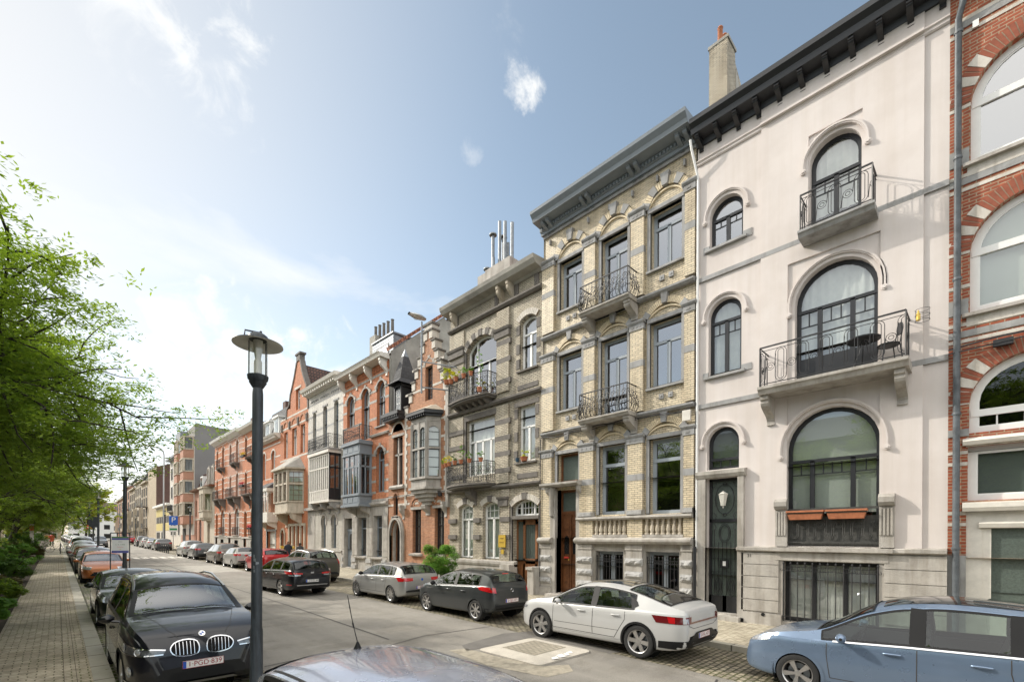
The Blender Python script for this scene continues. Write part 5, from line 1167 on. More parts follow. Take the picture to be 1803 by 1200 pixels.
mb = MB(); mb.mat('greypaint'); mb.py([(.3, .65)]+arcp(.3, 1.3, 3.9, .35)+[(1.3, .65)], .25, .3); mb.box(.75, .8, .2, .25, .7, 4.0); H.b(mb, 'front_door')
x0, x1, pj = 2.45, 6.0, -.85
mb = MB(); mb.mat('offwhite'); mb.box(x0-.1, x1+.1, pj-.1, .05, 8.6, 8.8); mb.box(x0, x1, pj, .05, 5.15, 5.3)
for k in range(11): mb.box(x0+k*(x1-x0-.07)/10, x0+.07+k*(x1-x0-.07)/10, pj, pj+.1, 5.3, 8.6)
for z in (5.95, 7.55, 8.45): mb.box(x0, x1, pj+.01, pj+.09, z, z+.09)
mb.box(x0, x1, pj+.04, pj+.08, 5.3, 5.95); mb.mat('black')
for y in (pj, pj/2-.03, -.12): mb.box(x1-.0, x1+.05, y, y+.1, 5.3, 8.6)
mb.box(x1-.02, x1+.03, pj, 0, 5.3, 6.1); mb.box(x1, x1+.05, pj, 0, 7.5, 7.6); mb.box(x1, x1+.05, pj, 0, 8.4, 8.6)
ori = H.b(mb, 'oriel_window'); g = MB(); g.add([(x0, pj+.06, 5.9), (x1, pj+.06, 5.9), (x1, pj+.06, 8.6), (x0, pj+.06, 8.6)], [(0,1,2,3)]); g.add([(x1+.01, pj, 6.0), (x1+.01, 0, 6.0), (x1+.01, 0, 8.6), (x1+.01, pj, 8.6)], [(0,1,2,3)]); H.b(g, 'pane', 'glassbright', ori)
g = MB()
for x in (x0+.15, (x0+x1)/2, x1-.15): corbel(g, x, .2, 5.15, .8, .75)
H.b(g, 'oriel_bracket', 'bluestone', ori)
balcony(H, 2.3, 6.15, 8.95, .95, 'bluestone', 'scroll', hh=.95)
mb = MB(); mb.mat('offwhite'); cornice(mb, W, 13.75, [(.05, 0), (.2, .1), (.6, .3), (.68, .5), (0, .55)], -.1)
for k in range(16): mb.box(.1+k*.4, .25+k*.4, -.5, 0, 13.8, 14.0)
H.b(mb, 'cornice')

# ================================================================ tall gabled house with rounded oriel
H = House('curved_gable_house', 44.6, 38.1, .62, 'tall orange house with a pointed curved gable and cream stone oriel'); W = H.W
T = [op(.95, 1.85, 9.6, 11.9, 0, .2), op(2.9, 4.0, 9.6, 11.95, 0, .2), op(4.85, 5.8, 9.6, 11.95, 0, .2)]; gw = op(3.75, 4.7, 13.35, 15.1, 0, .2)
G = [op(.35, 1.25, .7, 2.9, .4, .3), op(2.5, 3.2, 1.3, 3.6, 0, .2), op(3.4, 4.1, 1.3, 3.6, 0, .2), op(4.3, 5.0, 1.3, 3.6, 0, .2), op(5.2, 5.9, 1.3, 3.6, 0, .2)]
mb = MB(); wall(mb, W, .1, 13.0, T+G+[op(1.5, 5.45, 5.5, 8.1, 0, .1)], 'b_orange'); mb.mat('b_orange')
cxg = 4.3; mb.box(1.6, 3.75, 0, .3, 13.0, 13.8); mb.box(4.7, W, 0, .3, 13.0, 13.8); mb.box(2.5, 3.75, 0, .3, 13.8, 15.1); mb.box(4.7, 6.1, 0, .3, 13.8, 15.1); mb.box(3.75, 4.7, 0, .29, 13, 13.35)
mb.py([(2.75, 15.1), (5.85, 15.1), (5.2, 16.3), (4.75, 17.4), (3.95, 17.4), (3.4, 16.3)], 0, .3)
H.b(mb, 'wall')
mb = MB(); mb.mat('whitestone'); bands(mb, W, [12.1, 9.35, 13.0], T+[gw], .14)
mb.box(3.5, 4.95, -.03, .02, 15.1, 15.3); mb.mat('darkstone')
for L_ in ([(1.5, 13.0), (1.6, 13.8), (2.2, 14.1), (2.5, 15.0), (2.8, 15.4), (3.4, 16.3), (3.95, 17.4)], [(6.5, 13.0), (6.45, 13.8), (6.15, 14.1), (6.1, 15.0), (5.8, 15.4), (5.2, 16.3), (4.75, 17.4)]):
    for p, q in zip(L_, L_[1:]): mb.py([(p[0]-.1, p[1]), (p[0]+.1, p[1]), (q[0]+.1, q[1]), (q[0]-.1, q[1])], -.06, .36)
mb.box(3.95, 4.75, -.06, .36, 17.4, 17.9); mb.box(3.8, 4.9, -.12, .42, 17.9, 18.05)
for x in (.5, 2.4, 4.4, 6.3): mb.lathe([(0, -.12), (.14, -.05), (.14, .05)], (x, 0, 12.6), 8, 'y'); mb.box(x-.09, x+.09, -.12, .02, 12.0, 12.6)
H.b(mb, 'gable_coping')
mb = MB(); mb.mat('b_gable')
for o in T: archring(mb, o[0], o[1], 12.3, .42, .2, -.05, .05)
H.b(mb, 'brick_arch')
for o in T: win(H, o, 'white', (.7,), (.5,), cur='full')
win(H, gw, 'white', (.6,), (.5,), (), grid_munt(.05, .95, 0, 1, 2, 4)); 
for o in G[1:]: win(H, o, 'creamstone', (), (.5,), cur='sides', glass='glass')
mb = MB(); mb.mat('creamstone'); archring(mb, G[0][0], G[0][1], G[0][3], G[0][4], .15, -.08, .05, leg=2.1); mb.box(2.3, 6.1, -.1, .0, 3.6, 3.8); mb.box(0, W, -.1, .02, .1, 1.1)
for x in (2.35, 3.2, 4.1, 5.0, 5.9): mb.box(x, x+.2, -.12, .0, 1.1, 3.6)
H.b(mb, 'stone_trim')
mb = MB(); mb.mat('wood'); mb.py([(.35, .7)]+arcp(.35, 1.25, 2.9, .4)+[(1.25, .7)], .3, .35); H.b(mb, 'front_door')
O = [(1.35, .02), (1.95, -1.05), (5.0, -1.05), (5.6, .02)]
mb = MB(); mb.mat('creamstone')
def slab(d, z0, z1, m=None):
    if m: mb.mat(m)
    mb.pz([(O[0][0]-d, .02), (O[1][0]-d*.6, O[1][1]-d), (O[2][0]+d*.6, O[2][1]-d), (O[3][0]+d, .02)], z0, z1)
slab(.0, 4.75, 5.5); slab(.12, 4.6, 4.75); slab(.08, 5.5, 5.6); slab(.03, 6.95, 7.1); slab(.05, 8.0, 8.2)
for p, q in zip(O, O[1:]):
    d = Vector((q[0]-p[0], q[1]-p[1])); n_ = 3 if d.length > 2 else 1; nr = Vector((d.y, -d.x)).normalized()*.08
    for k in range(n_ if q is not O[-1] else n_+1):
        c_ = Vector((p[0], p[1]))+d*k/n_; mb.pz([(c_.x-.09, c_.y-.09), (c_.x+.09, c_.y-.09), (c_.x+.09, c_.y+.09), (c_.x-.09, c_.y+.09)], 5.5, 8.0)
ori = H.b(mb, 'oriel_window')
g = MB(); fr = MB(); fr.mat('wood')
for p, q in zip(O, O[1:]):
    g.add([(p[0], p[1]+.05, 5.6), (q[0], q[1]+.05, 5.6), (q[0], q[1]+.05, 8.0), (p[0], p[1]+.05, 8.0)], [(0,1,2,3)])
    for z in (5.65, 6.1, 6.5, 6.9, 7.15, 7.55, 7.95): fr.tube([(p[0], p[1]+.03, z), (q[0], q[1]+.03, z)], .022, 4)
    n_ = 9 if abs(q[0]-p[0]) > 2 else 3
    for k in range(1, n_): fr.tube([(p[0]+(q[0]-p[0])*k/n_, p[1]+(q[1]-p[1])*k/n_+.03, z) for z in (5.6, 8.0)], .02, 4)
H.b(g, 'pane', 'glass', ori); H.b(fr, 'glazing_bars', parent=ori)
g = MB(); g.add([(O[0][0]+.15, -.02, 5.6), (O[1][0]+.1, -.85, 5.6), (O[2][0]-.1, -.85, 5.6), (O[3][0]-.15, -.02, 5.6), (O[0][0]+.15, -.02, 8.0), (O[1][0]+.1, -.85, 8.0), (O[2][0]-.1, -.85, 8.0), (O[3][0]-.15, -.02, 8.0)], [(0,1,5,4), (1,2,6,5), (2,3,7,6)]); H.b(g, 'curtain', 'blind', ori)
mb = MB(); mb.mat('creamstone'); slab(.3, 8.2, 8.32); mb.mat('render_'); P = [(O[0][0]-.3, .02), (O[1][0]-.2, O[1][1]-.3), (O[2][0]+.2, O[2][1]-.3), (O[3][0]+.3, .02)]
mb.add([(x, y, 8.32) for x, y in P]+[(2.2, .02, 9.3), (2.6, -.2, 9.3), (4.4, -.2, 9.3), (4.8, .02, 9.3)], [(0,1,5,4), (1,2,6,5), (2,3,7,6), (4,5,6,7)]); H.b(mb, 'oriel_roof', parent=ori)
g = MB(); corbel(g, 1.8, .3, 4.6, 1.1, .9); corbel(g, 5.1, .3, 4.6, 1.1, .9); H.b(g, 'oriel_bracket', 'creamstone', ori)
shell(H, 13.0, 'b_orange', roofmat='darktile', rh=.3)
mb = MB(); mb.mat('darktile'); mb.add([(2.2, .3, 13.0), (2.2, 6, 13.0), (6.5, .3, 13.0), (6.5, 6, 13.0), (4.35, .3, 17.2), (4.35, 6, 17.2)], [(0,1,5,4), (2,4,5,3), (1,3,5)]); H.b(mb, 'gable_roof')

# ================================================================ small orange house with dormers
H = House('small_orange_house', 50.4, 44.6, .7, 'lower orange house with slate mansard, two white dormers and a garage'); W = H.W
T = [op(.8, 1.7, 8.2, 10.5, .3, .2), op(3.4, 4.4, 8.1, 10.4, .35, .2)]; ga = op(2.2, 4.6, .75, 3.2, 0, .3)
mb = MB(); wall(mb, W, .1, 11.9, T+[ga], 'b_orange'); H.b(mb, 'wall'); shell(H, 12.0, 'b_orange', roof='mansard', roofmat='slate', rh=3.0)
mb = MB(); mb.mat('whitestone'); bands(mb, W, [10.0, 8.1, 11.2, 4.2], T, .12)
for o in T: archring(mb, o[0], o[1], o[3], o[4], .14, -.04, .05, leg=.4)
H.b(mb, 'stone_band')
for o in T: win(H, o, 'white', (.7,), (.5,), cur='full')
mb = MB(); mb.mat('offwhite'); mb.box(2.2, 4.6, .28, .33, .75, 3.2); mb.mat('bluestone'); mb.box(2.0, 2.2, -.04, .1, .7, 3.3); mb.box(4.6, 4.8, -.04, .1, .7, 3.3); mb.box(2.0, 4.8, -.05, .1, 3.2, 3.4); H.b(mb, 'garage_door')
mb = MB(); mb.mat('offwhite'); cornice(mb, W, 11.6, [(.05, 0), (.2, .1), (.5, .3), (.58, .45), (0, .5)], -.1)
for k in range(14): mb.box(.1+k*.4, .25+k*.4, -.42, 0, 11.68, 11.85)
H.b(mb, 'cornice')
for x in (1.4, 3.9): 
    mb = MB(); mb.mat('white'); mb.box(x-.7, x+.7, .25, 2, 12.1, 13.8); mb.px([(.1, 13.8), (2.2, 13.8), (2.2, 13.95), (.1, 13.95)], x-.85, x+.85); d_ = H.b(mb, 'dormer'); g = MB(); g.box(x-.5, x-.05, .22, .25, 12.3, 13.6); g.box(x+.05, x+.5, .22, .25, 12.3, 13.6); H.b(g, 'pane', 'glass', d_)
x0, x1, pj = 1.6, 5.2, -.9
mb = MB(); mb.mat('offwhite'); mb.box(x0, x1, pj, .05, 4.1, 4.9); mb.box(x0-.08, x1+.08, pj-.08, .05, 6.8, 7.1); mb.box(x0, x1, pj, .05, 4.0, 4.1)
for k in range(6): mb.box(x0+k*(x1-x0-.1)/5, x0+.1+k*(x1-x0-.1)/5, pj, pj+.1, 4.9, 6.8)
mb.box(x0, x1, pj, pj+.08, 6.3, 6.38); mb.box(x1-.1, x1, -.1, 0, 4.9, 6.8); mb.mat('slate'); mb.add([(x0-.1, pj-.1, 7.1), (x1+.1, pj-.1, 7.1), (x1+.1, .02, 7.1), (x0-.1, .02, 7.1), (x0+.3, .02, 7.8), (x1-.3, .02, 7.8)], [(0,1,5,4), (1,2,5), (3,0,4)]); ori = H.b(mb, 'oriel_window')
g = MB(); g.add([(x0, pj+.05, 4.9), (x1, pj+.05, 4.9), (x1, pj+.05, 6.8), (x0, pj+.05, 6.8)], [(0,1,2,3)]); g.add([(x1-.03, pj, 4.9), (x1-.03, 0, 4.9), (x1-.03, 0, 6.8), (x1-.03, pj, 6.8)], [(0,1,2,3)]); H.b(g, 'pane', 'glass', ori)
g = MB(); corbel(g, x0+.3, .25, 4.0, .7, .8); corbel(g, x1-.3, .25, 4.0, .7, .8); H.b(g, 'oriel_bracket', 'offwhite', ori)
mb = MB(); mb.box(1, 2, 4, 4.6, 14, 17.2); H.b(mb, 'chimney', 'b_brown')

# ================================================================ three matching striped brick houses
def striped(Y1, label, zc, wallm, k):
    H = House('striped_brick_house', Y1, Y1-6.2, gz(Y1)+.14, label); W = H.W; z = gz(Y1)
    c = [(.9, 1.7), (3.6, 4.7)]
    T = [op(a, b, 10.2+z, 12.2+z, (b-a)/2*.9, .2) for a, b in c]; Mm = [op(a, b, 6.4+z, 8.5+z, (b-a)/2*.9, .2) for a, b in c]
    G = [op(.7, 1.7, .4+z, 4.3+z, .35, .25), op(3.1, 5.0, 2.0+z, 4.2+z, .85, .2)]; C_ = op(3.3, 4.8, .5+z, 1.5+z, 0, .2)
    mb = MB(); wall(mb, W, .1, zc, T+Mm+G+[C_], wallm); H.b(mb, 'wall'); shell(H, zc, wallm, roofmat='darktile')
    mb = MB(); mb.mat('whitestone'); A = T+Mm+G
    bands(mb, W, [z+q for q in (2.3, 2.8, 3.4, 4.0, 4.6, 6.4, 7.0, 7.6, 8.2, 8.8, 10.2, 10.8, 11.5, 12.2, 13.0)], A, .10)
    for o in A: vouss(mb, o[0], o[1], o[3], o[4], .25, -.03, .05, [1, 4, 7], 9)
    H.b(mb, 'stone_band')
    mb = MB(); mb.mat('greystone'); wall(mb, W, .1, 1.75+z, [(G[0][0], G[0][1], .4+z, 1.76+z, 0, .1), C_], 'greystone', y=-.06); mb.mat('greystone'); mb.px([(.02, 1.75+z), (-.14, 1.75+z), (-.14, 1.9+z), (.02, 1.95+z)], 0, W); H.b(mb, 'stone_base')
    for o in T+Mm+[G[1]]: win(H, o, 'white' if k != 2 else 'greypaint', (.68,), (.5,), cur='full', glass='glass')
    win(H, C_, 'greypaint', (), (.5,), glass='glassdark')
    mb = MB(); mb.mat('wood'); mb.py([(.7, .4+z)]+arcp(.7, 1.7, 4.3+z, .35)+[(1.7, .4+z)], .22, .27); H.b(mb, 'front_door')
    balcony(H, 2.6, 5.6, 6.3+z, .85, 'darkstone', 'scroll', hh=.95, brk=[2.9, 5.3], brw=.3, brh=1.2, plain=True)
    balcony(H, 3.2, 5.1, 10.1+z, .6, 'darkstone', 'scroll', hh=.95, brk=[3.4, 4.9], brh=.5, plain=True)
    balcony(H, 3.0, 5.1, 2.05+z, .25, 'greystone', 'scroll', hh=.9, plain=True)
    mb = MB(); mb.mat('white' if k < 2 else 'offwhite'); cornice(mb, W, zc-.2, [(.05, 0), (.2, .1), (.55, .3), (.65, .55), (0, .6)], -.05); H.b(mb, 'cornice')
    if k: g = MB(); g.box(.3, 1.2, 4, 4.6, zc, zc+4.2); H.b(g, 'chimney', 'b_brown')
    return H
st0 = striped(56.6, 'striped orange and white brick house nearest of three alike, with red flowers on its balcony', 13.9, 'b_orange', 2)
st1 = striped(62.8, 'striped salmon and white brick house in the middle of three alike', 14.2, 'b_far', 0)
st2 = striped(69.0, 'striped orange and white brick house at the end of three alike, with white corner cornice', 14.3, 'b_orange', 1)
# ================================================================ low house with tall curved dormers
H = House('low_ornate_house', 81.2, 69.0, 1.2, 'low salmon house with cream bay window and two tall curved dormers'); W = H.W
G = [op(.8, 1.7, 1.4, 4.6, .4, .2), op(3.0, 4.6, 2.0, 4.4, .8, .2)]; T = [op(.8, 1.7, 5.6, 7.6, .4, .2), op(3.0, 4.6, 5.6, 7.4, .8, .2)]; dr = op(8.2, 9.6, 1.3, 4.4, 0, .3)
mb = MB(); wall(mb, 6.1, .5, 9.2, G+T, 'b_far'); wall(mb, W, .5, 9.2, [dr], 'creamstone', x0=6.1); H.b(mb, 'wall'); shell(H, 9.3, 'b_far', roofmat='darktile', roof='mansard', rh=2.6)
for o in G+T: win(H, o, 'greypaint', (.7,), (.5,), glass='glass')
mb = MB(); mb.mat('creamstone'); mb.box(0, 6.1, -.06, .02, 5.1, 5.3)
O = [(7.4, 0), (8.0, -.8), (10.2, -.8), (10.8, 0)]
for z0, z1, d in ((5.2, 6.0, .1), (6.0, 6.15, .2), (8.3, 9.0, .1), (9.0, 9.2, .25), (5.0, 5.2, .0), (4.8, 5.0, -.15)): mb.pz([(O[0][0]-d, .02), (O[1][0]-d, O[1][1]-d), (O[2][0]+d, O[2][1]-d), (O[3][0]+d, .02)], z0, z1)
for x, y in ((8.0, -.8), (9.1, -.85), (10.2, -.8), (7.5, -.05), (10.7, -.05)): mb.pz([(x-.14, y-.1), (x+.14, y-.1), (x+.14, y+.1), (x-.14, y+.1)], 6.15, 8.3)
ori = H.b(mb, 'oriel_window'); g = MB()
for p, q in zip(O, O[1:]): g.add([(p[0], p[1]+.03, 6.15), (q[0], q[1]+.03, 6.15), (q[0], q[1]+.03, 8.3), (p[0], p[1]+.03, 8.3)], [(0,1,2,3)])
H.b(g, 'pane', 'glass', ori)
mb = MB(); mb.mat('wood'); mb.box(8.2, 9.6, .25, .3, 1.3, 4.4); H.b(mb, 'front_door')
for x in (7.9, 10.2):
    mb = MB(); mb.mat('darkstone'); mb.py([(x-.7, 9.3), (x-.7, 11.4)]+arcp(x-.7, x+.7, 11.4, .9)+[(x+.7, 11.4), (x+.7, 9.3)], .2, 1.2); mb.mat('whitestone'); archring(mb, x-.5, x+.5, 11.3, .6, .14, .1, .2, leg=1.8); H.b(mb, 'dormer')
mb = MB(); mb.mat('white'); mb.box(2.2, 3.8, .3, 2, 9.6, 11.3); d_ = H.b(mb, 'dormer'); g = MB(); g.box(2.4, 3.6, .27, .3, 9.8, 11.1); H.b(g, 'pane', 'glass', d_)
mb = MB(); mb.mat('wood'); cornice(mb, W, 9.1, [(.05, 0), (.6, .1), (.65, .3), (0, .35)]); H.b(mb, 'cornice')
# ================================================================ apartment block with brick bays and grey gable wall
H = House('bay_window_apartments', 102.0, 81.2, 1.35, 'tall apartment block with red and cream stacked bays and a grey blank side wall', 'apartment block'); W = H.W
mb = MB(); mb.mat('whitestone'); mb.box(0, W, .0, .3, .5, 16.0); mb.mat('greyrender'); mb.add([(W+.02, 0, .5), (W+.02, 16, .5), (W+.02, 16, 18.2), (W+.02, 0, 19.4)], [(0,1,2,3)]); mb.box(11, W, .05, 16, .5, 19.2); mb.mat('side'if 0 else 'greyrender'); mb.box(0, 11, .3, 12, .5, 15.8); H.b(mb, 'wall')
bays = [(11.5, 15.2), (16.6, 20.2), (2.2, 6.2)]
for (a, b) in bays[:2]:
    mb = MB()
    for f_ in range(4):
        z = 4.6+f_*3.25
        mb.mat('b_far'); mb.pz([(a, 0), (a+.6, -1.2), (b-.6, -1.2), (b, 0)], z, z+1.2); mb.mat('creamstone'); mb.pz([(a-.1, 0), (a+.55, -1.3), (b-.55, -1.3), (b+.1, 0)], z+1.2, z+1.35); mb.pz([(a-.1, 0), (a+.55, -1.3), (b-.55, -1.3), (b+.1, 0)], z+3.0, z+3.2)
        for (x, y) in ((a+.1, -.1), (a+.65, -1.15), ((a+b)/2, -1.15), (b-.65, -1.15), (b-.1, -.1)): mb.pz([(x-.2, y-.08), (x+.2, y-.08), (x+.2, y+.15), (x-.2, y+.15)], z+1.35, z+3.0)
    ba = H.b(mb, 'bay'); g = MB()
    for f_ in range(4):
        z = 4.6+f_*3.25
        for p, q in (((a, 0), (a+.6, -1.15)), ((a+.6, -1.15), (b-.6, -1.15)), ((b-.6, -1.15), (b, 0))): g.add([(p[0], p[1]+.05, z+1.35), (q[0], q[1]+.05, z+1.35), (q[0], q[1]+.05, z+3.0), (p[0], p[1]+.05, z+3.0)], [(0,1,2,3)])
    H.b(g, 'pane', 'glassdark', ba)
for f_ in range(4):
    for (a, b) in ((1.6, 3.0), (4.8, 6.2), (8.4, 9.6)):
        mb = MB(); mb.mat('white'); z = 3.0+f_*3.2; mb.box(a-.1, b+.1, -.06, .0, z-.1, z+2.2); mb.mat('dark'); mb.box(a, b, -.09, -.05, z, z+2.0); H.b(mb, 'window')
mb = MB(); mb.mat('dark'); mb.box(12.2, 14.6, -.05, .0, 1.5, 4.0); mb.box(17.2, 18.2, -.05, 0, 1.5, 4.0); mb.mat('b_far'); mb.box(11, W, -.04, 0, 1.2, 3.0); H.b(mb, 'entrance')
balcony(H, 5.5, 10, 6.9, 1.2, 'greystone', 'scroll', hh=1.0, brk=[6, 9.5], brh=.9, plain=True)
mb = MB(); mb.mat('zinc'); mb.box(11.4, 15.2, -.9, 1.5, 17.6, 19.0); mb.box(-.1, 11, -.7, .2, 16.0, 16.3); mb.mat('b_far'); mb.box(16.5, 18.5, 8, 9, 18.5, 20.2); H.b(mb, 'roof')
# ================================================================ low yellow building
H = House('low_yellow_building', 118, 102, 1.5, 'low flat building with pale yellow panels under a white roof edge', 'building'); W = H.W
mb = MB(); mb.mat('whitestone'); mb.box(0, W, .0, 10, .5, 8.4); H.b(mb, 'wall'); mb = MB(); mb.mat('brass'); 
for z in (3.9, 6.6):
    for k in range(10): mb.box(.6+k*1.5, 1.9+k*1.5, -.05, .0, z, z+1.4)
M['paleyellow'] = pbr('pale_yellow_panel', (.62, .52, .22), .6); mb.mats = ['paleyellow']; H.b(mb, 'panel')
mb = MB(); mb.mat('white'); mb.box(-.2, W+.2, -.6, 10, 8.4, 8.8); H.b(mb, 'roof')
for k in range(7): g = MB(); g.box(.8+k*2.1, 2.2+k*2.1, -.04, .02, 5.3, 6.5); H.b(g, 'window', 'dark')
g = MB(); g.box(1, 5, -.04, .02, 1.7, 3.6); g.box(7, 9, -.04, .02, 1.7, 3.6); H.b(g, 'shopfront', 'dark')
# ================================================================ dark brick gable and the beige row to the end
H = House('dark_brick_block', 130, 118, 1.6, 'tall block showing a dark brown brick side wall with a red chimney', 'apartment block'); W = H.W
mb = MB(); mb.mat('b_beige'); mb.box(0, W-.05, 0, .3, .5, 17.2); mb.mat('b_brown'); mb.add([(W, 0, .5), (W, 16, .5), (W, 16, 15.5), (W, 11, 18.2), (W, 4, 18.4), (W, 0, 17.0)], [(0,1,2,3,4,5)]); mb.mat('b_brown'); mb.box(0, W-.05, .3, 16, .5, 15.4); H.b(mb, 'wall')
mb = MB(); mb.mat('slate'); mb.px([(0, 17.0), (4, 18.5), (11, 18.3), (16, 15.5)], 0, W-.1); mb.mat('b_far'); mb.box(W-3, W-1, 6, 8, 18.2, 19.6); H.b(mb, 'roof')
def blockhouse(Y1, Y0, zc, wallm, label, wins=3, floors=5, bal=True, roofm='slate'):
    H = House('beige_row_house', Y1, Y0, gz(Y0)+.1, label); W = H.W
    mb = MB(); mb.mat(wallm); mb.box(0, W, 0, 10, .5, zc); H.b(mb, 'wall')
    mb = MB(); mb.mat('creamstone'); mb.box(-.0, W, -.5, .0, zc-.3, zc); mb.mat(roofm); mb.px([(.1, zc), (1.2, zc+2.0), (9, zc+2.0), (10, zc)], 0, W); H.b(mb, 'roof')
    for f_ in range(floors):
        for k in range(wins):
            a = W*(k+.25)/wins; b = W*(k+.75)/wins; z = 2.6+f_*(zc-3.5)/floors
            g = MB(); g.mat('creamstone'); g.box(a-.15, b+.15, -.08, 0, z-.2, z+2.2); g.mat('dark'); g.box(a, b, -.1, -.05, z, z+1.9); H.b(g, 'window')
            if bal and k == wins-1 and f_ in (1, 3): g = MB(); g.mat('darkstone'); g.box(a-.5, b+.5, -.9, 0, z-.35, z-.15); g.mat('iron'); g.box(a-.5, b+.5, -.9, -.85, z-.15, z+.75); H.b(g, 'balcony')
            if bal and k == 0 and f_ == 1: g = MB(); g.mat('creamstone'); g.box(a-.3, b+.3, -.8, 0, z-.9, z+4.6); g.mat('dark'); g.box(a-.1, b+.1, -.83, -.79, z, z+1.5); g.box(a-.1, b+.1, -.83, -.79, z+2.5, z+4.0); H.b(g, 'bay')
bl = [(141, 130, 15.2, 'b_beige', 'beige house with dark bays beside the dark brick block'), (153, 141, 16.2, 'creamstone', 'cream house second past the dark brick block'), (166, 153, 15.4, 'b_beige', 'beige house third past the dark brick block'), (182, 166, 16.8, 'b_far', 'salmon house near the far end of the street'), (205, 182, 14.5, 'b_far', 'salmon block at the very end of the right hand row')]
for b_ in bl: blockhouse(*b_)
# buildings closing the street, and glimpses behind the park trees on the left
def freeblock(name, x0, y0, x1, y1, zc, wallm, label, roofm='darktile', floors=3, face='s', wins=6):
    r = thing(name, (x0, y0, 1.6), label, 'building', 'buildings round the far end of the park')
    w_, d_ = x1-x0, y1-y0; z = zc-1.6
    mb = MB(); mb.mat(wallm); mb.box(0, w_, 0, d_, -1.5, z); mb.build('wall', None, r)
    mb = MB(); mb.mat(roofm); mb.px([(-.3, z), (d_/2, z+zc*.28), (d_+.3, z)], -.3, w_+.3) if face == 's' else mb.py([(-.3, z), (w_/2, z+zc*.25), (w_+.3, z)], -.3, d_+.3); mb.build('roof', None, r)
    n = wins
    for f_ in range(floors):
        zz = .6+f_*(z-.8)/floors
        for k in range(n):
            g = MB(); g.mat('white' if face == 's' else 'creamstone')
            if face == 's': a = w_*(k+.3)/n; b = w_*(k+.7)/n; g.box(a-.12, b+.12, -.05, .02, zz-.1, zz+1.8); g.mat('dark'); g.box(a, b, -.08, -.04, zz, zz+1.7)
            else: a = d_*(k+.3)/n; b = d_*(k+.7)/n; g.box(w_-.02, w_+.05, a-.12, b+.12, zz-.1, zz+1.8); g.mat('dark'); g.box(w_+.04, w_+.08, a, b, zz, zz+1.7)
            g.build('window', None, r)
freeblock('white_end_building', 3, 232, 24, 244, 12.5, 'white', 'white building with a reddish roof closing the end of the street', wins=5)
freeblock('brick_end_building', -16, 215, 1, 226, 6.5, 'b_beige', 'low tan building at the left of the street end', roofm='slate', floors=1, wins=5)
freeblock('red_park_building', -22, 92, -9.5, 140, 11, 'b_far', 'salmon brick building behind the park tree trunks at the left edge', face='e', wins=10)
freeblock('brick_park_building', -22, 148, -12, 200, 9, 'b_beige', 'tan building further back behind the park trees', face='e', wins=10)
freeblock('opposite_apartments', -34, -14, -24, 24, 12.5, 'greyrender', 'grey rendered apartments across the park', roofm='zinc', face='e', wins=9, floors=4)
freeblock('opposite_apartments', -34, 26, -25, 62, 10.5, 'b_far', 'brick apartments across the park', face='e', wins=9, floors=3)
# ================================================================ cars
def paint(name, col, metal=.35, rough=.28, noise=0):
    m, t, b = newmat(name); n = t.nodes.new; l = t.links.new
    b.inputs['Base Color'].default_value = (*col, 1); b.inputs['Metallic'].default_value = metal; b.inputs['Roughness'].default_value = rough
    b.inputs['Coat Weight'].default_value = .85; b.inputs['Specular IOR Level'].default_value = .25; b.inputs['Coat Roughness'].default_value = .05
    c = n('ShaderNodeTexCoord'); z = n('ShaderNodeTexNoise'); z.inputs['Scale'].default_value = 6; z.inputs['Detail'].default_value = 8; l(c.outputs['Object'], z.inputs['Vector'])
    r = n('ShaderNodeMapRange'); r.inputs[3].default_value = rough-.06; r.inputs[4].default_value = rough+.16; l(z.outputs[0], r.inputs[0]); l(r.outputs[0], b.inputs['Roughness'])
    g = n('ShaderNodeNewGeometry'); d = n('ShaderNodeBsdfDiffuse'); d.inputs[0].default_value = (.03, .03, .03, 1); x = n('ShaderNodeMixShader')
    l(g.outputs['Backfacing'], x.inputs[0]); l(b.outputs[0], x.inputs[1]); l(d.outputs[0], x.inputs[2]); l(x.outputs[0], t.nodes['Material Output'].inputs[0])
    return m
def pchip(P):
    P = sorted(P); X = [p[0] for p in P]; Y = [p[1] for p in P]; n = len(P)
    h = [X[i+1]-X[i] for i in range(n-1)]; d = [(Y[i+1]-Y[i])/h[i] for i in range(n-1)]; m = [d[0]]
    for i in range(1, n-1): m.append(0 if d[i-1]*d[i] <= 0 else (h[i-1]+h[i])*3/((2*h[i]+h[i-1])/d[i-1]+(h[i]+2*h[i-1])/d[i]))
    m.append(d[-1])
    def f(x):
        x = min(max(x, X[0]), X[-1])
        for i in range(n-1):
            if x <= X[i+1]: break
        t = (x-X[i])/h[i]
        return Y[i]*(1+2*t)*(1-t)**2+h[i]*m[i]*t*(1-t)**2+Y[i+1]*t*t*(3-2*t)+h[i]*m[i+1]*t*t*(t-1)
    return f
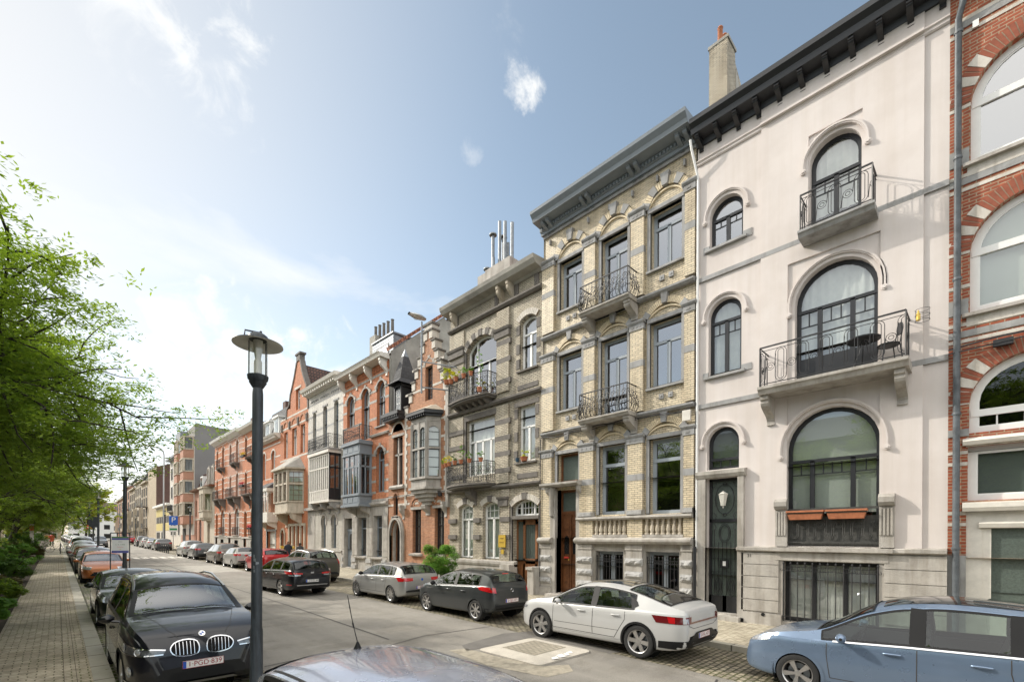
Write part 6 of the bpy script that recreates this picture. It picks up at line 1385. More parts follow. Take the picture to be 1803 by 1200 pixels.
class Car:
    def __init__(s, name, loc, rz, label, col, top, belt, W, fa, ra, wr=.32, wid=None, zb=None, tum=.40, glass='carglass', near=True, corner=.82, ws=(.3, 1.05), rw=(-2.0, -1.8), pil=(), dlo=(-1.8, 1.0), metal=.35, rim='wheelsilver', spokes=5, tint=None, group='cars parked along the street', cat='car', crown=2.6, clad=None, roofmat=None, rough=.28, twin=False):
        s.root = thing(name, loc, label, cat, group, rz=rz)
        s.paint = paint('car_paint', col, metal, rough); s.zt = pchip(top); s.zbl = pchip(belt); s.hw = W/2; s.fa = fa; s.ra = ra; s.wr = wr
        x0, x1 = top[0][0], top[-1][0]; x0, x1 = min(x0, x1), max(x0, x1); s.x0, s.x1 = x0, x1
        s.w = pchip(wid or [(x0, .78*s.hw), (x0+.06, .86*s.hw), (x0+.3, .95*s.hw), (x0+.9, s.hw), (x1-1.0, s.hw), (x1-.45, .93*s.hw), (x1-.15, .80*s.hw), (x1-.03, .68*s.hw), (x1, .6*s.hw)])
        s.zb = pchip(zb or [(x0, .42), (x0+.08, .30), (x0+.6, .21), (x1-.6, .19), (x1-.1, .24), (x1, .34)])
        s.tum = tum; s.corner = corner; s.crown = crown; s.near = near; s.ws = ws; s.rw = rw; s.pil = pil; s.dlo = dlo; s.glass = glass
        dx = .024 if near else .07; n = int((x1-x0)/dx)
        xs = sorted({round(x0+(x1-x0)*i/n, 4) for i in range(n+1)} | {x0+.01, x0+.03, x1-.01, x1-.03}); rows = [s.ring(x) for x in xs]
        k = len(rows[0]); V = [p for r in rows for p in r]; F = []; 
        for i in range(len(xs)-1):
            for j in range(k-1): F.append((i*k+j, i*k+j+1, (i+1)*k+j+1, (i+1)*k+j))
        F.append(tuple(range(k))); F.append(tuple(range((len(xs)-1)*k, len(xs)*k))[::-1])
        s.bvh = BVHTree.FromPolygons([Vector(p) for p in V], F)
        R = wr+.05
        def keep(f):
            c = [sum(V[i][a] for i in f)/len(f) for a in range(3)]
            for ax in (fa, ra):
                if abs(c[1]) > s.w(c[0])*.62 and (c[0]-ax)**2+(c[2]-wr)**2 < (R+.006)**2: return False
            if near and len(f) == 4:
                x, y, z = c; yc, zc, zs = s.cor(x)
                for (a, b) in s.wins():
                    if a < x < b and zs+.035 < z < zc-.035 and abs(y) > yc-.02: return False
                if s.ws[0] < x < s.ws[1] and abs(y) < yc-.07 and z > zs+.05: return False
                if min(s.rw) < x < max(s.rw) and abs(y) < yc-.09 and z > zs+.02 and s.ok_r(x): return False
            return True
        mb = MB(); 
        for f in F:
            if keep(f): mb.f.append(list(f)); mb.m.append(0)
        mb.v = V; mb.mats = []
        s.body = mb.build('body', s.paint, s.root, smooth=32)
        s.wells(); s.glazing(); s.wheels(rim, spokes, twin)
        if near: s.cabin()
        for ax in (fa, ra):
            A = [(ax+(R-.005)*cos(t), wr+(R-.005)*sin(t)) for t in [radians(-18)+radians(216)*i/30 for i in range(31)]]
            A = [p for p in A if p[1] > s.zb(p[0])+.02]
            for sd_ in (1, -1): s.ribbon('S', A, .05 if near else .09, clad or s.paint, 'wheel_arch', sd_, .006)
    def ok_r(s, x): return True
    def cor(s, x):                     # greenhouse corner: (y, z) and shoulder height
        zt = s.zt(x); zs = min(s.zbl(x), zt-.075); h = zt-zs; w = s.w(x)*.955
        return w-s.tum*h*s.corner-.02, zs+h*s.corner, zs
    def ring(s, x):
        w = s.w(x); zb = s.zb(x); zt = s.zt(x); yc, zc, zs = s.cor(x); zs = max(zs, zb+.06); zc = max(zc, zs+.01); H = zs-zb
        P = [(0, zb), (w*.80, zb), (w*.93, zb+H*.03), (w*.975, zb+H*.12), (w*.99, zb+H*.25), (w, zb+H*.42), (w*1.0, zb+H*.58), (w*.99, zb+H*.72), (w*.985, zb+H*.82), (w*.975, zb+H*.92), (w*.955, zs)]
        Q = []; k = 5 if s.near else 2
        for i in range(2, len(P)-1):
            a, b, c_, d = P[i-1], P[i], P[i+1], P[min(i+2, len(P)-1)]
            for j in range(k):
                t = j/k; Q.append(tuple(.5*((2*b[q])+(-a[q]+c_[q])*t+(2*a[q]-5*b[q]+4*c_[q]-d[q])*t*t+(-a[q]+3*b[q]-3*c_[q]+d[q])*t**3) for q in (0, 1)))
        P = P[:2]+Q+[P[-1]]
        n1 = 14 if s.near else 6
        for i in range(1, n1+1):
            t = i/n1; P.append((w*.955-.012+(yc-w*.955+.012)*t, zs+(zc-zs)*t))
        n2 = 12 if s.near else 7
        for i in range(1, n2+1):
            t = i/n2; P.append((yc*(1-t), zc+(zt-zc)*(1-(1-t)**s.crown)))
        return [(x, -y, z) for y, z in P[::-1][:-1]][::1]+[(x, y, z) for y, z in P]
    def crownpt(s, x, tau, off=0):
        yc, zc, zs = s.cor(x); zt = s.zt(x); t = 1-abs(tau); return Vector((x, yc*tau, zc+(zt-zc)*(1-(1-t)**s.crown)))
    def sidept(s, x, z, sd_):
        yc, zc, zs = s.cor(x); w = s.w(x)*.955-.012; t = (z-zs)/(zc-zs); return Vector((x, sd_*(w+(yc-w)*t), z))
    def wins(s):
        e = [s.dlo[0]]
        for c, wd in s.pil: e += [c-wd/2, c+wd/2]
        e.append(s.dlo[1]); return [(e[i], e[i+1]) for i in range(0, len(e), 2)]
    def offset(s, rows, off, sd_=1):
        out = []; n = len(rows); m = len(rows[0])
        for i in range(n):
            r = []
            for j in range(m):
                a = rows[min(i+1, n-1)][j]-rows[max(i-1, 0)][j]; b = rows[i][min(j+1, m-1)]-rows[i][max(j-1, 0)]
                nn = a.cross(b); nn = nn.normalized() if nn.length > 1e-9 else Vector((0, 0, 1))
                c = rows[i][j]-Vector((rows[i][j].x*.6, 0, .6))
                if nn.dot(c) < 0: nn = -nn
                r.append(rows[i][j]+nn*off)
            out.append(r)
        return out
    def ray(s, mode, u, v, sd_=1):
        if mode == 'S': o, d = Vector((u, 3*sd_, v)), Vector((0, -sd_, 0))
        elif mode == 'F': o, d = Vector((5, u*sd_, v)), Vector((-1, 0, 0))
        elif mode == 'B': o, d = Vector((-5, u*sd_, v)), Vector((1, 0, 0))
        elif mode == 'T': o, d = Vector((u, v*sd_, 4)), Vector((0, 0, -1))
        elif mode == 'PF': a = radians(u)*sd_; o, d = Vector((s.fa-.3+4*cos(a), 4*sin(a), v)), Vector((-cos(a), -sin(a), 0))
        else: a = radians(u)*sd_; o, d = Vector((s.ra+.3-4*cos(a), 4*sin(a), v)), Vector((cos(a), -sin(a), 0))
        h = s.bvh.ray_cast(o, d)
        if h[0] is None: h = s.bvh.find_nearest(o+d*2.5)
        nn = h[1]; nn = nn if nn.dot(d) < 0 else -nn
        return h[0], nn
    def patch(s, name, mat, mode, bot, top, off=.005, n=10, m=4, sides=(1, -1), parent=None, thick=0):
        def res(P, t):
            ln = [0]
            for a, b in zip(P, P[1:]): ln.append(ln[-1]+math.dist(a, b))
            q = t*ln[-1]
            for i in range(len(P)-1):
                if q <= ln[i+1]+1e-9: f = (q-ln[i])/max(1e-9, ln[i+1]-ln[i]); return (P[i][0]+(P[i+1][0]-P[i][0])*f, P[i][1]+(P[i+1][1]-P[i][1])*f)
            return P[-1]
        last = None
        for sd_ in sides:
            rows = []
            for j in range(m+1):
                r = []
                for i in range(n+1):
                    a = res(bot, i/n); b = res(top, i/n); u = a[0]+(b[0]-a[0])*j/m; v = a[1]+(b[1]-a[1])*j/m
                    p, nn = s.ray(mode, u, v, sd_); r.append(p+nn*off)
                rows.append(r)
            last = MB().grid(rows).build(name, mat, parent or s.root, smooth=60)
        return last
    def ribbon(s, mode, pts, wd, mat, name, sd_=1, off=.004, closed=False):
        if closed and len(pts) < 14:
            for _ in range(1): pts = [q for a, b in zip(pts, pts[1:]+pts[:1]) for q in ((a[0]*.75+b[0]*.25, a[1]*.75+b[1]*.25), (a[0]*.25+b[0]*.75, a[1]*.25+b[1]*.75))]
        P = []; 
        for a, b in zip(pts, pts[1:]+(pts[:1] if closed else [])):
            k = max(1, int(math.dist(a, b)/.05)); P += [(a[0]+(b[0]-a[0])*i/k, a[1]+(b[1]-a[1])*i/k) for i in range(k)]
        if not closed: P.append(pts[-1])
        n = len(P); rows = [[], []]
        sc = 1 if mode[0] != 'P' else 57.3/1.1
        for i, p in enumerate(P):
            a = P[i-1] if (i or closed) else p; b = P[(i+1) % n] if (i < n-1 or closed) else p
            t = Vector(((b[0]-a[0])/sc, b[1]-a[1])); t = t.normalized() if t.length > 0 else Vector((1, 0)); nr = Vector((-t.y, t.x))
            for k, e in enumerate((1, -1)):
                q, nn = s.ray(mode, p[0]+nr.x*e*wd/2*sc, p[1]+nr.y*e*wd/2, sd_); rows[k].append(q+nn*off)
        if closed: rows = [r+[r[0]] for r in rows]
        return MB().grid(rows).build(name, mat, s.root, smooth=60)
    def wells(s):
        for ax in (s.fa, s.ra):
            for sd_ in (1, -1):
                mb = MB(); R = s.wr+.06; rows = []
                for y in (s.hw*.99-.03, s.hw-.36): rows.append([(ax+R*cos(t), sd_*y, s.wr+R*sin(t)) for t in [radians(-25)+radians(230)*i/16 for i in range(17)]])
                mb.grid(rows); y = sd_*(s.hw-.36); mb.add([(ax+R*cos(t), y, s.wr+R*sin(t)) for t in [2*pi*i/16 for i in range(16)]], [tuple(range(16))]); mb.build('wheel_well', 'underbody', s.root)
    def glazing(s):
        nr = s.near
        for sd_ in (1, -1):
            for (a, b) in s.wins():
                n = 12 if nr else 5; bot, top = [], []
                for i in range(n+1):
                    x = a+(b-a)*i/n; yc, zc, zs = s.cor(x); bot.append((x, zs+.03)); top.append((x, max(zs+.035, zc-.03)))
                rows = [[s.sidept(x, z0+(z1-z0)*j/3, sd_) for (x, z0), (_, z1) in zip(bot, top)] for j in range(4)]
                rows = s.offset(rows, .004 if nr else .008); w_ = MB().grid(rows).build('side_window', s.glass if nr else 'darkglass', s.root, smooth=60)
                if nr: s.ribbon('S', bot+top[::-1], .034, 'plastic', 'window_seal', sd_, .006, closed=True)
            if nr:
                for c, wd in s.pil:
                    yc, zc, zs = s.cor(c); s.patch('door_pillar', 'plastic', 'S', [(c-wd/2-.01, zs+.02), (c+wd/2+.01, zs+.02)], [(c-wd/2-.01, zc-.01), (c+wd/2+.01, zc-.01)], .007, 2, 4, (sd_,))
        for nm, (a, b) in (('windscreen', s.ws), ('rear_window', s.rw)):
            n = 14; a, b = min(a, b), max(a, b); rows = []
            for i in range(n+1):
                x = a+(b-a)*i/n; yc, _, _ = s.cor(x); m = (yc-.06)/yc; rows.append([s.crownpt(x, -m+2*m*j/12) for j in range(13)])
            R2 = s.offset(rows, .003 if nr else .008); MB().grid(R2).build(nm, ('screenglass' if nm == 'windscreen' else s.glass) if nr else 'darkglass', s.root, smooth=60)
            if nr:
                E = [r[0] for r in rows]+rows[-1][1:]+[r[-1] for r in rows[::-1]][1:]+rows[0][::-1][1:-1]; mb = MB(); cx_ = sum(E, Vector())/len(E)
                rr = [[p+(p-cx_)*.045+Vector((0, 0, .004)) for p in E]+[E[0]+(E[0]-cx_)*.045], [p+(cx_-p)*.05+Vector((0, 0, .003)) for p in E]+[E[0]+(cx_-E[0])*.05]]
                mb2 = s.offset([[p for p in r] for r in rr], .006); MB().grid(mb2).build('window_seal', 'plastic', s.root, smooth=60)
    def wheels(s, rim, spokes, twin):
        r = s.wr; key = (r, rim, spokes, twin, s.near)
        if key not in WH:
            n = 36 if s.near else 16
            t = MB(); t.mat('rubber'); t.lathe([(r*.70, -.10), (r*.90, -.112), (r*.985, -.10), (r, -.07), (r, .07), (r*.985, .10), (r*.90, .112), (r*.70, .10), (r*.7, -.10)], (0, 0, 0), n, 'y')
            g = MB(); g.mat(rim); ro = r*.71
            g.lathe([(ro, .105), (ro*.93, .09), (ro*.90, .02), (ro*.9, -.1)], (0, 0, 0), n, 'y')
            for k in range(spokes):
                for e in ((-.11, .11) if twin else (0,)):
                    a = 2*pi*k/spokes+pi/2; wd = .018 if twin else (.036 if spokes < 7 else .024)
                    def q(rr, w_, y): c_, s_ = cos(a+e*(rr/ro)), sin(a+e*(rr/ro)); return (rr*c_-w_*s_, y, rr*s_+w_*c_)
                    g.add([q(.03, -wd, .075), q(.03, wd, .075), q(ro*.92, wd*1.25, .092), q(ro*.92, -wd*1.25, .092), q(.03, -wd, .03), q(.03, wd, .03), q(ro*.92, wd, .05), q(ro*.92, -wd, .05)], [(0,1,2,3), (0,4,5,1), (1,5,6,2), (3,2,6,7), (0,3,7,4)])
            g.lathe([(0, .085), (.05, .082), (.06, .06)], (0, 0, 0), 14, 'y')
            g.mat('underbody'); g.lathe([(ro*.95, -.02), (0, -.02)], (0, 0, 0), n, 'y'); g.mat('zinc'); g.lathe([(ro*.72, .0), (ro*.3, .0), (ro*.3, -.02)], (0, 0, 0), 20, 'y')
            tm = t.build('wheel', None, None, smooth=40); gm_ = g.build('rim', None, tm, smooth=40); WH[key] = tm; first = tm
        else: first = None
        for ax in (s.fa, s.ra):
            for sd_ in (1, -1):
                o = first if first else copy_tree(WH[key]); first = None
                o.parent = s.root; o.location = (ax, sd_*(s.hw-.125), r); o.rotation_euler = (0, random.uniform(0, 1.2), 0 if sd_ == 1 else pi)
    def cabin(s):
        g = MB(); xb = s.pil[-1][0] if s.pil else 0; bx = s.ws[1]
        zs = s.zbl(0); w = s.hw
        g.box(s.dlo[0]+.1, bx+.1, -w+.14, w-.14, .28, .34)
        g.px([(-w+.13, .4), (-w+.13, zs-.12), (-w+.3, zs+.02), (w-.3, zs+.02), (w-.13, zs-.12), (w-.13, .4)], bx-.42, bx+.0)
        def seat(x, y, w_):
            P = [(x+.48, .42), (x+.48, .56), (x+.1, .52), (x-.10, zs+.12), (x-.22, zs+.12), (x-.12, .42)]; g.py([(a, b) for a, b in P], y-w_/2, y+w_/2)
            g.py([(x-.12, zs+.15), (x-.10, zs+.33), (x-.2, zs+.33), (x-.22, zs+.15)], y-.13, y+.13)
        xf = s.ws[1]-1.15
        seat(xf, .36, .46); seat(xf, -.36, .46); seat(xf-.92, 0, 1.2)
        for y in (w-.12, -w+.09): g.box(s.dlo[0]+.2, bx-.1, y, y+.03, .3, zs-.02)
        sw = [(xf+.62+.07*sin(t)*0-.05*sin(t), .36+.19*cos(t), zs+.02+.18*sin(t)) for t in [2*pi*i/16 for i in range(16)]]; g.tube(sw, .016, 5, closed=True); g.tube([sw[0], sw[8]], .02, 4)
        g.box(s.ws[0]+.12, s.ws[0]+.16, -.12, .12, s.zt(s.ws[0])-.18, s.zt(s.ws[0])-.11)
        g.build('interior', 'interior', s.root)
    # --- details shared by most cars
    def lines(s, xs, sills=True):
        for sd_ in (1, -1):
            for (x, dxb) in xs:
                yc, zc, zs = s.cor(x); s.ribbon('S', [(x, zs+.02), (x, zs-.2), (x+dxb, s.zb(x)+.16)], .012, 'tar', 'door_gap', sd_, .002)
            if sills and len(xs) > 1: a, b = min(x+d for x, d in xs), max(x+d for x, d in xs); s.ribbon('S', [(a, s.zb(0)+.16), (b, s.zb(0)+.16)], .012, 'tar', 'door_gap', sd_, .002)
    def handles(s, xs, z, mat):
        for sd_ in (1, -1):
            for x in xs:
                p, nn = s.ray('S', x, z, sd_); g = MB(); g.tube([(x-.1, p.y+.01*sd_, z), (x-.07, p.y+.03*sd_, z+.003), (x+.07, p.y+.03*sd_, z+.003), (x+.1, p.y+.01*sd_, z)], .013, 6); g.build('door_handle', mat, s.root, smooth=60)
    def mirrors(s, x, mat, z=None):
        yc, zc, zs = s.cor(x); z = z or zs+.07
        for sd_ in (1, -1):
            y = s.sidept(x, zs, 1).y; g = MB(); n = 10; rows = []
            for i in range(7):
                t = i/6; rad = sin(pi*min(.98, max(.02, .1+t*.8)))
                rows.append([(x-.02+.075*rad*cos(a)-.03*t, sd_*(y+.06+.20*t), z+.02+.075*rad*sin(a)) for a in [2*pi*k/n for k in range(n+1)]])
            g.grid(rows); g.add([tuple(p) for p in rows[0][:-1]], [tuple(range(n))]); g.add([tuple(p) for p in rows[-1][:-1]], [tuple(range(n))]); g.tube([(x+.02, sd_*(y-.02), z-.04), (x, sd_*(y+.1), z-.02)], .02, 5); g.build('wing_mirror', mat, s.root, smooth=60)
    def plate(s, mode, z, txt, tc='platered', y=0, tilt=0):
        p, nn = s.ray(mode, y, z); sx = 1 if mode == 'F' else -1
        # a flat plate, .52 x .11, turned to face outwards
        M0 = Matrix.Translation((p.x+sx*.014, y, z)) @ Matrix.Rotation(sx*pi/2, 4, 'Z') @ Matrix.Rotation(pi/2, 4, 'X')
        g = MB(); g.box(-.26, .26, -.055, .055, -.008, 0); g.v = [tuple(M0 @ Vector(q)) for q in g.v]; o = g.build('number_plate', 'plate', s.root)
        g = MB(); g.box(-.258, -.215, -.052, .052, 0, .0015); g.v = [tuple(M0 @ Vector(q)) for q in g.v]; g.build('country_strip', 'plateblue', o)
        g = MB()
        for b_ in ((-.26, .26, .050, .055), (-.26, .26, -.055, -.05), (-.26, -.255, -.055, .055), (.255, .26, -.055, .055)): g.box(b_[0], b_[1], b_[2], b_[3], 0, .002)
        g.v = [tuple(M0 @ Vector(q)) for q in g.v]; g.build('plate_border', tc, o)
        text_mesh(txt, .098, 'plate_lettering', tc, o, M0 @ Matrix.Translation((.02, -.0, .0025)) @ Matrix.Scale(.98, 4, Vector((1, 0, 0))), .0006)
WH = {}
M['darkglass'] = pbr('dark_car_glass', (.02, .024, .026), .05, coat=1)
def rot(side): return pi/2 if side == 'R' else -pi/2
def at(x, y): return (x, y, gz(y)+.004)
TOP = dict(
 mpv=[(-2.16, .55), (-2.14, .85), (-2.08, 1.05), (-1.92, 1.42), (-1.78, 1.53), (-1.3, 1.59), (-.5, 1.625), (.0, 1.58), (.4, 1.46), (1.15, 1.08), (1.6, .98), (2.05, .84), (2.22, .72), (2.30, .5)],
 fastback=[(-2.37, .55), (-2.36, .92), (-2.3, 1.04), (-2.12, 1.095), (-1.9, 1.155), (-1.5, 1.285), (-1.0, 1.41), (-.4, 1.475), (.1, 1.45), (.45, 1.34), (1.1, 1.02), (1.6, .94), (2.05, .82), (2.2, .7), (2.24, .5)],
 hatch=[(-1.98, .5), (-1.97, .85), (-1.90, 1.05), (-1.70, 1.35), (-1.5, 1.42), (-1.0, 1.47), (-.3, 1.48), (.1, 1.44), (.45, 1.32), (1.05, 1.0), (1.5, .9), (1.85, .76), (1.98, .62), (2.02, .48)],
 compact=[(-2.12, .5), (-2.11, .85), (-2.02, 1.02), (-1.75, 1.3), (-1.5, 1.38), (-1.0, 1.43), (-.3, 1.45), (.15, 1.41), (.5, 1.28), (1.15, .98), (1.6, .89), (1.95, .77), (2.1, .64), (2.14, .48)],
 suv=[(-2.2, .55), (-2.19, .9), (-2.1, 1.15), (-1.92, 1.47), (-1.75, 1.56), (-1.2, 1.60), (-.4, 1.615), (.15, 1.56), (.5, 1.42), (1.05, 1.12), (1.55, 1.05), (2.0, .93), (2.15, .78), (2.2, .52)],
 wagon=[(-2.3, .5), (-2.29, .85), (-2.22, 1.02), (-2.0, 1.33), (-1.8, 1.42), (-1.2, 1.47), (-.4, 1.49), (.1, 1.45), (.45, 1.33), (1.1, 1.0), (1.6, .9), (2.0, .78), (2.18, .62), (2.22, .46)],
 bigmpv=[(-2.3, .55), (-2.29, .95), (-2.2, 1.15), (-2.05, 1.5), (-1.9, 1.6), (-1.3, 1.64), (-.4, 1.66), (.1, 1.6), (.5, 1.45), (1.3, 1.08), (1.75, .98), (2.1, .82), (2.22, .68), (2.26, .5)],
 mini=[(-1.85, .5), (-1.84, .9), (-1.74, 1.1), (-1.58, 1.36), (-1.4, 1.42), (-.8, 1.44), (-.1, 1.43), (.25, 1.38), (.6, 1.22), (.95, .98), (1.4, .93), (1.75, .82), (1.9, .68), (1.94, .46)],
 coupe=[(-2.2, .5), (-2.19, .9), (-2.05, 1.02), (-1.7, 1.10), (-1.2, 1.28), (-.7, 1.39), (-.2, 1.41), (.2, 1.36), (.5, 1.24), (1.1, .96), (1.6, .87), (2.0, .74), (2.15, .6), (2.2, .46)],
 van=[(-2.4, .6), (-2.39, 1.2), (-2.33, 1.75), (-2.2, 1.87), (-1.0, 1.9), (.3, 1.88), (.75, 1.72), (1.45, 1.2), (1.9, 1.08), (2.2, .9), (2.3, .7), (2.34, .5)])
# ---- blue people carrier, nearest on the right
c = Car('blue_people_carrier', at(9.72, .78), rot('R'), 'metallic blue people carrier with a glass roof, cut by the right picture edge', (.17, .235, .34), [(x, z*1.05 if z > 1.2 else z*1.02) for x, z in TOP['mpv']], [(-2.2, 1.06), (0, .98), (1.3, .90)], 1.80, 1.39, -1.39, wr=.32, ws=(.42, 1.12), rw=(-2.06, -1.84), pil=[(-1.12, .12), (-.12, .15)], dlo=(-1.8, 1.05), twin=True, metal=.5, rough=.25)
c.lines([(-1.05, -.1), (-.12, 0), (.98, -.05)]); c.handles([-.78, .16], .86, c.paint); c.mirrors(.80, c.paint)
c.patch('glass_roof', 'darkglass', 'T', [(.3, -.5), (-1.5, -.5)], [(.3, .5), (-1.5, .5)], .004, 16, 10, (1,))
c.patch('headlight', 'lamp', 'PF', [(18, .68), (46, .80)], [(20, .78), (50, .90)], .006, 8, 3); c.patch('grille', 'plastic', 'F', [(-.5, .30), (.5, .30)], [(-.5, .46), (.5, .46)], .006, 8, 2, (1,)); c.patch('tail_light', 'redlight', 'PB', [(25, .85), (45, .85)], [(25, 1.15), (38, 1.15)], .006)
for sd_ in (1, -1): c.ribbon('S', [(x, c.cor(x)[2]+.005) for x in (-1.85, -1, 0, .9)], .02, 'chrome', 'chrome_strip', sd_, .01)
# ---- white electric fastback
c = Car('white_fastback', at(9.58, 6.42), rot('R'), 'white fastback saloon with black and silver wheels and smoked red rear light bar', (.50, .50, .495), [(x, z*1.03) for x, z in TOP['fastback']], [(-2.4, .99), (-1, .96), (1.3, .90)], 1.86, 1.37, -1.37, wr=.345, ws=(.42, 1.08), rw=(-2.0, -1.05), pil=[(-.22, .13)], dlo=(-1.25, 1.0), clad='plastic', rim='wheelsilver', spokes=6, tint=1, metal=.15, rough=.3)
c.lines([(-1.05, .25), (-.22, 0), (.95, 0)]); c.handles([-.82, .1], .84, c.paint); c.mirrors(.74, c.paint)
for sd_ in (1, -1): c.ribbon('S', [(-.95, .26), (.95, .26)], .13, 'plastic', 'sill_cladding', sd_, .005); c.patch('quarter_panel', 'plastic', 'S', [(-1.2, 1.0), (-1.35, 1.08)], [(-1.12, 1.26), (-1.3, 1.16)], .006, 4, 3, (sd_,))
c.patch('glass_roof', 'darkglass', 'T', [(.34, -.48), (-.95, -.48)], [(.34, .48), (-.95, .48)], .004, 16, 10, (1,))
c.patch('tail_light', 'darkred', 'PB', [(24, .80), (52, .80)], [(24, .94), (56, .94)], .006, 10, 3); c.patch('light_bar', 'darkred', 'PB', [(-26, .80), (26, .80)], [(-26, .835), (26, .835)], .007, 14, 1, (1,)); c.patch('lit_segment', 'redlight', 'PB', [(38, .81), (42, .81)], [(38, .93), (43, .93)], .009, 2, 2); c.patch('reverse_lamp', 'lamp', 'PB', [(28, .81), (33, .81)], [(28, .91), (33, .91)], .009, 2, 2)
c.patch('rear_bumper_skirt', 'plastic', 'PB', [(-50, .30), (50, .30)], [(-50, .44), (-26, .48), (-16, .62), (16, .62), (26, .48), (50, .44)], .008, 24, 3, (1,)); c.plate('B', .53, '2-FXL-471')
c.ribbon('PB', [(-27, .98), (-27, .76), (-20, .70), (20, .70), (27, .76), (27, .98)], .010, 'tar', 'boot_gap', 1, .003); c.patch('headlight', 'lamp', 'PF', [(22, .66), (44, .70)], [(22, .74), (46, .77)], .006, 6, 2); c.ribbon('S', [(-.9, .52), (.9, .50)], .008, 'plastic', 'side_crease', 1, .002)
# ---- dark grey hatchback
c = Car('grey_hatchback', at(9.62, 11.75), rot('R'), 'dark grey small hatchback with silver wheel trims behind the white fastback', (.045, .05, .052), TOP['hatch'], [(-2.0, 1.02), (-1, .98), (1.2, .88)], 1.74, 1.22, -1.29, wr=.31, ws=(.4, 1.0), rw=(-1.86, -1.66), pil=[(-.28, .12)], dlo=(-1.4, .95), spokes=7, metal=.4)
c.lines([(-1.0, .15), (-.28, 0), (.88, 0)]); c.handles([-.72, .02], .84, c.paint); c.mirrors(.7, 'plastic')
c.patch('tail_light', 'redlight', 'PB', [(32, .84), (60, .92)], [(34, 1.0), (66, 1.02)], .008, 8, 3); c.plate('B', .60, '2-GJC-471'); c.ribbon('PB', [(-34, 1.0), (-30, .7), (30, .7), (34, 1.0)], .012, 'tar', 'boot_gap', 1, .003)
g = MB(); g.lathe([(.045, 0), (.052, .008), (.058, 0)], (0, 0, 0), 16); p, nn = c.ray('B', 0, .90); g.v = [(p.x-.02-v[2], v[0], .90+v[1]) for v in g.v]; g.build('badge', 'chrome', c.root); c.patch('bumper_trim', 'plastic', 'PB', [(-50, .30), (50, .30)], [(-50, .40), (50, .40)], .007, 16, 1, (1,)); c.patch('spoiler', 'redlight', 'B', [(-.12, 1.35), (.12, 1.35)], [(-.12, 1.37), (.12, 1.37)], .012, 3, 1, (1,))
# ---- silver compact
c = Car('silver_compact', at(9.55, 16.5), rot('R'), 'silver five door compact with dark wheels in front of the green bush', (.40, .40, .39), TOP['compact'], [(-2.1, .98), (-1, .95), (1.3, .88)], 1.76, 1.36, -1.33, wr=.315, ws=(.45, 1.08), rw=(-1.98, -1.6), pil=[(-1.15, .08), (-.3, .11)], dlo=(-1.5, 1.0), rim='wheelsilver', spokes=9, metal=.6)
c.lines([(-1.0, .1), (-.3, 0), (.92, 0)]); c.handles([-.78, .02], .80, c.paint); c.mirrors(.75, 'plastic')
c.patch('tail_light', 'redlight', 'PB', [(20, .82), (46, .80)], [(20, .92), (52, .95)], .008, 8, 3); c.plate('B', .58, '1-RPD-216', 'platered', 0); g = MB(); p, nn = c.ray('B', 0, .86); g.lathe([(0, 0), (.045, 0), (.045, .01), (0, .012)], (p.x-.012, 0, .86), 14, 'y'); g.v = [(p.x-.008+(v[1]), v[0]-p.x+.012, v[2]) for v in g.v]; g.build('badge', 'signblue', c.root); c.patch('headlight', 'lamp', 'PF', [(24, .62), (46, .70)], [(24, .74), (48, .80)], .006, 6, 2)
# ---- black estate driving up the road
c = Car('black_estate', at(7.15, 21.0), pi/2+.05, 'glossy black estate car driving away up the middle of the road', (.006, .007, .010), TOP['wagon'], [(-2.3, 1.0), (-1, .96), (1.3, .88)], 1.78, 1.33, -1.33, wr=.32, ws=(.42, 1.05), rw=(-2.2, -1.95), pil=[(-1.25, .1), (-.25, .12)], dlo=(-1.95, .95), metal=.1, group='cars driving along the street')
c.lines([(-1.1, .1), (-.25, 0), (.9, 0)]); c.handles([-.75, .05], .82, c.paint); c.mirrors(.72, c.paint)
c.patch('tail_light', 'redlight', 'PB', [(17, .86), (48, .88)], [(17, .91), (52, .99)], .008, 8, 3); c.patch('reverse_lamp', 'lamp', 'PB', [(20, .80), (38, .80)], [(20, .85), (40, .86)], .008, 5, 1); c.plate('B', .60, '1-DWD-448', 'iron'); c.patch('rear_bumper_trim', 'silvertrim', 'PB', [(-25, .42), (25, .42)], [(-26, .455), (26, .455)], .012, 12, 1, (1,)); c.patch('reflector', 'redlight', 'PB', [(33, .44), (44, .44)], [(33, .48), (44, .48)], .008, 3, 1); g = MB(); p, nn = c.ray('B', 0, .92); g.box(p.x-.02, p.x-.008, -.06, .06, .89, .95); g.build('badge', 'chrome', c.root)
# ---- big dark people carrier beside it
c = Car('brown_people_carrier', at(9.5, 25.2), rot('R'), 'brown grey people carrier with silver roof rails parked beside the black estate', (.09, .085, .075), TOP['bigmpv'], [(-2.3, 1.08), (-1, 1.0), (1.3, .92)], 1.83, 1.42, -1.36, wr=.33, ws=(.45, 1.25), rw=(-2.16, -1.99), pil=[(-1.2, .09), (-.2, .11)], dlo=(-1.95, 1.15), metal=.4)
c.lines([(-1.1, .05), (-.2, 0), (1.0, 0)]); c.mirrors(.85, c.paint); c.patch('tail_light', 'redlight', 'PB', [(30, .95), (50, .95)], [(30, 1.18), (48, 1.18)], .008, 6, 3); c.plate('B', .68, '1-UNG-503')
for sd_ in (1, -1):
    g = MB(); g.tube([(x, sd_*(c.cor(x)[0]-.02), c.cor(x)[1]+.075+(.0 if -1.7 < x < .3 else -.05)) for x in (-1.85, -1.7, -1, -.3, .3, .5)], .02, 5); g.build('roof_rail', 'silvertrim', c.root, smooth=60)
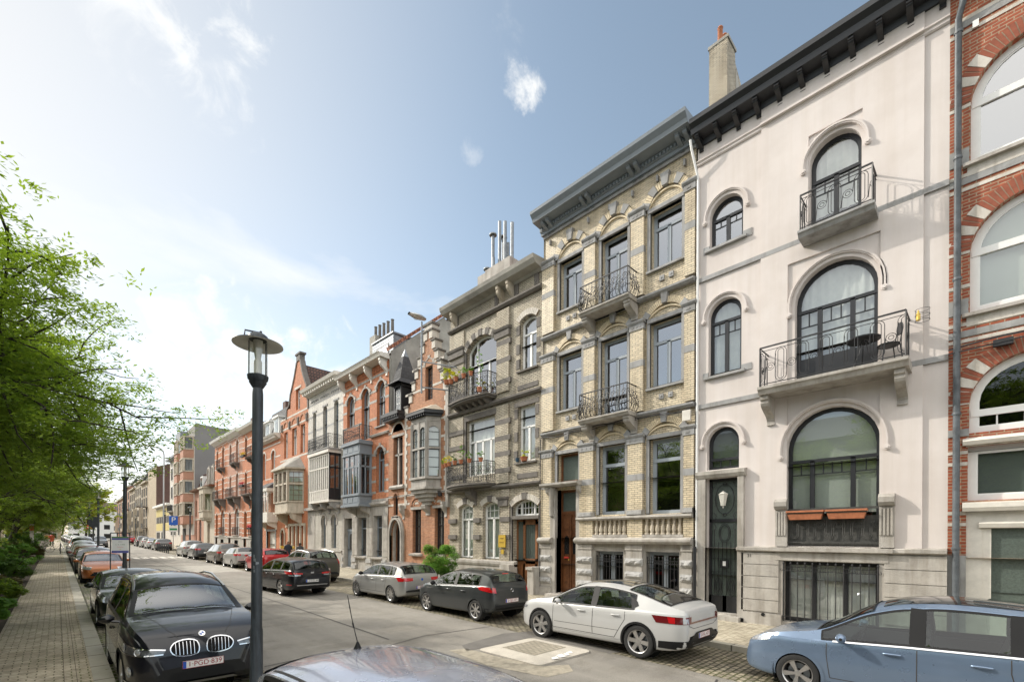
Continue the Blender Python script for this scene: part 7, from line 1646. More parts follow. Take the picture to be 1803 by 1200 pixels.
# ---- black SUV facing us
c = Car('black_suv', at(1.57, 10.35), rot('L'), 'black sports utility car facing the camera with twin kidney shaped chrome grilles', (.005, .006, .010), [(x, z*1.095 if z > .8 else z*1.04) for x, z in TOP['suv']], [(-2.2, 1.16), (-1, 1.12), (1.3, 1.07)], 1.80, 1.33, -1.34, wr=.35, ws=(.44, 1.10), rw=(-2.06, -1.86), pil=[(-1.2, .07), (-.22, .1)], dlo=(-1.75, 1.0), metal=.1, wid=[(-2.2, .75), (-2.1, .82), (-1.8, .88), (-1.2, .91), (1.2, .91), (1.75, .87), (2.03, .79), (2.14, .70), (2.2, .56)], twin=True)
c.lines([(-1.1, .05), (-.22, 0), (.95, 0)]); c.handles([-.8, .05], .9, c.paint); c.mirrors(.80, c.paint, 1.12)
def kidney(sd_):
    B_ = [(x, z+.11) for x, z in [(.055*1, .60), (.13, .575), (.26, .575), (.36, .61), (.39, .66)]]; T_ = [(x, z+.11) for x, z in [(.045, .70), (.08, .775), (.2, .80), (.34, .78), (.395, .70)]]
    c.patch('grille', 'underbody', 'F', B_, T_, .006, 14, 6, (sd_,))
    L_ = [(x, z+.11) for x, z in [(.055, .60), (.13, .575), (.26, .575), (.36, .605), (.40, .67), (.395, .72), (.34, .78), (.2, .805), (.08, .78), (.045, .70)]]
    c.ribbon('F', L_, .014, 'chrome', 'grille_surround', sd_, .016, closed=True)
    for k in range(6): y = .108+k*.045; c.ribbon('F', [(y, .705-(0 if y < .3 else -.02)), (y+.004, .885)], .007, 'chrome', 'grille_bar', sd_, .016)
for sd_ in (1, -1): kidney(sd_)
c.patch('headlight', 'lampdark', 'PF', [(23, .745), (58, .76), (80, .83)], [(22, .80), (58, .93), (82, .97)], .006, 18, 5)
for sd_ in (1, -1):
    c.ribbon('PF', [(22, .80), (58, .93), (82, .97)], .016, 'chrome', 'headlight_trim', sd_, .012); c.ribbon('PF', [(23, .745), (58, .76), (80, .83)], .016, 'chrome', 'headlight_trim', sd_, .012)
    for (a, z, r_) in ((36, .80, .045), (52, .835, .055)):
        p, nn = c.ray('PF', a, z, sd_); g = MB(); g.lathe([(0, .012), (r_*.7, .01), (r_, 0), (r_*1.15, .006)], (0, 0, 0), 16); q = nn.to_track_quat('Z', 'Y').to_matrix().to_4x4(); q.translation = p+nn*.008; g.v = [tuple(q @ Vector(v)) for v in g.v]; g.build('headlight_lens', 'lamp', c.root, smooth=60)
    p, nn = c.ray('PF', 43, .52, sd_); g = MB(); g.lathe([(0, .02), (.045, .015), (.06, 0), (.075, .012)], (0, 0, 0), 16); q = nn.to_track_quat('Z', 'Y').to_matrix().to_4x4(); q.translation = p+nn*.003; g.v = [tuple(q @ Vector(v)) for v in g.v]; g.build('fog_light', 'lamp', c.root, smooth=60)
    c.ribbon('PF', [(35, .355), (56, .355)], .024, 'silvertrim', 'bumper_trim', sd_, .012); c.ribbon('S', [(-.9, .27), (.9, .27)], .03, 'silvertrim', 'sill_trim', sd_, .012)
    c.ribbon('T', [(1.15, .62), (1.6, .50), (1.95, .40), (2.08, .30)], .008, 'tar', 'bonnet_crease', sd_, .002)
    g = MB(); g.tube([(x, sd_*(c.cor(x)[0]-.02), c.cor(x)[1]+.07+(.0 if -1.6 < x < .2 else -.05)) for x in (-1.75, -1.6, -1, -.3, .2, .42)], .02, 5); g.build('roof_rail', 'silvertrim', c.root, smooth=60)
    c.ribbon('S', [(x, c.cor(x)[1]-.015) for x in (-1.7, -1.2, -.6, 0, .5, .8)], .018, 'chrome', 'chrome_strip', sd_, .012)
c.patch('lower_grille', 'plastic', 'F', [(-.42, .34), (.42, .34)], [(-.38, .46), (.38, .46)], .006, 10, 3, (1,)); c.patch('bumper_guard', 'silvertrim', 'F', [(-.46, .27), (.46, .27)], [(-.40, .31), (.40, .31)], .014, 10, 1, (1,)); c.patch('bumper_plastic_panel', 'plastic', 'PF', [(30, .29), (52, .29)], [(31, .34), (52, .34)], .008, 6, 1)  # black plastic grille and side inserts low on the bumper, silver guard below
c.plate('F', .56, '1·PGD·839')
p, nn = c.ray('T', 2.06, 0); g = MB(); g.mat('chrome'); g.lathe([(.0, .006), (.045, .005), (.05, 0)], (p.x, p.y, p.z+.004), 20); q = MB(); 
for a0 in (0, pi): g.mat('signblue'); g.add([(p.x, p.y, p.z+.0115)]+[(p.x+.03*cos(a0+pi/2*i/5), p.y+.03*sin(a0+pi/2*i/5), p.z+.0115) for i in range(6)], [(0, i+1, i+2) for i in range(5)])
for v_i in range(len(g.v)): v = Vector(g.v[v_i])-p; g.v[v_i] = tuple(p+nn.to_track_quat('Z', 'Y').to_matrix() @ v)
g.build('badge', None, c.root)
g = MB(); g.tube([c.crownpt(1.10, -.75)+Vector((0, 0, .03)), c.crownpt(1.02, -.35)+Vector((0, 0, .03)), c.crownpt(1.07, .1)+Vector((0, 0, .03))], .01, 4); g.tube([c.crownpt(1.1, .1)+Vector((0, 0, .035)), c.crownpt(1.03, .4)+Vector((0, 0, .03)), c.crownpt(1.09, .8)+Vector((0, 0, .03))], .01, 4); g.build('wiper', 'plastic', c.root)
# ---- pale blue silver car just below the camera
c = Car('pale_silver_car', at(1.85, 2.45), rot('L'), 'pale silver blue car seen from above with a roof aerial, cut by the bottom edge', (.46, .48, .56), [(x, z*1.085) for x, z in TOP['hatch']], [(-2.0, 1.04), (-1, .98), (1.2, .9)], 1.78, 1.25, -1.27, wr=.31, ws=(.42, 1.0), rw=(-1.86, -1.66), pil=[(-.9, .09), (-.1, .1)], dlo=(-1.55, .95), metal=.55, tum=.36, rough=.2)
c.lines([(-.9, .1), (-.1, 0), (.88, 0)]); c.mirrors(.7, c.paint)
for sd_ in (1, -1): c.ribbon('T', [(x, c.cor(x)[0]-.04) for x in (-1.5, -1.2, -.8, -.4, 0, .3)], .02, 'tar', 'roof_ditch', sd_, .003)
p, nn = c.ray('T', -1.32, .0); g = MB(); g.lathe([(.035, 0), (.014, .045), (.009, .06), (.0, .06)], tuple(p), 10); g.tube([p+Vector((0, 0, .05)), p+Vector((-.09, .0, .20)), p+Vector((-.15, 0, .33)), p+Vector((-.2, 0, .44))], [.004, .0035, .005, .003], 6); g.tube([p+Vector((-.075, .0, .17)), p+Vector((-.095, 0, .21))], .007, 6); g.build('aerial', 'plastic', c.root, smooth=60)
# ---- the rest, smaller in the picture
def small(kind, name, loc, side, label, col, near=False, tl=True, glass='carglassdark', group=None, W=1.78, sc=1.0, **k):
    T_ = [(x, z*sc) for x, z in TOP[kind]]; x0 = T_[0][0]; x1 = T_[-1][0]; fa = x1-.85; ra = x0+.78
    ws = {'van': (.78, 1.42), 'mini': (.35, .92)}.get(kind, (.45, 1.05)); rw = {'van': (-2.375, -2.34), 'coupe': (-1.65, -1.0), 'fastback': (-1.86, -1.08)}.get(kind, (x0+.12, x0+.34))
    c = Car(name, at(*loc), rot(side), label, col, T_, [(x0, 1.0*sc), (0, .96*sc), (x1-.8, .9*sc)] if kind != 'van' else [(x0, 1.25), (1.3, 1.1)], W, fa, ra, wr=.32 if kind != 'mini' else .30, ws=ws, rw=rw, pil=[(-.25, .12)] if kind != 'van' else [(.0, .1)], dlo=(x0+.45, ws[1]-.08), near=near, glass=glass, group=group or 'cars parked along the street', **k)
    if tl: c.patch('tail_light', 'redlight', 'PB', [(24, .84*sc), (50, .84*sc)], [(24, .98*sc), (52, .98*sc)], .012, 5, 2)
    c.patch('headlight', 'lamp', 'PF', [(24, .62*sc), (50, .68*sc)], [(24, .74*sc), (50, .80*sc)], .012, 5, 2)
    c.patch('grille', 'plastic', 'F', [(-.4, .38), (.4, .38)], [(-.4, .52), (.4, .52)], .012, 4, 1, (1,))
    c.patch('lower_trim', 'plastic', 'PB', [(-45, .3), (45, .3)], [(-45, .4), (45, .4)], .012, 8, 1, (1,))
    c.mirrors(.72 if kind != 'van' else 1.0, c.paint)
    for mode, z in (('F', .45), ('B', .62)):
        p, nn = c.ray(mode, 0, z); sx = 1 if mode == 'F' else -1; g = MB(); g.box(min(p.x, p.x+sx*.02), max(p.x, p.x+sx*.02), -.26, .26, z-.055, z+.055); g.build('number_plate', 'plate', c.root)
    return c
cc = small('hatch', 'red_hatchback', (9.55, 32.0), 'R', 'bright red hatchback with dark tailgate ahead of the brown people carrier', (.42, .012, .015), sc=1.02, near=True)
small('mini', 'silver_small_car', (9.45, 37.4), 'R', 'small rounded silver car beside the near lamp post', (.42, .41, .39), W=1.72)
small('suv', 'bronze_suv', (9.45, 42.3), 'R', 'bronze grey crossover two cars beyond the red hatchback', (.16, .14, .12))
small('hatch', 'grey_city_car', (9.4, 49.6), 'R', 'dark grey hatchback behind the silver estate suv', (.10, .105, .11))
small('suv', 'silver_suv', (9.4, 54.6), 'R', 'silver sports utility car at the head of its parked group', (.40, .40, .38), W=1.85)
small('wagon', 'grey_estate', (9.6, 74), 'R', 'grey estate parked behind the row of bollards', (.14, .14, .14))
small('coupe', 'silver_saloon', (9.5, 80), 'R', 'white silver saloon second beyond the bollards', (.5, .5, .49))
small('hatch', 'white_hatchback', (9.5, 85.8), 'R', 'pale hatchback third beyond the bollards', (.45, .44, .42))
small('suv', 'dark_suv', (9.5, 92), 'R', 'dark sports utility car fourth beyond the bollards', (.05, .055, .06))
small('hatch', 'red_city_car', (9.0, 106), 'R', 'small red car far up the street by the salmon houses', (.4, .02, .03))
small('coupe', 'dark_coupe', (1.62, 17.6), 'L', 'dark green black coupe parked directly behind the black sports utility car', (.012, .018, .016), near=True, tl=False, glass='carglass', metal=.2)
c = small('hatch', 'orange_hatchback', (1.62, 31.0), 'L', 'orange small hatchback facing the camera beyond the poster frame', (.42, .13, .035), near=True, tl=False, glass='carglass', metal=.3, W=1.70)
small('hatch', 'black_hatchback', (1.6, 37.4), 'L', 'black hatchback behind the orange hatchback', (.02, .02, .022), tl=False)
small('compact', 'dark_red_hatchback', (1.6, 42.2), 'L', 'dark red hatchback second behind the orange one', (.16, .03, .025), tl=False)
small('hatch', 'white_city_car', (1.6, 46.9), 'L', 'white hatchback third behind the orange one', (.62, .62, .61), tl=False)
small('mpv', 'white_people_carrier', (1.6, 51.9), 'L', 'white people carrier fourth behind the orange hatchback', (.6, .61, .62), tl=False)
small('van', 'white_van', (1.7, 60.0), 'L', 'tall white van in the left parked row', (.62, .63, .64), tl=False, W=1.9)
small('hatch', 'silver_distant_car', (1.6, 66.5), 'L', 'silver car behind the tall white van', (.4, .4, .4), tl=False)
small('suv', 'grey_oncoming_car', (4.3, 88), 'L', 'dark grey car driving towards the camera far up the street', (.06, .065, .07), tl=False, group='cars driving along the street')
for i in range(7): small('hatch', 'distant_parked_car', (2.2-.1*i, 98+i*6.4), 'L', ('white', 'silver', 'grey', 'pale', 'dark', 'cream', 'blue grey')[i]+' car in the far left row, number '+('one', 'two', 'three', 'four', 'five', 'six', 'seven')[i]+' counting away from the crossing', [(.6, .6, .6), (.4, .4, .4), (.2, .2, .21), (.5, .5, .48), (.06, .06, .065), (.5, .47, .4), (.2, .24, .28)][i], tl=False)
M['orangeplastic'] = pbr('orange_plastic', (.55, .16, .06), .6)
# ================================================================ street lamps, signs, bollards
def street_lamp(x, y, label):
    r = thing('street_lamp', (x, y, gz(y)), label, 'street lamp', 'modern lamp posts along the left parking lane')
    if street_lamp.first is None:
        g = MB(); g.lathe([(.11, 0), (.11, .05), (.085, .08), (.078, 1.2), (.069, 1.25), (.067, 4.42), (.06, 4.5), (.075, 4.52), (.11, 4.58), (0, 4.6)], n=24); g.build('post', 'postpaint', r, smooth=40)
        g = MB(); g.lathe([(.09, 4.58), (.125, 4.62), (.132, 4.67), (.0, 4.69)], n=24); g.build('lamp_base', 'postpaint', r, smooth=40)
        g = MB(); g.lathe([(.118, 4.67), (.118, 5.16)], n=28); g.build('glass_cylinder', 'clearglass', r, smooth=60)
        g = MB(); g.lathe([(.0, 4.70), (.05, 4.70), (.05, 4.86), (.035, 4.9), (.05, 5.0), (.06, 5.15), (0, 5.15)], n=16); g.build('bulb_holder', 'opal', r, smooth=60)
        g = MB(); g.tube([(.11, .03, 4.66), (.11, .03, 5.18)], .011, 6); g.tube([(-.09, .08, 4.66), (-.09, .08, 5.18)], .008, 6); g.build('support_rod', 'postpaint', r)
        g = MB(); g.mat('opal'); g.lathe([(.11, 5.155), (.30, 5.085), (.312, 5.09)], n=40); g.mat('postpaint'); g.lathe([(.312, 5.09), (.31, 5.10), (.13, 5.17), (.12, 5.21), (.09, 5.235), (0, 5.24)], n=40); g.build('lamp_shade', None, r, smooth=50)
        g = MB(); g.tube([(-.17, 0, 5.15), (-.16, 0, 5.25), (.04, 0, 5.27), (.08, 0, 5.22)], .012, 6); g.tube([(.04, .02, 5.2), (.04, .02, 5.30)], .016, 8); g.build('finial', 'postpaint', r)
        street_lamp.first = r
    else:
        for ch in street_lamp.first.children: copy_tree(ch, r)
street_lamp.first = None
street_lamp(1.95, 6.95, 'large anthracite lamp post nearest the camera, in front of the black sports utility car')
street_lamp(1.95, 24.2, 'anthracite lamp post rising beside the poster frame')
street_lamp(2.05, 43.0, 'anthracite lamp post rising from the left parked row, the third one away')
street_lamp(2.3, 62.0, 'anthracite lamp post beside the tall white van')
for i, y in enumerate((62, 79, 112)): street_lamp(10.6, y, ('slim lamp post on the right kerb by the blue parking sign', 'slim lamp post on the right kerb beyond the bollards', 'farthest lamp post on the right kerb')[i])
g = thing('scratched_label', (0, 0, 0), '', '') if 0 else None
# poster frame on two posts
pf = thing('poster_stand', (1.72, 23.0, gz(23)), 'small event poster in a metal frame on two thin posts beside a lamp post', 'notice stand')
g = MB(); g.tube([(-.28, 0, 0), (-.28, 0, 2.42)], .018, 6); g.tube([(.28, 0, 0), (.28, 0, 2.42)], .018, 6); g.tube([(-.28, 0, 2.42), (.28, 0, 2.42)], .018, 6); g.build('frame', 'postpaint', pf)
g = MB(); g.mat('signwhite'); g.box(-.25, .25, -.03, 0, 1.66, 2.28); pb = g.build('poster', None, pf)
M['postergreen'] = pbr('poster_green', (.10, .22, .09), .6); M['posterblue'] = pbr('poster_blue', (.10, .11, .33), .6)
g = MB(); g.box(-.25, .25, -.034, -.03, 2.23, 2.28); g.build('green_strip', 'postergreen', pb); g = MB(); g.box(-.25, .25, -.034, -.03, 2.16, 2.225); g.box(-.25, .25, -.034, -.03, 1.66, 1.75); g.build('blue_strip', 'posterblue', pb)
for tx, z, sz, mt in (('event', 2.09, .05, 'iron'), ('2 · 3 · 4 MAI', 1.98, .055, 'postergreen'), ('rue fermée', 1.89, .04, 'signred'), ('info', 1.81, .04, 'brass')): text_mesh(tx, sz, 'poster_lettering', mt, pb, Matrix.Translation((0, -.036, z)) @ rotm)
# blue parking sign on the right
ps = thing('parking_sign', (10.9, 74.5, gz(74)+.13), 'blue square parking sign with a white P above a small green panel', 'parking sign')
g = MB(); g.tube([(0, 0, 0), (0, 0, 4.3)], .035, 8); g.build('post', 'zinc', ps)
g = MB(); g.box(-.48, .48, -.06, -.03, 3.1, 4.3); sb = g.build('sign_plate', 'signblue', ps); text_mesh('P', .95, 'sign_lettering', 'signwhite', sb, Matrix.Translation((0, -.065, 3.78)) @ rotm)
g = MB(); g.box(-.45, .45, -.06, -.03, 2.25, 3.02); s2 = g.build('sign_plate', 'signwhite', ps); g = MB(); g.box(-.4, .4, -.065, -.06, 2.45, 2.7); g.build('sign_symbol', 'signgreen', s2)
# bollards
for i in range(7):
    y = 62.8+i*1.25; b_ = thing('bollard', (8.75, y, gz(y)), 'thin dark bollard before the grey parked estate, '+('first', 'second', 'third', 'fourth', 'fifth', 'sixth', 'last')[i]+' of seven from the camera', 'bollard', 'thin bollards on the right side')
    g = MB(); g.lathe([(.05, 0), (.05, .95), (.035, .99), (0, 1.0)], n=8); g.build('post', 'postpaint', b_, smooth=40)
# tall street light with bent arm
tl = thing('tall_street_light', (11.4, 86, gz(86)+.13), 'tall pale street light with a bent arm on the right pavement', 'street light')
g = MB(); g.tube([(0, 0, 0), (0, 0, 13.6), (-.1, 0, 14.2), (-.5, 0, 14.6), (-1.4, 0, 14.75)], [.13, .09, .08, .07, .06], 8); g.build('post', 'aluminium', tl, smooth=60); g = MB(); g.box(-2.5, -1.3, -.2, .2, 14.68, 14.9); g.build('lamp_head', 'signwhite', tl, bevel=.05)
# thin poles, signs at the left
for i, (x, y, h_) in enumerate(((2.2, 53, 3.6), (2.4, 57.0, 3.2))):
    p_ = thing('sign_post', (x, y, gz(y)), ('thin dark post carrying a small dark panel above the parked cars', 'slender dark post with a round plate above the parked cars')[i], 'sign post'); g = MB(); g.tube([(0, 0, 0), (0, 0, h_)], .04, 6); g.build('post', 'postpaint', p_)
    g = MB(); (g.box(-.28, .28, -.04, 0, h_-.9, h_)) if i == 0 else g.lathe([(0, -.02), (.3, -.02), (.3, 0), (0, 0)], (0, 0, h_), 16, 'y'); g.build('sign_plate', 'postpaint', p_)
ne = thing('no_entry_sign', (4.6, 128, gz(128)), 'small red no entry sign at the far end of the road', 'road sign'); g = MB(); g.tube([(0, 0, 0), (0, 0, 2.8)], .05, 6); g.build('post', 'zinc', ne); g = MB(); g.lathe([(0, -.04), (.45, -.04), (.45, 0)], (0, 0, 2.9), 20, 'y'); q = g.build('sign_plate', 'signred', ne); g = MB(); g.box(-.32, .32, -.05, -.04, 2.83, 2.97); g.build('sign_bar', 'signwhite', q)
for i, x in enumerate((-1.3, 1.9)):
    o_ = thing('orange_barrier', (x, 140, gz(140)), ('orange work barrier left of the road end', 'orange work barrier closer to the road end')[i], 'barrier'); g = MB(); g.box(-.6, .6, -.05, .05, .5, 1.2); g.build('panel', 'orangeplastic', o_); g = MB(); g.box(-.55, -.45, -.3, .3, 0, .5); g.box(.45, .55, -.3, .3, 0, .5); g.build('foot', 'plastic', o_)
wp = thing('white_post', (-1.9, 71, gz(71)), 'white upright panel post with a red top in the shrubs on the left', 'post'); g = MB(); g.box(-.16, .16, -.05, .05, 0, 3.0); g.build('post', 'signwhite', wp); g = MB(); g.box(-.165, .165, -.055, .055, 2.3, 2.85); g.build('red_panel', 'signred', wp)
# red and white barrier bars poking from the shrubs at the left edge
for i, z in enumerate((.75, 1.15)):
    rb = thing('barrier_bar', (-1.6, 21.5, gz(21)), ('lower', 'upper')[i]+' red and white barrier bar poking out of the shrubs at the left edge', 'barrier'); g = MB(); g.mat('signred'); g.tube([(-1.2, 0, z+.0), (-.1, 0, z)], .045, 6); g.mat('signwhite'); g.tube([(-.1, 0, z), (.35, -.1, z-.03)], [.046, .02], 6); g.build('bar', None, rb)
# bicycle leaning by the kerb
bk = thing('bicycle', (.0, 66.0, gz(66)+.13), 'dark bicycle parked across the left pavement by the white car', 'bicycle', rz=.25)
for x, nm in ((-.52, 'wheel'), (.52, 'wheel')):
    g = MB(); g.tube([(x+.34*cos(t), 0, .35+.34*sin(t)) for t in [2*pi*i/28 for i in range(28)]], .018, 5, closed=True); wh = g.build('wheel', 'rubber', bk); g = MB()
    for k in range(8): g.tube([(x, 0, .35), (x+.33*cos(k*pi/4), 0, .35+.33*sin(k*pi/4))], .004, 3)
    g.build('spokes', 'aluminium', wh)
g = MB()
for L_ in ([(-.52, .35), (-.15, .3), (-.28, .85), (-.52, .35)], [(-.15, .3), (.32, .82), (-.26, .78)], [(.52, .35), (.36, .72), (.30, .98)]): g.tube([(x, 0, z) for x, z in L_], .018, 6)
g.build('frame', 'postpaint', bk); g = MB(); g.box(-.4, -.16, -.07, .07, .88, .94); g.build('saddle', 'plastic', bk); g = MB(); g.tube([(.24, -.28, 1.0), (.32, -.1, 1.03), (.32, .1, 1.03), (.24, .28, 1.0)], .014, 6); g.build('handlebar', 'plastic', bk)
rk = thing('cycle_hoop', (.25, 63.0, gz(63)+.13), 'dark metal post at the kerb next to the bicycle', 'bollard'); g = MB(); g.tube([(0, 0, 0), (0, 0, 1.0)], .04, 8); g.build('post', 'postpaint', rk)
# ================================================================ people on the right pavement
def person(loc, rz, label, coat, hair, long_=True, h_=1.68):
    r = thing('person', loc, label, 'person', rz=rz); k = h_/1.7
    J = dict(pel=(0, 0, .95, .15), wai=(0, 0, 1.12, .135), che=(0, .01, 1.32, .16), nec=(0, 0, 1.48, .06), hea=(0, -.02, 1.56, .075), top=(0, -.01, 1.66, .075),
             shl=(.18, 0, 1.40, .075), ell=(.25, .04, 1.12, .055), wrl=(.22, -.10, .92, .04), hal=(.21, -.14, .86, .035), shr=(-.18, 0, 1.40, .075), elr=(-.25, .04, 1.12, .055), wrr=(-.22, -.1, .92, .04), har=(-.21, -.14, .86, .035),
             hpl=(.09, 0, .88, .105), knl=(.10, -.10, .50, .065), anl=(.10, .02, .09, .045), tol=(.10, -.14, .04, .04), hpr=(-.09, 0, .88, .105), knr=(-.10, .06, .50, .065), anr=(-.10, .18, .10, .045), tor=(-.10, .04, .04, .04))
    E_ = 'pel-wai wai-che che-nec nec-hea hea-top che-shl shl-ell ell-wrl wrl-hal che-shr shr-elr elr-wrr wrr-har pel-hpl hpl-knl knl-anl anl-tol pel-hpr hpr-knr knr-anr anr-tor'.split()
    ks = list(J); me = bpy.data.meshes.new('body'); me.from_pydata([tuple(c_*k for c_ in J[a][:3]) for a in ks], [(ks.index(e.split('-')[0]), ks.index(e.split('-')[1])) for e in E_], [])
    o = bpy.data.objects.new('body', me); S.collection.objects.link(o); o.parent = r
    m_ = o.modifiers.new('skin', 'SKIN'); 
    if not me.skin_vertices: 
        bm = bmesh.new(); bm.from_mesh(me); bm.verts.layers.skin.verify(); bm.to_mesh(me); bm.free()
    for i, a in enumerate(ks): me.skin_vertices[0].data[i].radius = (J[a][3]*k,)*2
    me.skin_vertices[0].data[0].use_root = True
    su = o.modifiers.new('sub', 'SUBSURF'); su.levels = su.render_levels = 2; me.materials.append(M['skin'])
    def shellp(nm, prof, mt, c_=(0, 0), sy=.75):
        g = MB(); g.lathe(prof, (0, 0, 0), 18); g.v = [(c_[0]+x*k, c_[1]+y*sy*k, z*k) for x, y, z in g.v]; return g.build(nm, mt, r, smooth=60)
    shellp('coat', [(.22, .62), (.23, .8), (.20, 1.05), (.23, 1.3), (.22, 1.42), (.10, 1.5), (.07, 1.52)], coat)
    for s_ in (1, -1): g = MB(); g.tube([(s_*.18*k, 0, 1.41*k), (s_*.25*k, .04, 1.12*k), (s_*.22*k, -.1, .93*k)], [.085*k, .07*k, .055*k], 10); g.build('sleeve', coat, r, smooth=60)
    for s_, kn, an in ((1, -.10, .02), (-1, .06, .18)): g = MB(); g.tube([(s_*.09*k, 0, .9*k), (s_*.1*k, kn*k, .5*k), (s_*.1*k, an*k, .1*k)], [.12*k, .08*k, .06*k], 10); g.build('trousers', 'cloth', r, smooth=60); g = MB(); g.tube([(s_*.1*k, (an+.05)*k, .05*k), (s_*.1*k, (an-.2)*k, .04*k)], [.055*k, .045*k], 8); g.build('shoe', 'plastic', r, smooth=60)
    g = MB(); g.lathe([(.0, 1.735), (.07, 1.72), (.105, 1.66), (.11, 1.58), (.10, 1.46 if long_ else 1.56), (.05, 1.44 if long_ else 1.55)], (0, .03, 0), 14); g.v = [(x*k, y*k, z*k) for x, y, z in g.v if 1]; g.build('hair', hair, r, smooth=60)
    g = MB(); g.lathe([(0, .02), (.018, .01), (.02, 0)], (0, -.1, 1.585), 6, 'y'); g.v = [(x*k, y*k, z*k) for x, y, z in g.v]; g.build('nose', 'skin', r)
    g = MB()
    for s_ in (1, -1): g.lathe([(0, -.008), (.009, -.004), (.011, .0)], (s_*.032, -.087, 1.615), 6, 'y')
    g.box(-.022, .022, -.09, -.082, 1.54, 1.548); g.v = [(x*k, y*k, z*k) for x, y, z in g.v]; g.build('face_features', 'darkred', r)
    for s_, hx in ((1, .21), (-1, -.21)):
        g = MB(); g.tube([(hx*k, -.11*k, .91*k), (hx*k, -.145*k, .84*k)], [.03*k, .04*k], 8)
        for q in range(4): g.tube([((hx-.03+.02*q)*k, -.15*k, .84*k), ((hx-.032+.021*q)*k, -.17*k, (.79+.004*abs(q-1.5))*k), ((hx-.03+.02*q)*k, -.155*k, .76*k)], [.010*k, .009*k, .007*k], 5)
        g.tube([((hx-s_*.03)*k, -.13*k, .87*k), ((hx-s_*.05)*k, -.16*k, .83*k), ((hx-s_*.05)*k, -.17*k, .80*k)], [.011*k, .010*k, .008*k], 5); g.build('hand', 'skin', r, smooth=60)
person((12.6, 37.2, gz(37)+.125), -.4, 'woman in a dark coat with light brown hair behind the red car', 'cloth', 'hair')
person((12.9, 35.6, gz(35.6)+.125), 2.6, 'person in a grey coat with short dark hair behind the red car', 'interior', 'bark', False, 1.6)
person((-.5, 92, gz(92)+.125), .2, 'distant person in a red top walking on the left pavement', 'signred', 'bark', False, 1.72)
# ================================================================ balcony furniture and planters on the pink house
px = D-.45
tb = thing('cafe_table', (D-.42, 2.05, 6.722), 'round black cafe table on the lower pink house balcony', 'table'); g = MB(); g.lathe([(0, .70), (.34, .70), (.345, .73), (.33, .74), (0, .74)], n=28); g.build('table_top', 'black', tb, smooth=40)
for k in range(3): g = MB(); a = k*2.1+.3; g.tube([(.04*cos(a), .04*sin(a), .70), (.10*cos(a), .10*sin(a), .4), (.27*cos(a), .27*sin(a), 0)], .013, 6); g.build('leg', 'black', tb, smooth=60)
chx = thing('cafe_chair', (D-.38, 1.58, 6.722), 'black bistro chair with a round back beside the balcony table', 'chair', rz=.5); g = MB(); g.lathe([(0, .44), (.2, .44), (.22, .46), (.21, .48), (0, .475)], n=24); g.build('seat', 'black', chx, smooth=40)
for (x, y) in ((.15, .15), (-.15, .15)): g = MB(); g.tube([(x, y, .45), (x*1.25, y*1.3, 0)], .012, 6); g.build('leg', 'black', chx)
for s_ in (1, -1): g = MB(); g.tube([(s_*.17, -.22, 0), (s_*.15, -.16, .45), (s_*.12, -.23, .8)], .012, 6); g.build('leg', 'black', chx)
g = MB(); g.lathe([(0, -.012), (.14, -.012), (.15, 0), (.14, .012), (0, .012)], (0, -.225, .83), 20, 'y'); g.build('backrest', 'black', chx, smooth=40)
wb_ = thing('wire_basket', (D-.78, 1.08, 7.55), 'small wire basket holding a bottle on the right corner of the lower pink balcony', 'basket'); g = MB()
for z in (-.12, 0, .12): g.tube([(.12*cos(t), -.13+.13*sin(t), z) for t in [2*pi*i/10 for i in range(10)]], .005, 4, closed=True)
for k in range(6): g.tube([(.12*cos(k*1.05), -.13+.13*sin(k*1.05), -.12), (.12*cos(k*1.05), -.13+.13*sin(k*1.05), .12)], .004, 3)
g.build('basket', 'iron', wb_); g = MB(); g.lathe([(0, -.11), (.04, -.11), (.04, .03), (.015, .08), (.015, .12), (0, .12)], (-.02, -.06, 0), 10); g.build('bottle', 'brass', wb_, smooth=50)
def trough(y0, label):
    r = thing('plant_trough', (D-.16, y0, 3.12), label, 'planter', 'terracotta troughs on the pink house window guard', rz=-pi/2); g = MB(); g.add([(-.36, -.08, 0), (.36, -.08, 0), (.36, .06, 0), (-.36, .06, 0), (-.41, -.12, .19), (.41, -.12, .19), (.41, .08, .19), (-.41, .08, .19), (-.43, -.14, .19), (.43, -.14, .19), (.43, .1, .19), (-.43, .1, .19), (-.43, -.14, .24), (.43, -.14, .24), (.43, .1, .24), (-.43, .1, .24)],
        [(0,3,2,1), (0,1,5,4), (1,2,6,5), (2,3,7,6), (3,0,4,7), (4,5,9,8), (5,6,10,9), (6,7,11,10), (7,4,8,11), (8,9,13,12), (9,10,14,13), (10,11,15,14), (11,8,12,15)]); g.build('trough', 'terracotta', r); g = MB(); g.box(-.41, .41, -.12, .08, .15, .2); g.build('earth', 'soil', r)
trough(3.32, 'left terracotta trough hanging on the iron guard of the pink ground floor window'); trough(2.42, 'right terracotta trough hanging on the iron guard of the pink ground floor window')
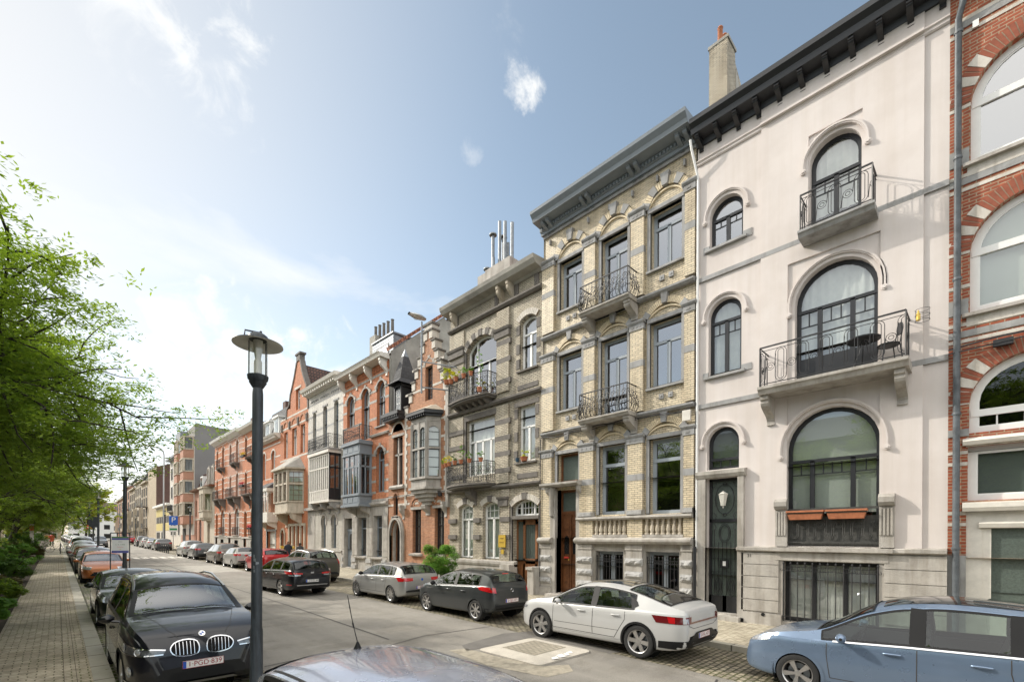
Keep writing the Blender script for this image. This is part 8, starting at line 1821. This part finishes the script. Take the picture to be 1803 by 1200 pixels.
# ================================================================ plants
def leaves(n, fn, size, mt, name, parent, quad=True, seed=1, flat=.5):
    """n small leaf faces; fn(rng) gives a centre and an outward direction"""
    rng = random.Random(seed); V = []; F = []
    for i in range(n):
        c, d = fn(rng); s_ = size*rng.uniform(.6, 1.3)
        a = rng.uniform(0, 2*pi); u = Vector((cos(a), sin(a), rng.uniform(-flat, flat))).normalized(); v = u.cross(Vector((rng.uniform(-1, 1)*flat, rng.uniform(-1, 1)*flat, 1))).normalized()
        o = len(V); V += [tuple(c-u*s_), tuple(c+v*s_*.45-u*.1*s_), tuple(c+u*s_), tuple(c-v*s_*.45-u*.1*s_)]; F.append((o, o+1, o+2, o+3))
    me = bpy.data.meshes.new(name); me.from_pydata(V, [], F); me.materials.append(M[mt]); ob = bpy.data.objects.new(name, me); S.collection.objects.link(ob); ob.parent = parent; return ob
def blobpts(rx_, ry, rz_, clumps, seed, fill=.35):
    r0 = random.Random(seed); C_ = []
    for i in range(clumps):
        while True:
            p = Vector((r0.uniform(-1, 1), r0.uniform(-1, 1), r0.uniform(-1, 1)))
            if .35 < p.length < 1: break
        C_.append((Vector((p.x*rx_, p.y*ry, p.z*rz_)), r0.uniform(.16, .34)*min(rx_, ry, rz_)*1.2))
    def fn(rng):
        c, r = rng.choice(C_); q = Vector((rng.gauss(0, 1), rng.gauss(0, 1), rng.gauss(0, 1))).normalized()*r*rng.uniform(.5, 1.1); q.z *= .7
        return c+q, q
    return fn
def shrub(x, y, rx_, ry, h_, n, mt, label, size=.05, seed=0, name='shrub', z0=None, cat='shrub', group='shrubs in the planting bed along the left pavement'):
    z0 = gz(y)+.1 if z0 is None else z0; r = thing(name, (x, y, z0), label, cat, group); f = blobpts(rx_, ry, h_*.5, int(26+n/700), seed)
    o = leaves(n, lambda rng: (lambda cd_: (Vector((cd_[0].x, cd_[0].y, max(.02, cd_[0].z+h_*.5))), cd_[1]))(f(rng)), size, mt, 'foliage', r, seed=seed)
    g = MB(); rr = random.Random(seed)
    for k in range(7): a = rr.uniform(0, 2*pi); g.tube([(0, 0, 0), (rx_*.3*cos(a), ry*.3*sin(a), h_*.4), (rx_*.6*cos(a), ry*.6*sin(a), h_*.8)], [.02, .014, .006], 4)
    g.build('stems', 'bark', r); return r
shrub(12.35, 17.3, .9, .9, 2.2, 20000, 'leafmid', 'round green bush on the pavement in front of the stepped gable house', .045, 3, 'bush', gz(19)+.13, 'bush', 'bushes on the right pavement')
bed = [(-1.65, 17.0, .85, 1.2, 1.0, 5200, 'leafmid', 'large leaved light green shrub nearest the camera at the left edge', .10),
 (-1.6, 20.6, .85, 1.6, 1.05, 10000, 'leaf', 'soft feathery light green shrub beside the barrier bars', .045),
 (-1.6, 25.2, .7, 2.0, .8, 8000, 'leafbrown', 'low brownish twiggy shrub past the barrier bars', .05),
 (-1.55, 31.0, .8, 2.2, 1.2, 10000, 'leafdark', 'rounded dark green shrub leaning over the pavement edge', .05),
 (-3.4, 29.0, 1.4, 3.0, 1.4, 9000, 'leafbrown', 'olive brown shrub behind the dark rounded one', .05),
 (-1.7, 39.0, 1.0, 3.4, 1.5, 10000, 'leafmid', 'olive green hedge halfway along the bed', .06),
 (-1.8, 49.0, 1.1, 3.4, 1.4, 9000, 'leafbrown', 'brown green hedge just before the big evergreen', .06),
 (-1.9, 57.8, 1.5, 2.2, 2.1, 12000, 'leafdark', 'big dark evergreen shrub just before the crossing', .07),
 (-4.5, 46.0, 1.6, 3, 2.2, 8000, 'leafmid', 'green shrub behind the olive hedge', .08),
 (-3.2, 72.0, 1.0, 1.3, 3.0, 5000, 'leafpale', 'yellow green flowering shrub beyond the bed', .09),
 (-3.2, 82.0, 1.6, 3.0, 2.6, 7000, 'leafmid', 'green shrubs beyond the bicycle', .10),
 (-3.0, 94.0, 1.6, 4.0, 3.4, 7000, 'leafdark', 'darker shrub mass further along the park', .11),
 (-5.2, 52.0, 1.2, 2.0, 2.4, 6000, 'leafyellow', 'bright yellow leaved shrub at the left edge', .08)]
for i, b_ in enumerate(bed): shrub(*b_, seed=20+i)
def potplant(loc, rz, r_, ph, n, mt, label, flower=None, tall=1.0):
    t = thing('potted_plant', loc, label, 'potted plant', 'pot plants on the weathered brick house'); g = MB(); g.lathe([(0, 0), (r_*.7, 0), (r_*.95, ph*.82), (r_*1.05, ph*.82), (r_*1.05, ph), (r_*.9, ph), (r_*.88, ph*.9), (0, ph*.9)], n=12); g.build('pot', 'terracotta', t, smooth=40)
    f = blobpts(r_*1.5, r_*1.5, r_*1.3*tall, 12, int(loc[1]*97)); leaves(n, lambda rng: (lambda c_: (c_[0]+Vector((0, 0, ph+r_*1.1*tall)), c_[1]))(f(rng)), .03, mt, 'foliage', t, seed=int(loc[1]*31))
    if flower: leaves(60, lambda rng: (lambda c_: (c_[0]*1.1+Vector((0, 0, ph+r_*1.3*tall)), c_[1]))(f(rng)), .022, flower, 'flowers', t, seed=5)
    return t
rail = [(18.45, 10.12, .16, 'leafpale', 'big yellow green fern in a pot hanging from the upper left balcony rail', None, 1.8), (18.05, 10.05, .13, 'leafyellow', 'terracotta pot with yellow green fronds second on the upper balcony', None, 1.5), (17.6, 10.05, .12, 'leafpale', 'terracotta pot with pale leaves third on the upper balcony', None, 1.2), (17.0, 10.05, .11, 'leafmid', 'small green pot plant fourth on the upper balcony', None, 1.3), (16.5, 10.05, .10, 'leafmid', 'small terracotta pot fifth on the upper balcony', None, .8), (15.95, 9.2, .12, 'leafmid', 'tall cactus like plant at the right end of the upper balcony', None, 6)]
for i, (y, z, r_, mt, lb, fl, tall) in enumerate(rail): potplant((D-.78-.12*sin(pi*(18.6-y)/3), y, z), 0, r_, .2, 900 if i < 2 else 350, mt, lb, fl, tall)
rail2 = [(18.7, 'leafmid', None, 'small green pot at the left end of the lower balcony rail'), (18.35, 'leafyellow', None, 'pot with yellow leaves on the lower balcony rail'), (17.95, 'leafyellow', 'floweryellow', 'terracotta pot of yellow flowers on the lower balcony rail'), (17.45, 'leafdark', None, 'dark leaved pot in the middle of the lower balcony rail'), (17.0, 'leafmid', 'flowerpink', 'pot with tall pink roses on the lower balcony'), (16.5, 'leafmid', None, 'green pot right of the roses on the lower balcony'), (15.9, 'leafmid', None, 'round pot at the right end of the lower balcony rail')]
for i, (y, mt, fl, lb) in enumerate(rail2): potplant((D-.72-.33*sin(pi*(18.9-y)/3.15), y, 6.05), 0, .11, .18, 350, mt, lb, fl, 3.0 if fl == 'flowerpink' else 1.2)
potplant((D-.08, 13.85, 5.92), 0, .17, .18, 400, 'leafpale', 'terracotta planter with green leaves on the right window sill'); bp_ = thing('blue_pot', (D-.08, 14.25, 5.92), 'small dark blue pot on the same sill as the terracotta planter', 'pot'); g = MB(); g.lathe([(0, 0), (.07, 0), (.09, .18), (.08, .18), (.07, .03), (0, .03)], n=12); g.build('pot', 'bluepot', bp_, smooth=40)
for i, (y, z, mt) in enumerate(((53.0, 10.1, 'floweryellow'), (53.4, 7.1, 'flowerred'), (52.6, 2.75, 'flowerred'))):
    fb = thing('flower_box', (D-.9 if i < 2 else D-.35, y, z+.7), ('yellow flowers on the top balcony of the nearest striped house', 'red flowers on the middle balcony of the nearest striped house', 'red flowers at the ground floor guard of the nearest striped house')[i], 'flower box'); g = MB(); g.box(-.1, .1, -.6, .6, 0, .18); g.build('box', 'plastic', fb); leaves(500, lambda rng: (Vector((rng.uniform(-.14, .14), rng.uniform(-.65, .65), .18+rng.uniform(0, .28))), None), .05, mt, 'flowers', fb, seed=i)
for i in range(3): fb = thing('flower_bowl', (D-.7, 39.6+i*1.0, gz(40)+1.1), ('left', 'middle', 'right')[i]+' bowl of yellow flowers on the low wall before the curved gable house', 'flower bowl'); g = MB(); g.lathe([(.1, -.98), (.12, -.1), (.25, 0), (.22, .05), (0, .05)], n=10); g.build('bowl', 'creamstone', fb); leaves(160, lambda rng: (Vector((rng.uniform(-.25, .25), rng.uniform(-.25, .25), .08+rng.uniform(0, .2))), None), .05, 'floweryellow', 'flowers', fb, seed=i)

g = MB(); rs_ = random.Random(4)
for k in range(5): z = 2.0+.05*k; a0 = -2.3+rs_.uniform(-.3, .3); w_ = rs_.uniform(.02, .05); g.add([(.071*cos(a0), .071*sin(a0), z), (.071*cos(a0+w_/.08), .071*sin(a0+w_/.08), z+rs_.uniform(-.02, .02)), (.071*cos(a0+w_/.08), .071*sin(a0+w_/.08), z+.035), (.071*cos(a0), .071*sin(a0), z+.04)], [(0, 1, 2, 3)])
g.build('torn_sticker', 'zinc', street_lamp.first)

def litter(rng):
    x = rng.choice((.74, .72, 10.82, 10.86, 8.75, -.8, 11.3, 13.9)); x += rng.gauss(0, .05 if x < 11 else .2); y = rng.uniform(1, 60); z = gz(y)+(.012 if .68 < x < 10.9 else .14); return Vector((x, y, z)), None
fl = leaves(2200, litter, .022, 'leafbrown', 'fallen_leaves', None, seed=9, flat=.12); tag(fl, 'brown leaf litter lying in the gutters and along the kerbs', 'leaf litter', kind='stuff')
# ================================================================ trees of the park strip
def grow(seed, h_, spread, levels=4, lean=(0, 0), trunk_r=.2, first=.28, flat=.35):
    """returns branch polylines (with radii) and twig tips"""
    rr = random.Random(seed); B = []; tips = []
    def br(p, d, L, r, lv):
        pts = [p]; rad = [r]; n = 5 if lv < 2 else 4; q = p; dd = d
        for i in range(n):
            j = Vector((rr.gauss(0, 1), rr.gauss(0, 1), rr.gauss(0, .8)))*(.10 if lv == 0 else .20); up = .10 if lv in (0, 1) else -.05
            dd = (dd+j+Vector((0, 0, up))).normalized(); q = q+dd*(L/n); pts.append(q); rad.append(r*(1-.62*(i+1)/n))
        B.append((pts, rad, lv))
        if lv >= levels: tips.append((pts, dd)); return
        k = (14, 9, 6, 4, 3)[lv]
        for i in range(k):
            t = first+(1-first)*(i+.6)/k if lv == 0 else .3+.7*(i+.5)/k
            f = t*n; i0 = min(n-1, int(f)); pos = pts[i0]+(pts[i0+1]-pts[i0])*(f-i0); a = i*2.4+rr.uniform(-.5, .5)
            base = dd if lv else Vector((0, 0, 1)); u = base.cross(Vector((.3, .7, .2))).normalized(); v = base.cross(u)
            sp = (1.15-.45*t) if lv == 0 else .75
            nd = (base*cos(sp)+(u*cos(a)+v*sin(a))*sin(sp)); 
            if lv: nd.z *= .65
            nd.normalize(); LL = (spread*(1.15-.55*t) if lv == 0 else L*rr.uniform(.42, .62)); br(pos, nd, LL, max(.008, r*(.42 if lv == 0 else .5)), lv+1)
    br(Vector((0, 0, 0)), Vector((lean[0], lean[1], 1)).normalized(), h_*.72, trunk_r, 0)
    return B, tips
def make_tree(name, x, y, seed, h_, spread, mt, label, per=46, lsz=.085, levels=3, trunk_r=.2, rz=0, first=.28, cat='tree', z=None, group='trees of the park strip on the left'):
    r = thing(name, (x, y, gz(y)+.08 if z is None else z), label, cat, group, rz=rz); B, tips = grow(seed, h_, spread, levels, trunk_r=trunk_r, first=first)
    g = MB()
    for pts, rad, lv in B:
        if lv <= levels: g.tube(pts, [max(.006, q) for q in rad], 9 if lv == 0 else (6 if lv == 1 else 4))
    g.build('trunk', 'bark', r, smooth=60)
    rng = random.Random(seed+1); V = []; F = []
    for pts, dd in tips:
        cen = None
        for q_ in range(per):
            if q_ % 24 == 0:
                t = rng.uniform(.1, 1.15); n = len(pts)-1; f = min(n-1e-3, t*n); i0 = int(f); cen = pts[i0]+(pts[i0+1]-pts[i0])*(f-i0 if t <= 1 else 1.3)
                cen = cen+Vector((rng.gauss(0, .26), rng.gauss(0, .26), rng.gauss(-.08, .16))); cr_ = rng.uniform(.07, .15)
            p = cen+Vector((rng.gauss(0, cr_), rng.gauss(0, cr_), rng.gauss(0, cr_*.6)))
            s_ = lsz*rng.uniform(.6, 1.35); a = rng.uniform(0, 2*pi); u = Vector((cos(a), sin(a), rng.uniform(-.75, .15))).normalized(); v = u.cross(Vector((rng.uniform(-.6, .6), rng.uniform(-.6, .6), 1))).normalized()
            o = len(V); V += [tuple(p-u*s_), tuple(p+v*s_*.33), tuple(p+u*s_), tuple(p-v*s_*.33)]; F.append((o, o+1, o+2, o+3))
    me = bpy.data.meshes.new('crown'); me.from_pydata(V, [], F); me.materials.append(M[mt]); o = bpy.data.objects.new('crown', me); S.collection.objects.link(o); o.parent = r
    return r
def tree_copy(src, x, y, rz, sc, label):
    r = copy_tree(src); r.location = (x, y, gz(y)+.08); r.rotation_euler = (0, 0, rz); r.scale = (sc,)*3; r['label'] = label; return r
tA = make_tree('street_tree', -3.9, 15.0, 11, 6.0, 6.3, 'leaf', 'big light green tree at the left edge whose boughs reach furthest over the street', per=552, lsz=.056, trunk_r=.22, first=.45)
tB = make_tree('street_tree', -4.4, 26.0, 23, 11.0, 5.4, 'leaf', 'light green tree behind the biggest one, filling the lower left of the foliage', per=168, lsz=.08, trunk_r=.24, first=.38)
tree_copy(tB, -4.0, 38.0, 2.9, .92, 'third tree of the row, its foliage just above the shrubs')
tree_copy(tA, -3.2, 50.0, 2.1, .95, 'tree with a dark leaning trunk at the left picture edge')
tree_copy(tB, -3.1, 59.5, 1.2, .9, 'tree with a slim trunk rising from the dark evergreen shrub')
tree_copy(tA, -3.2, 71.0, 4.0, .75, 'smaller tree beyond the bicycle on the left')
tree_copy(tB, -3.6, 84.0, 3.3, .72, 'small tree far along the left pavement')
tree_copy(tA, -9.8, 31.0, 5.2, 1.05, 'tree standing further inside the park')
make_tree('pale_tree', 4.9, 150, 31, 15, 5.0, 'leafpale', 'pale yellow green spring tree at the far end of the street', per=26, lsz=.30, levels=3, trunk_r=.25, z=1.7, group='trees round the street end')
make_tree('bare_tree', 1.0, 160, 41, 10, 4.0, 'leafbrown', 'nearly bare brown tree in front of the white end building', per=10, lsz=.2, levels=3, trunk_r=.25, z=1.7, group='trees round the street end')

for i, (x, y, rz, sc, lb) in enumerate(((-13.5, 1.5, 1.0, 1.15, 'pink'), (-14.0, 12.0, 2.7, 1.1, 'weathered brick'), (-13.5, -8.5, 4.4, 1.1, 'red brick'))): tree_copy((tB, tA, tB)[i], x, y, rz, sc, 'tree across the park opposite the '+lb+' house')
for i, (x, y, rz, sc) in enumerate(((-9.5, 2.0, .4, 1.0), (-8.5, -6.0, 3.0, .95))): tree_copy(tB, x, y, rz, sc, ('tree beside the camera on the park side', 'tree behind the camera on the park side')[i])
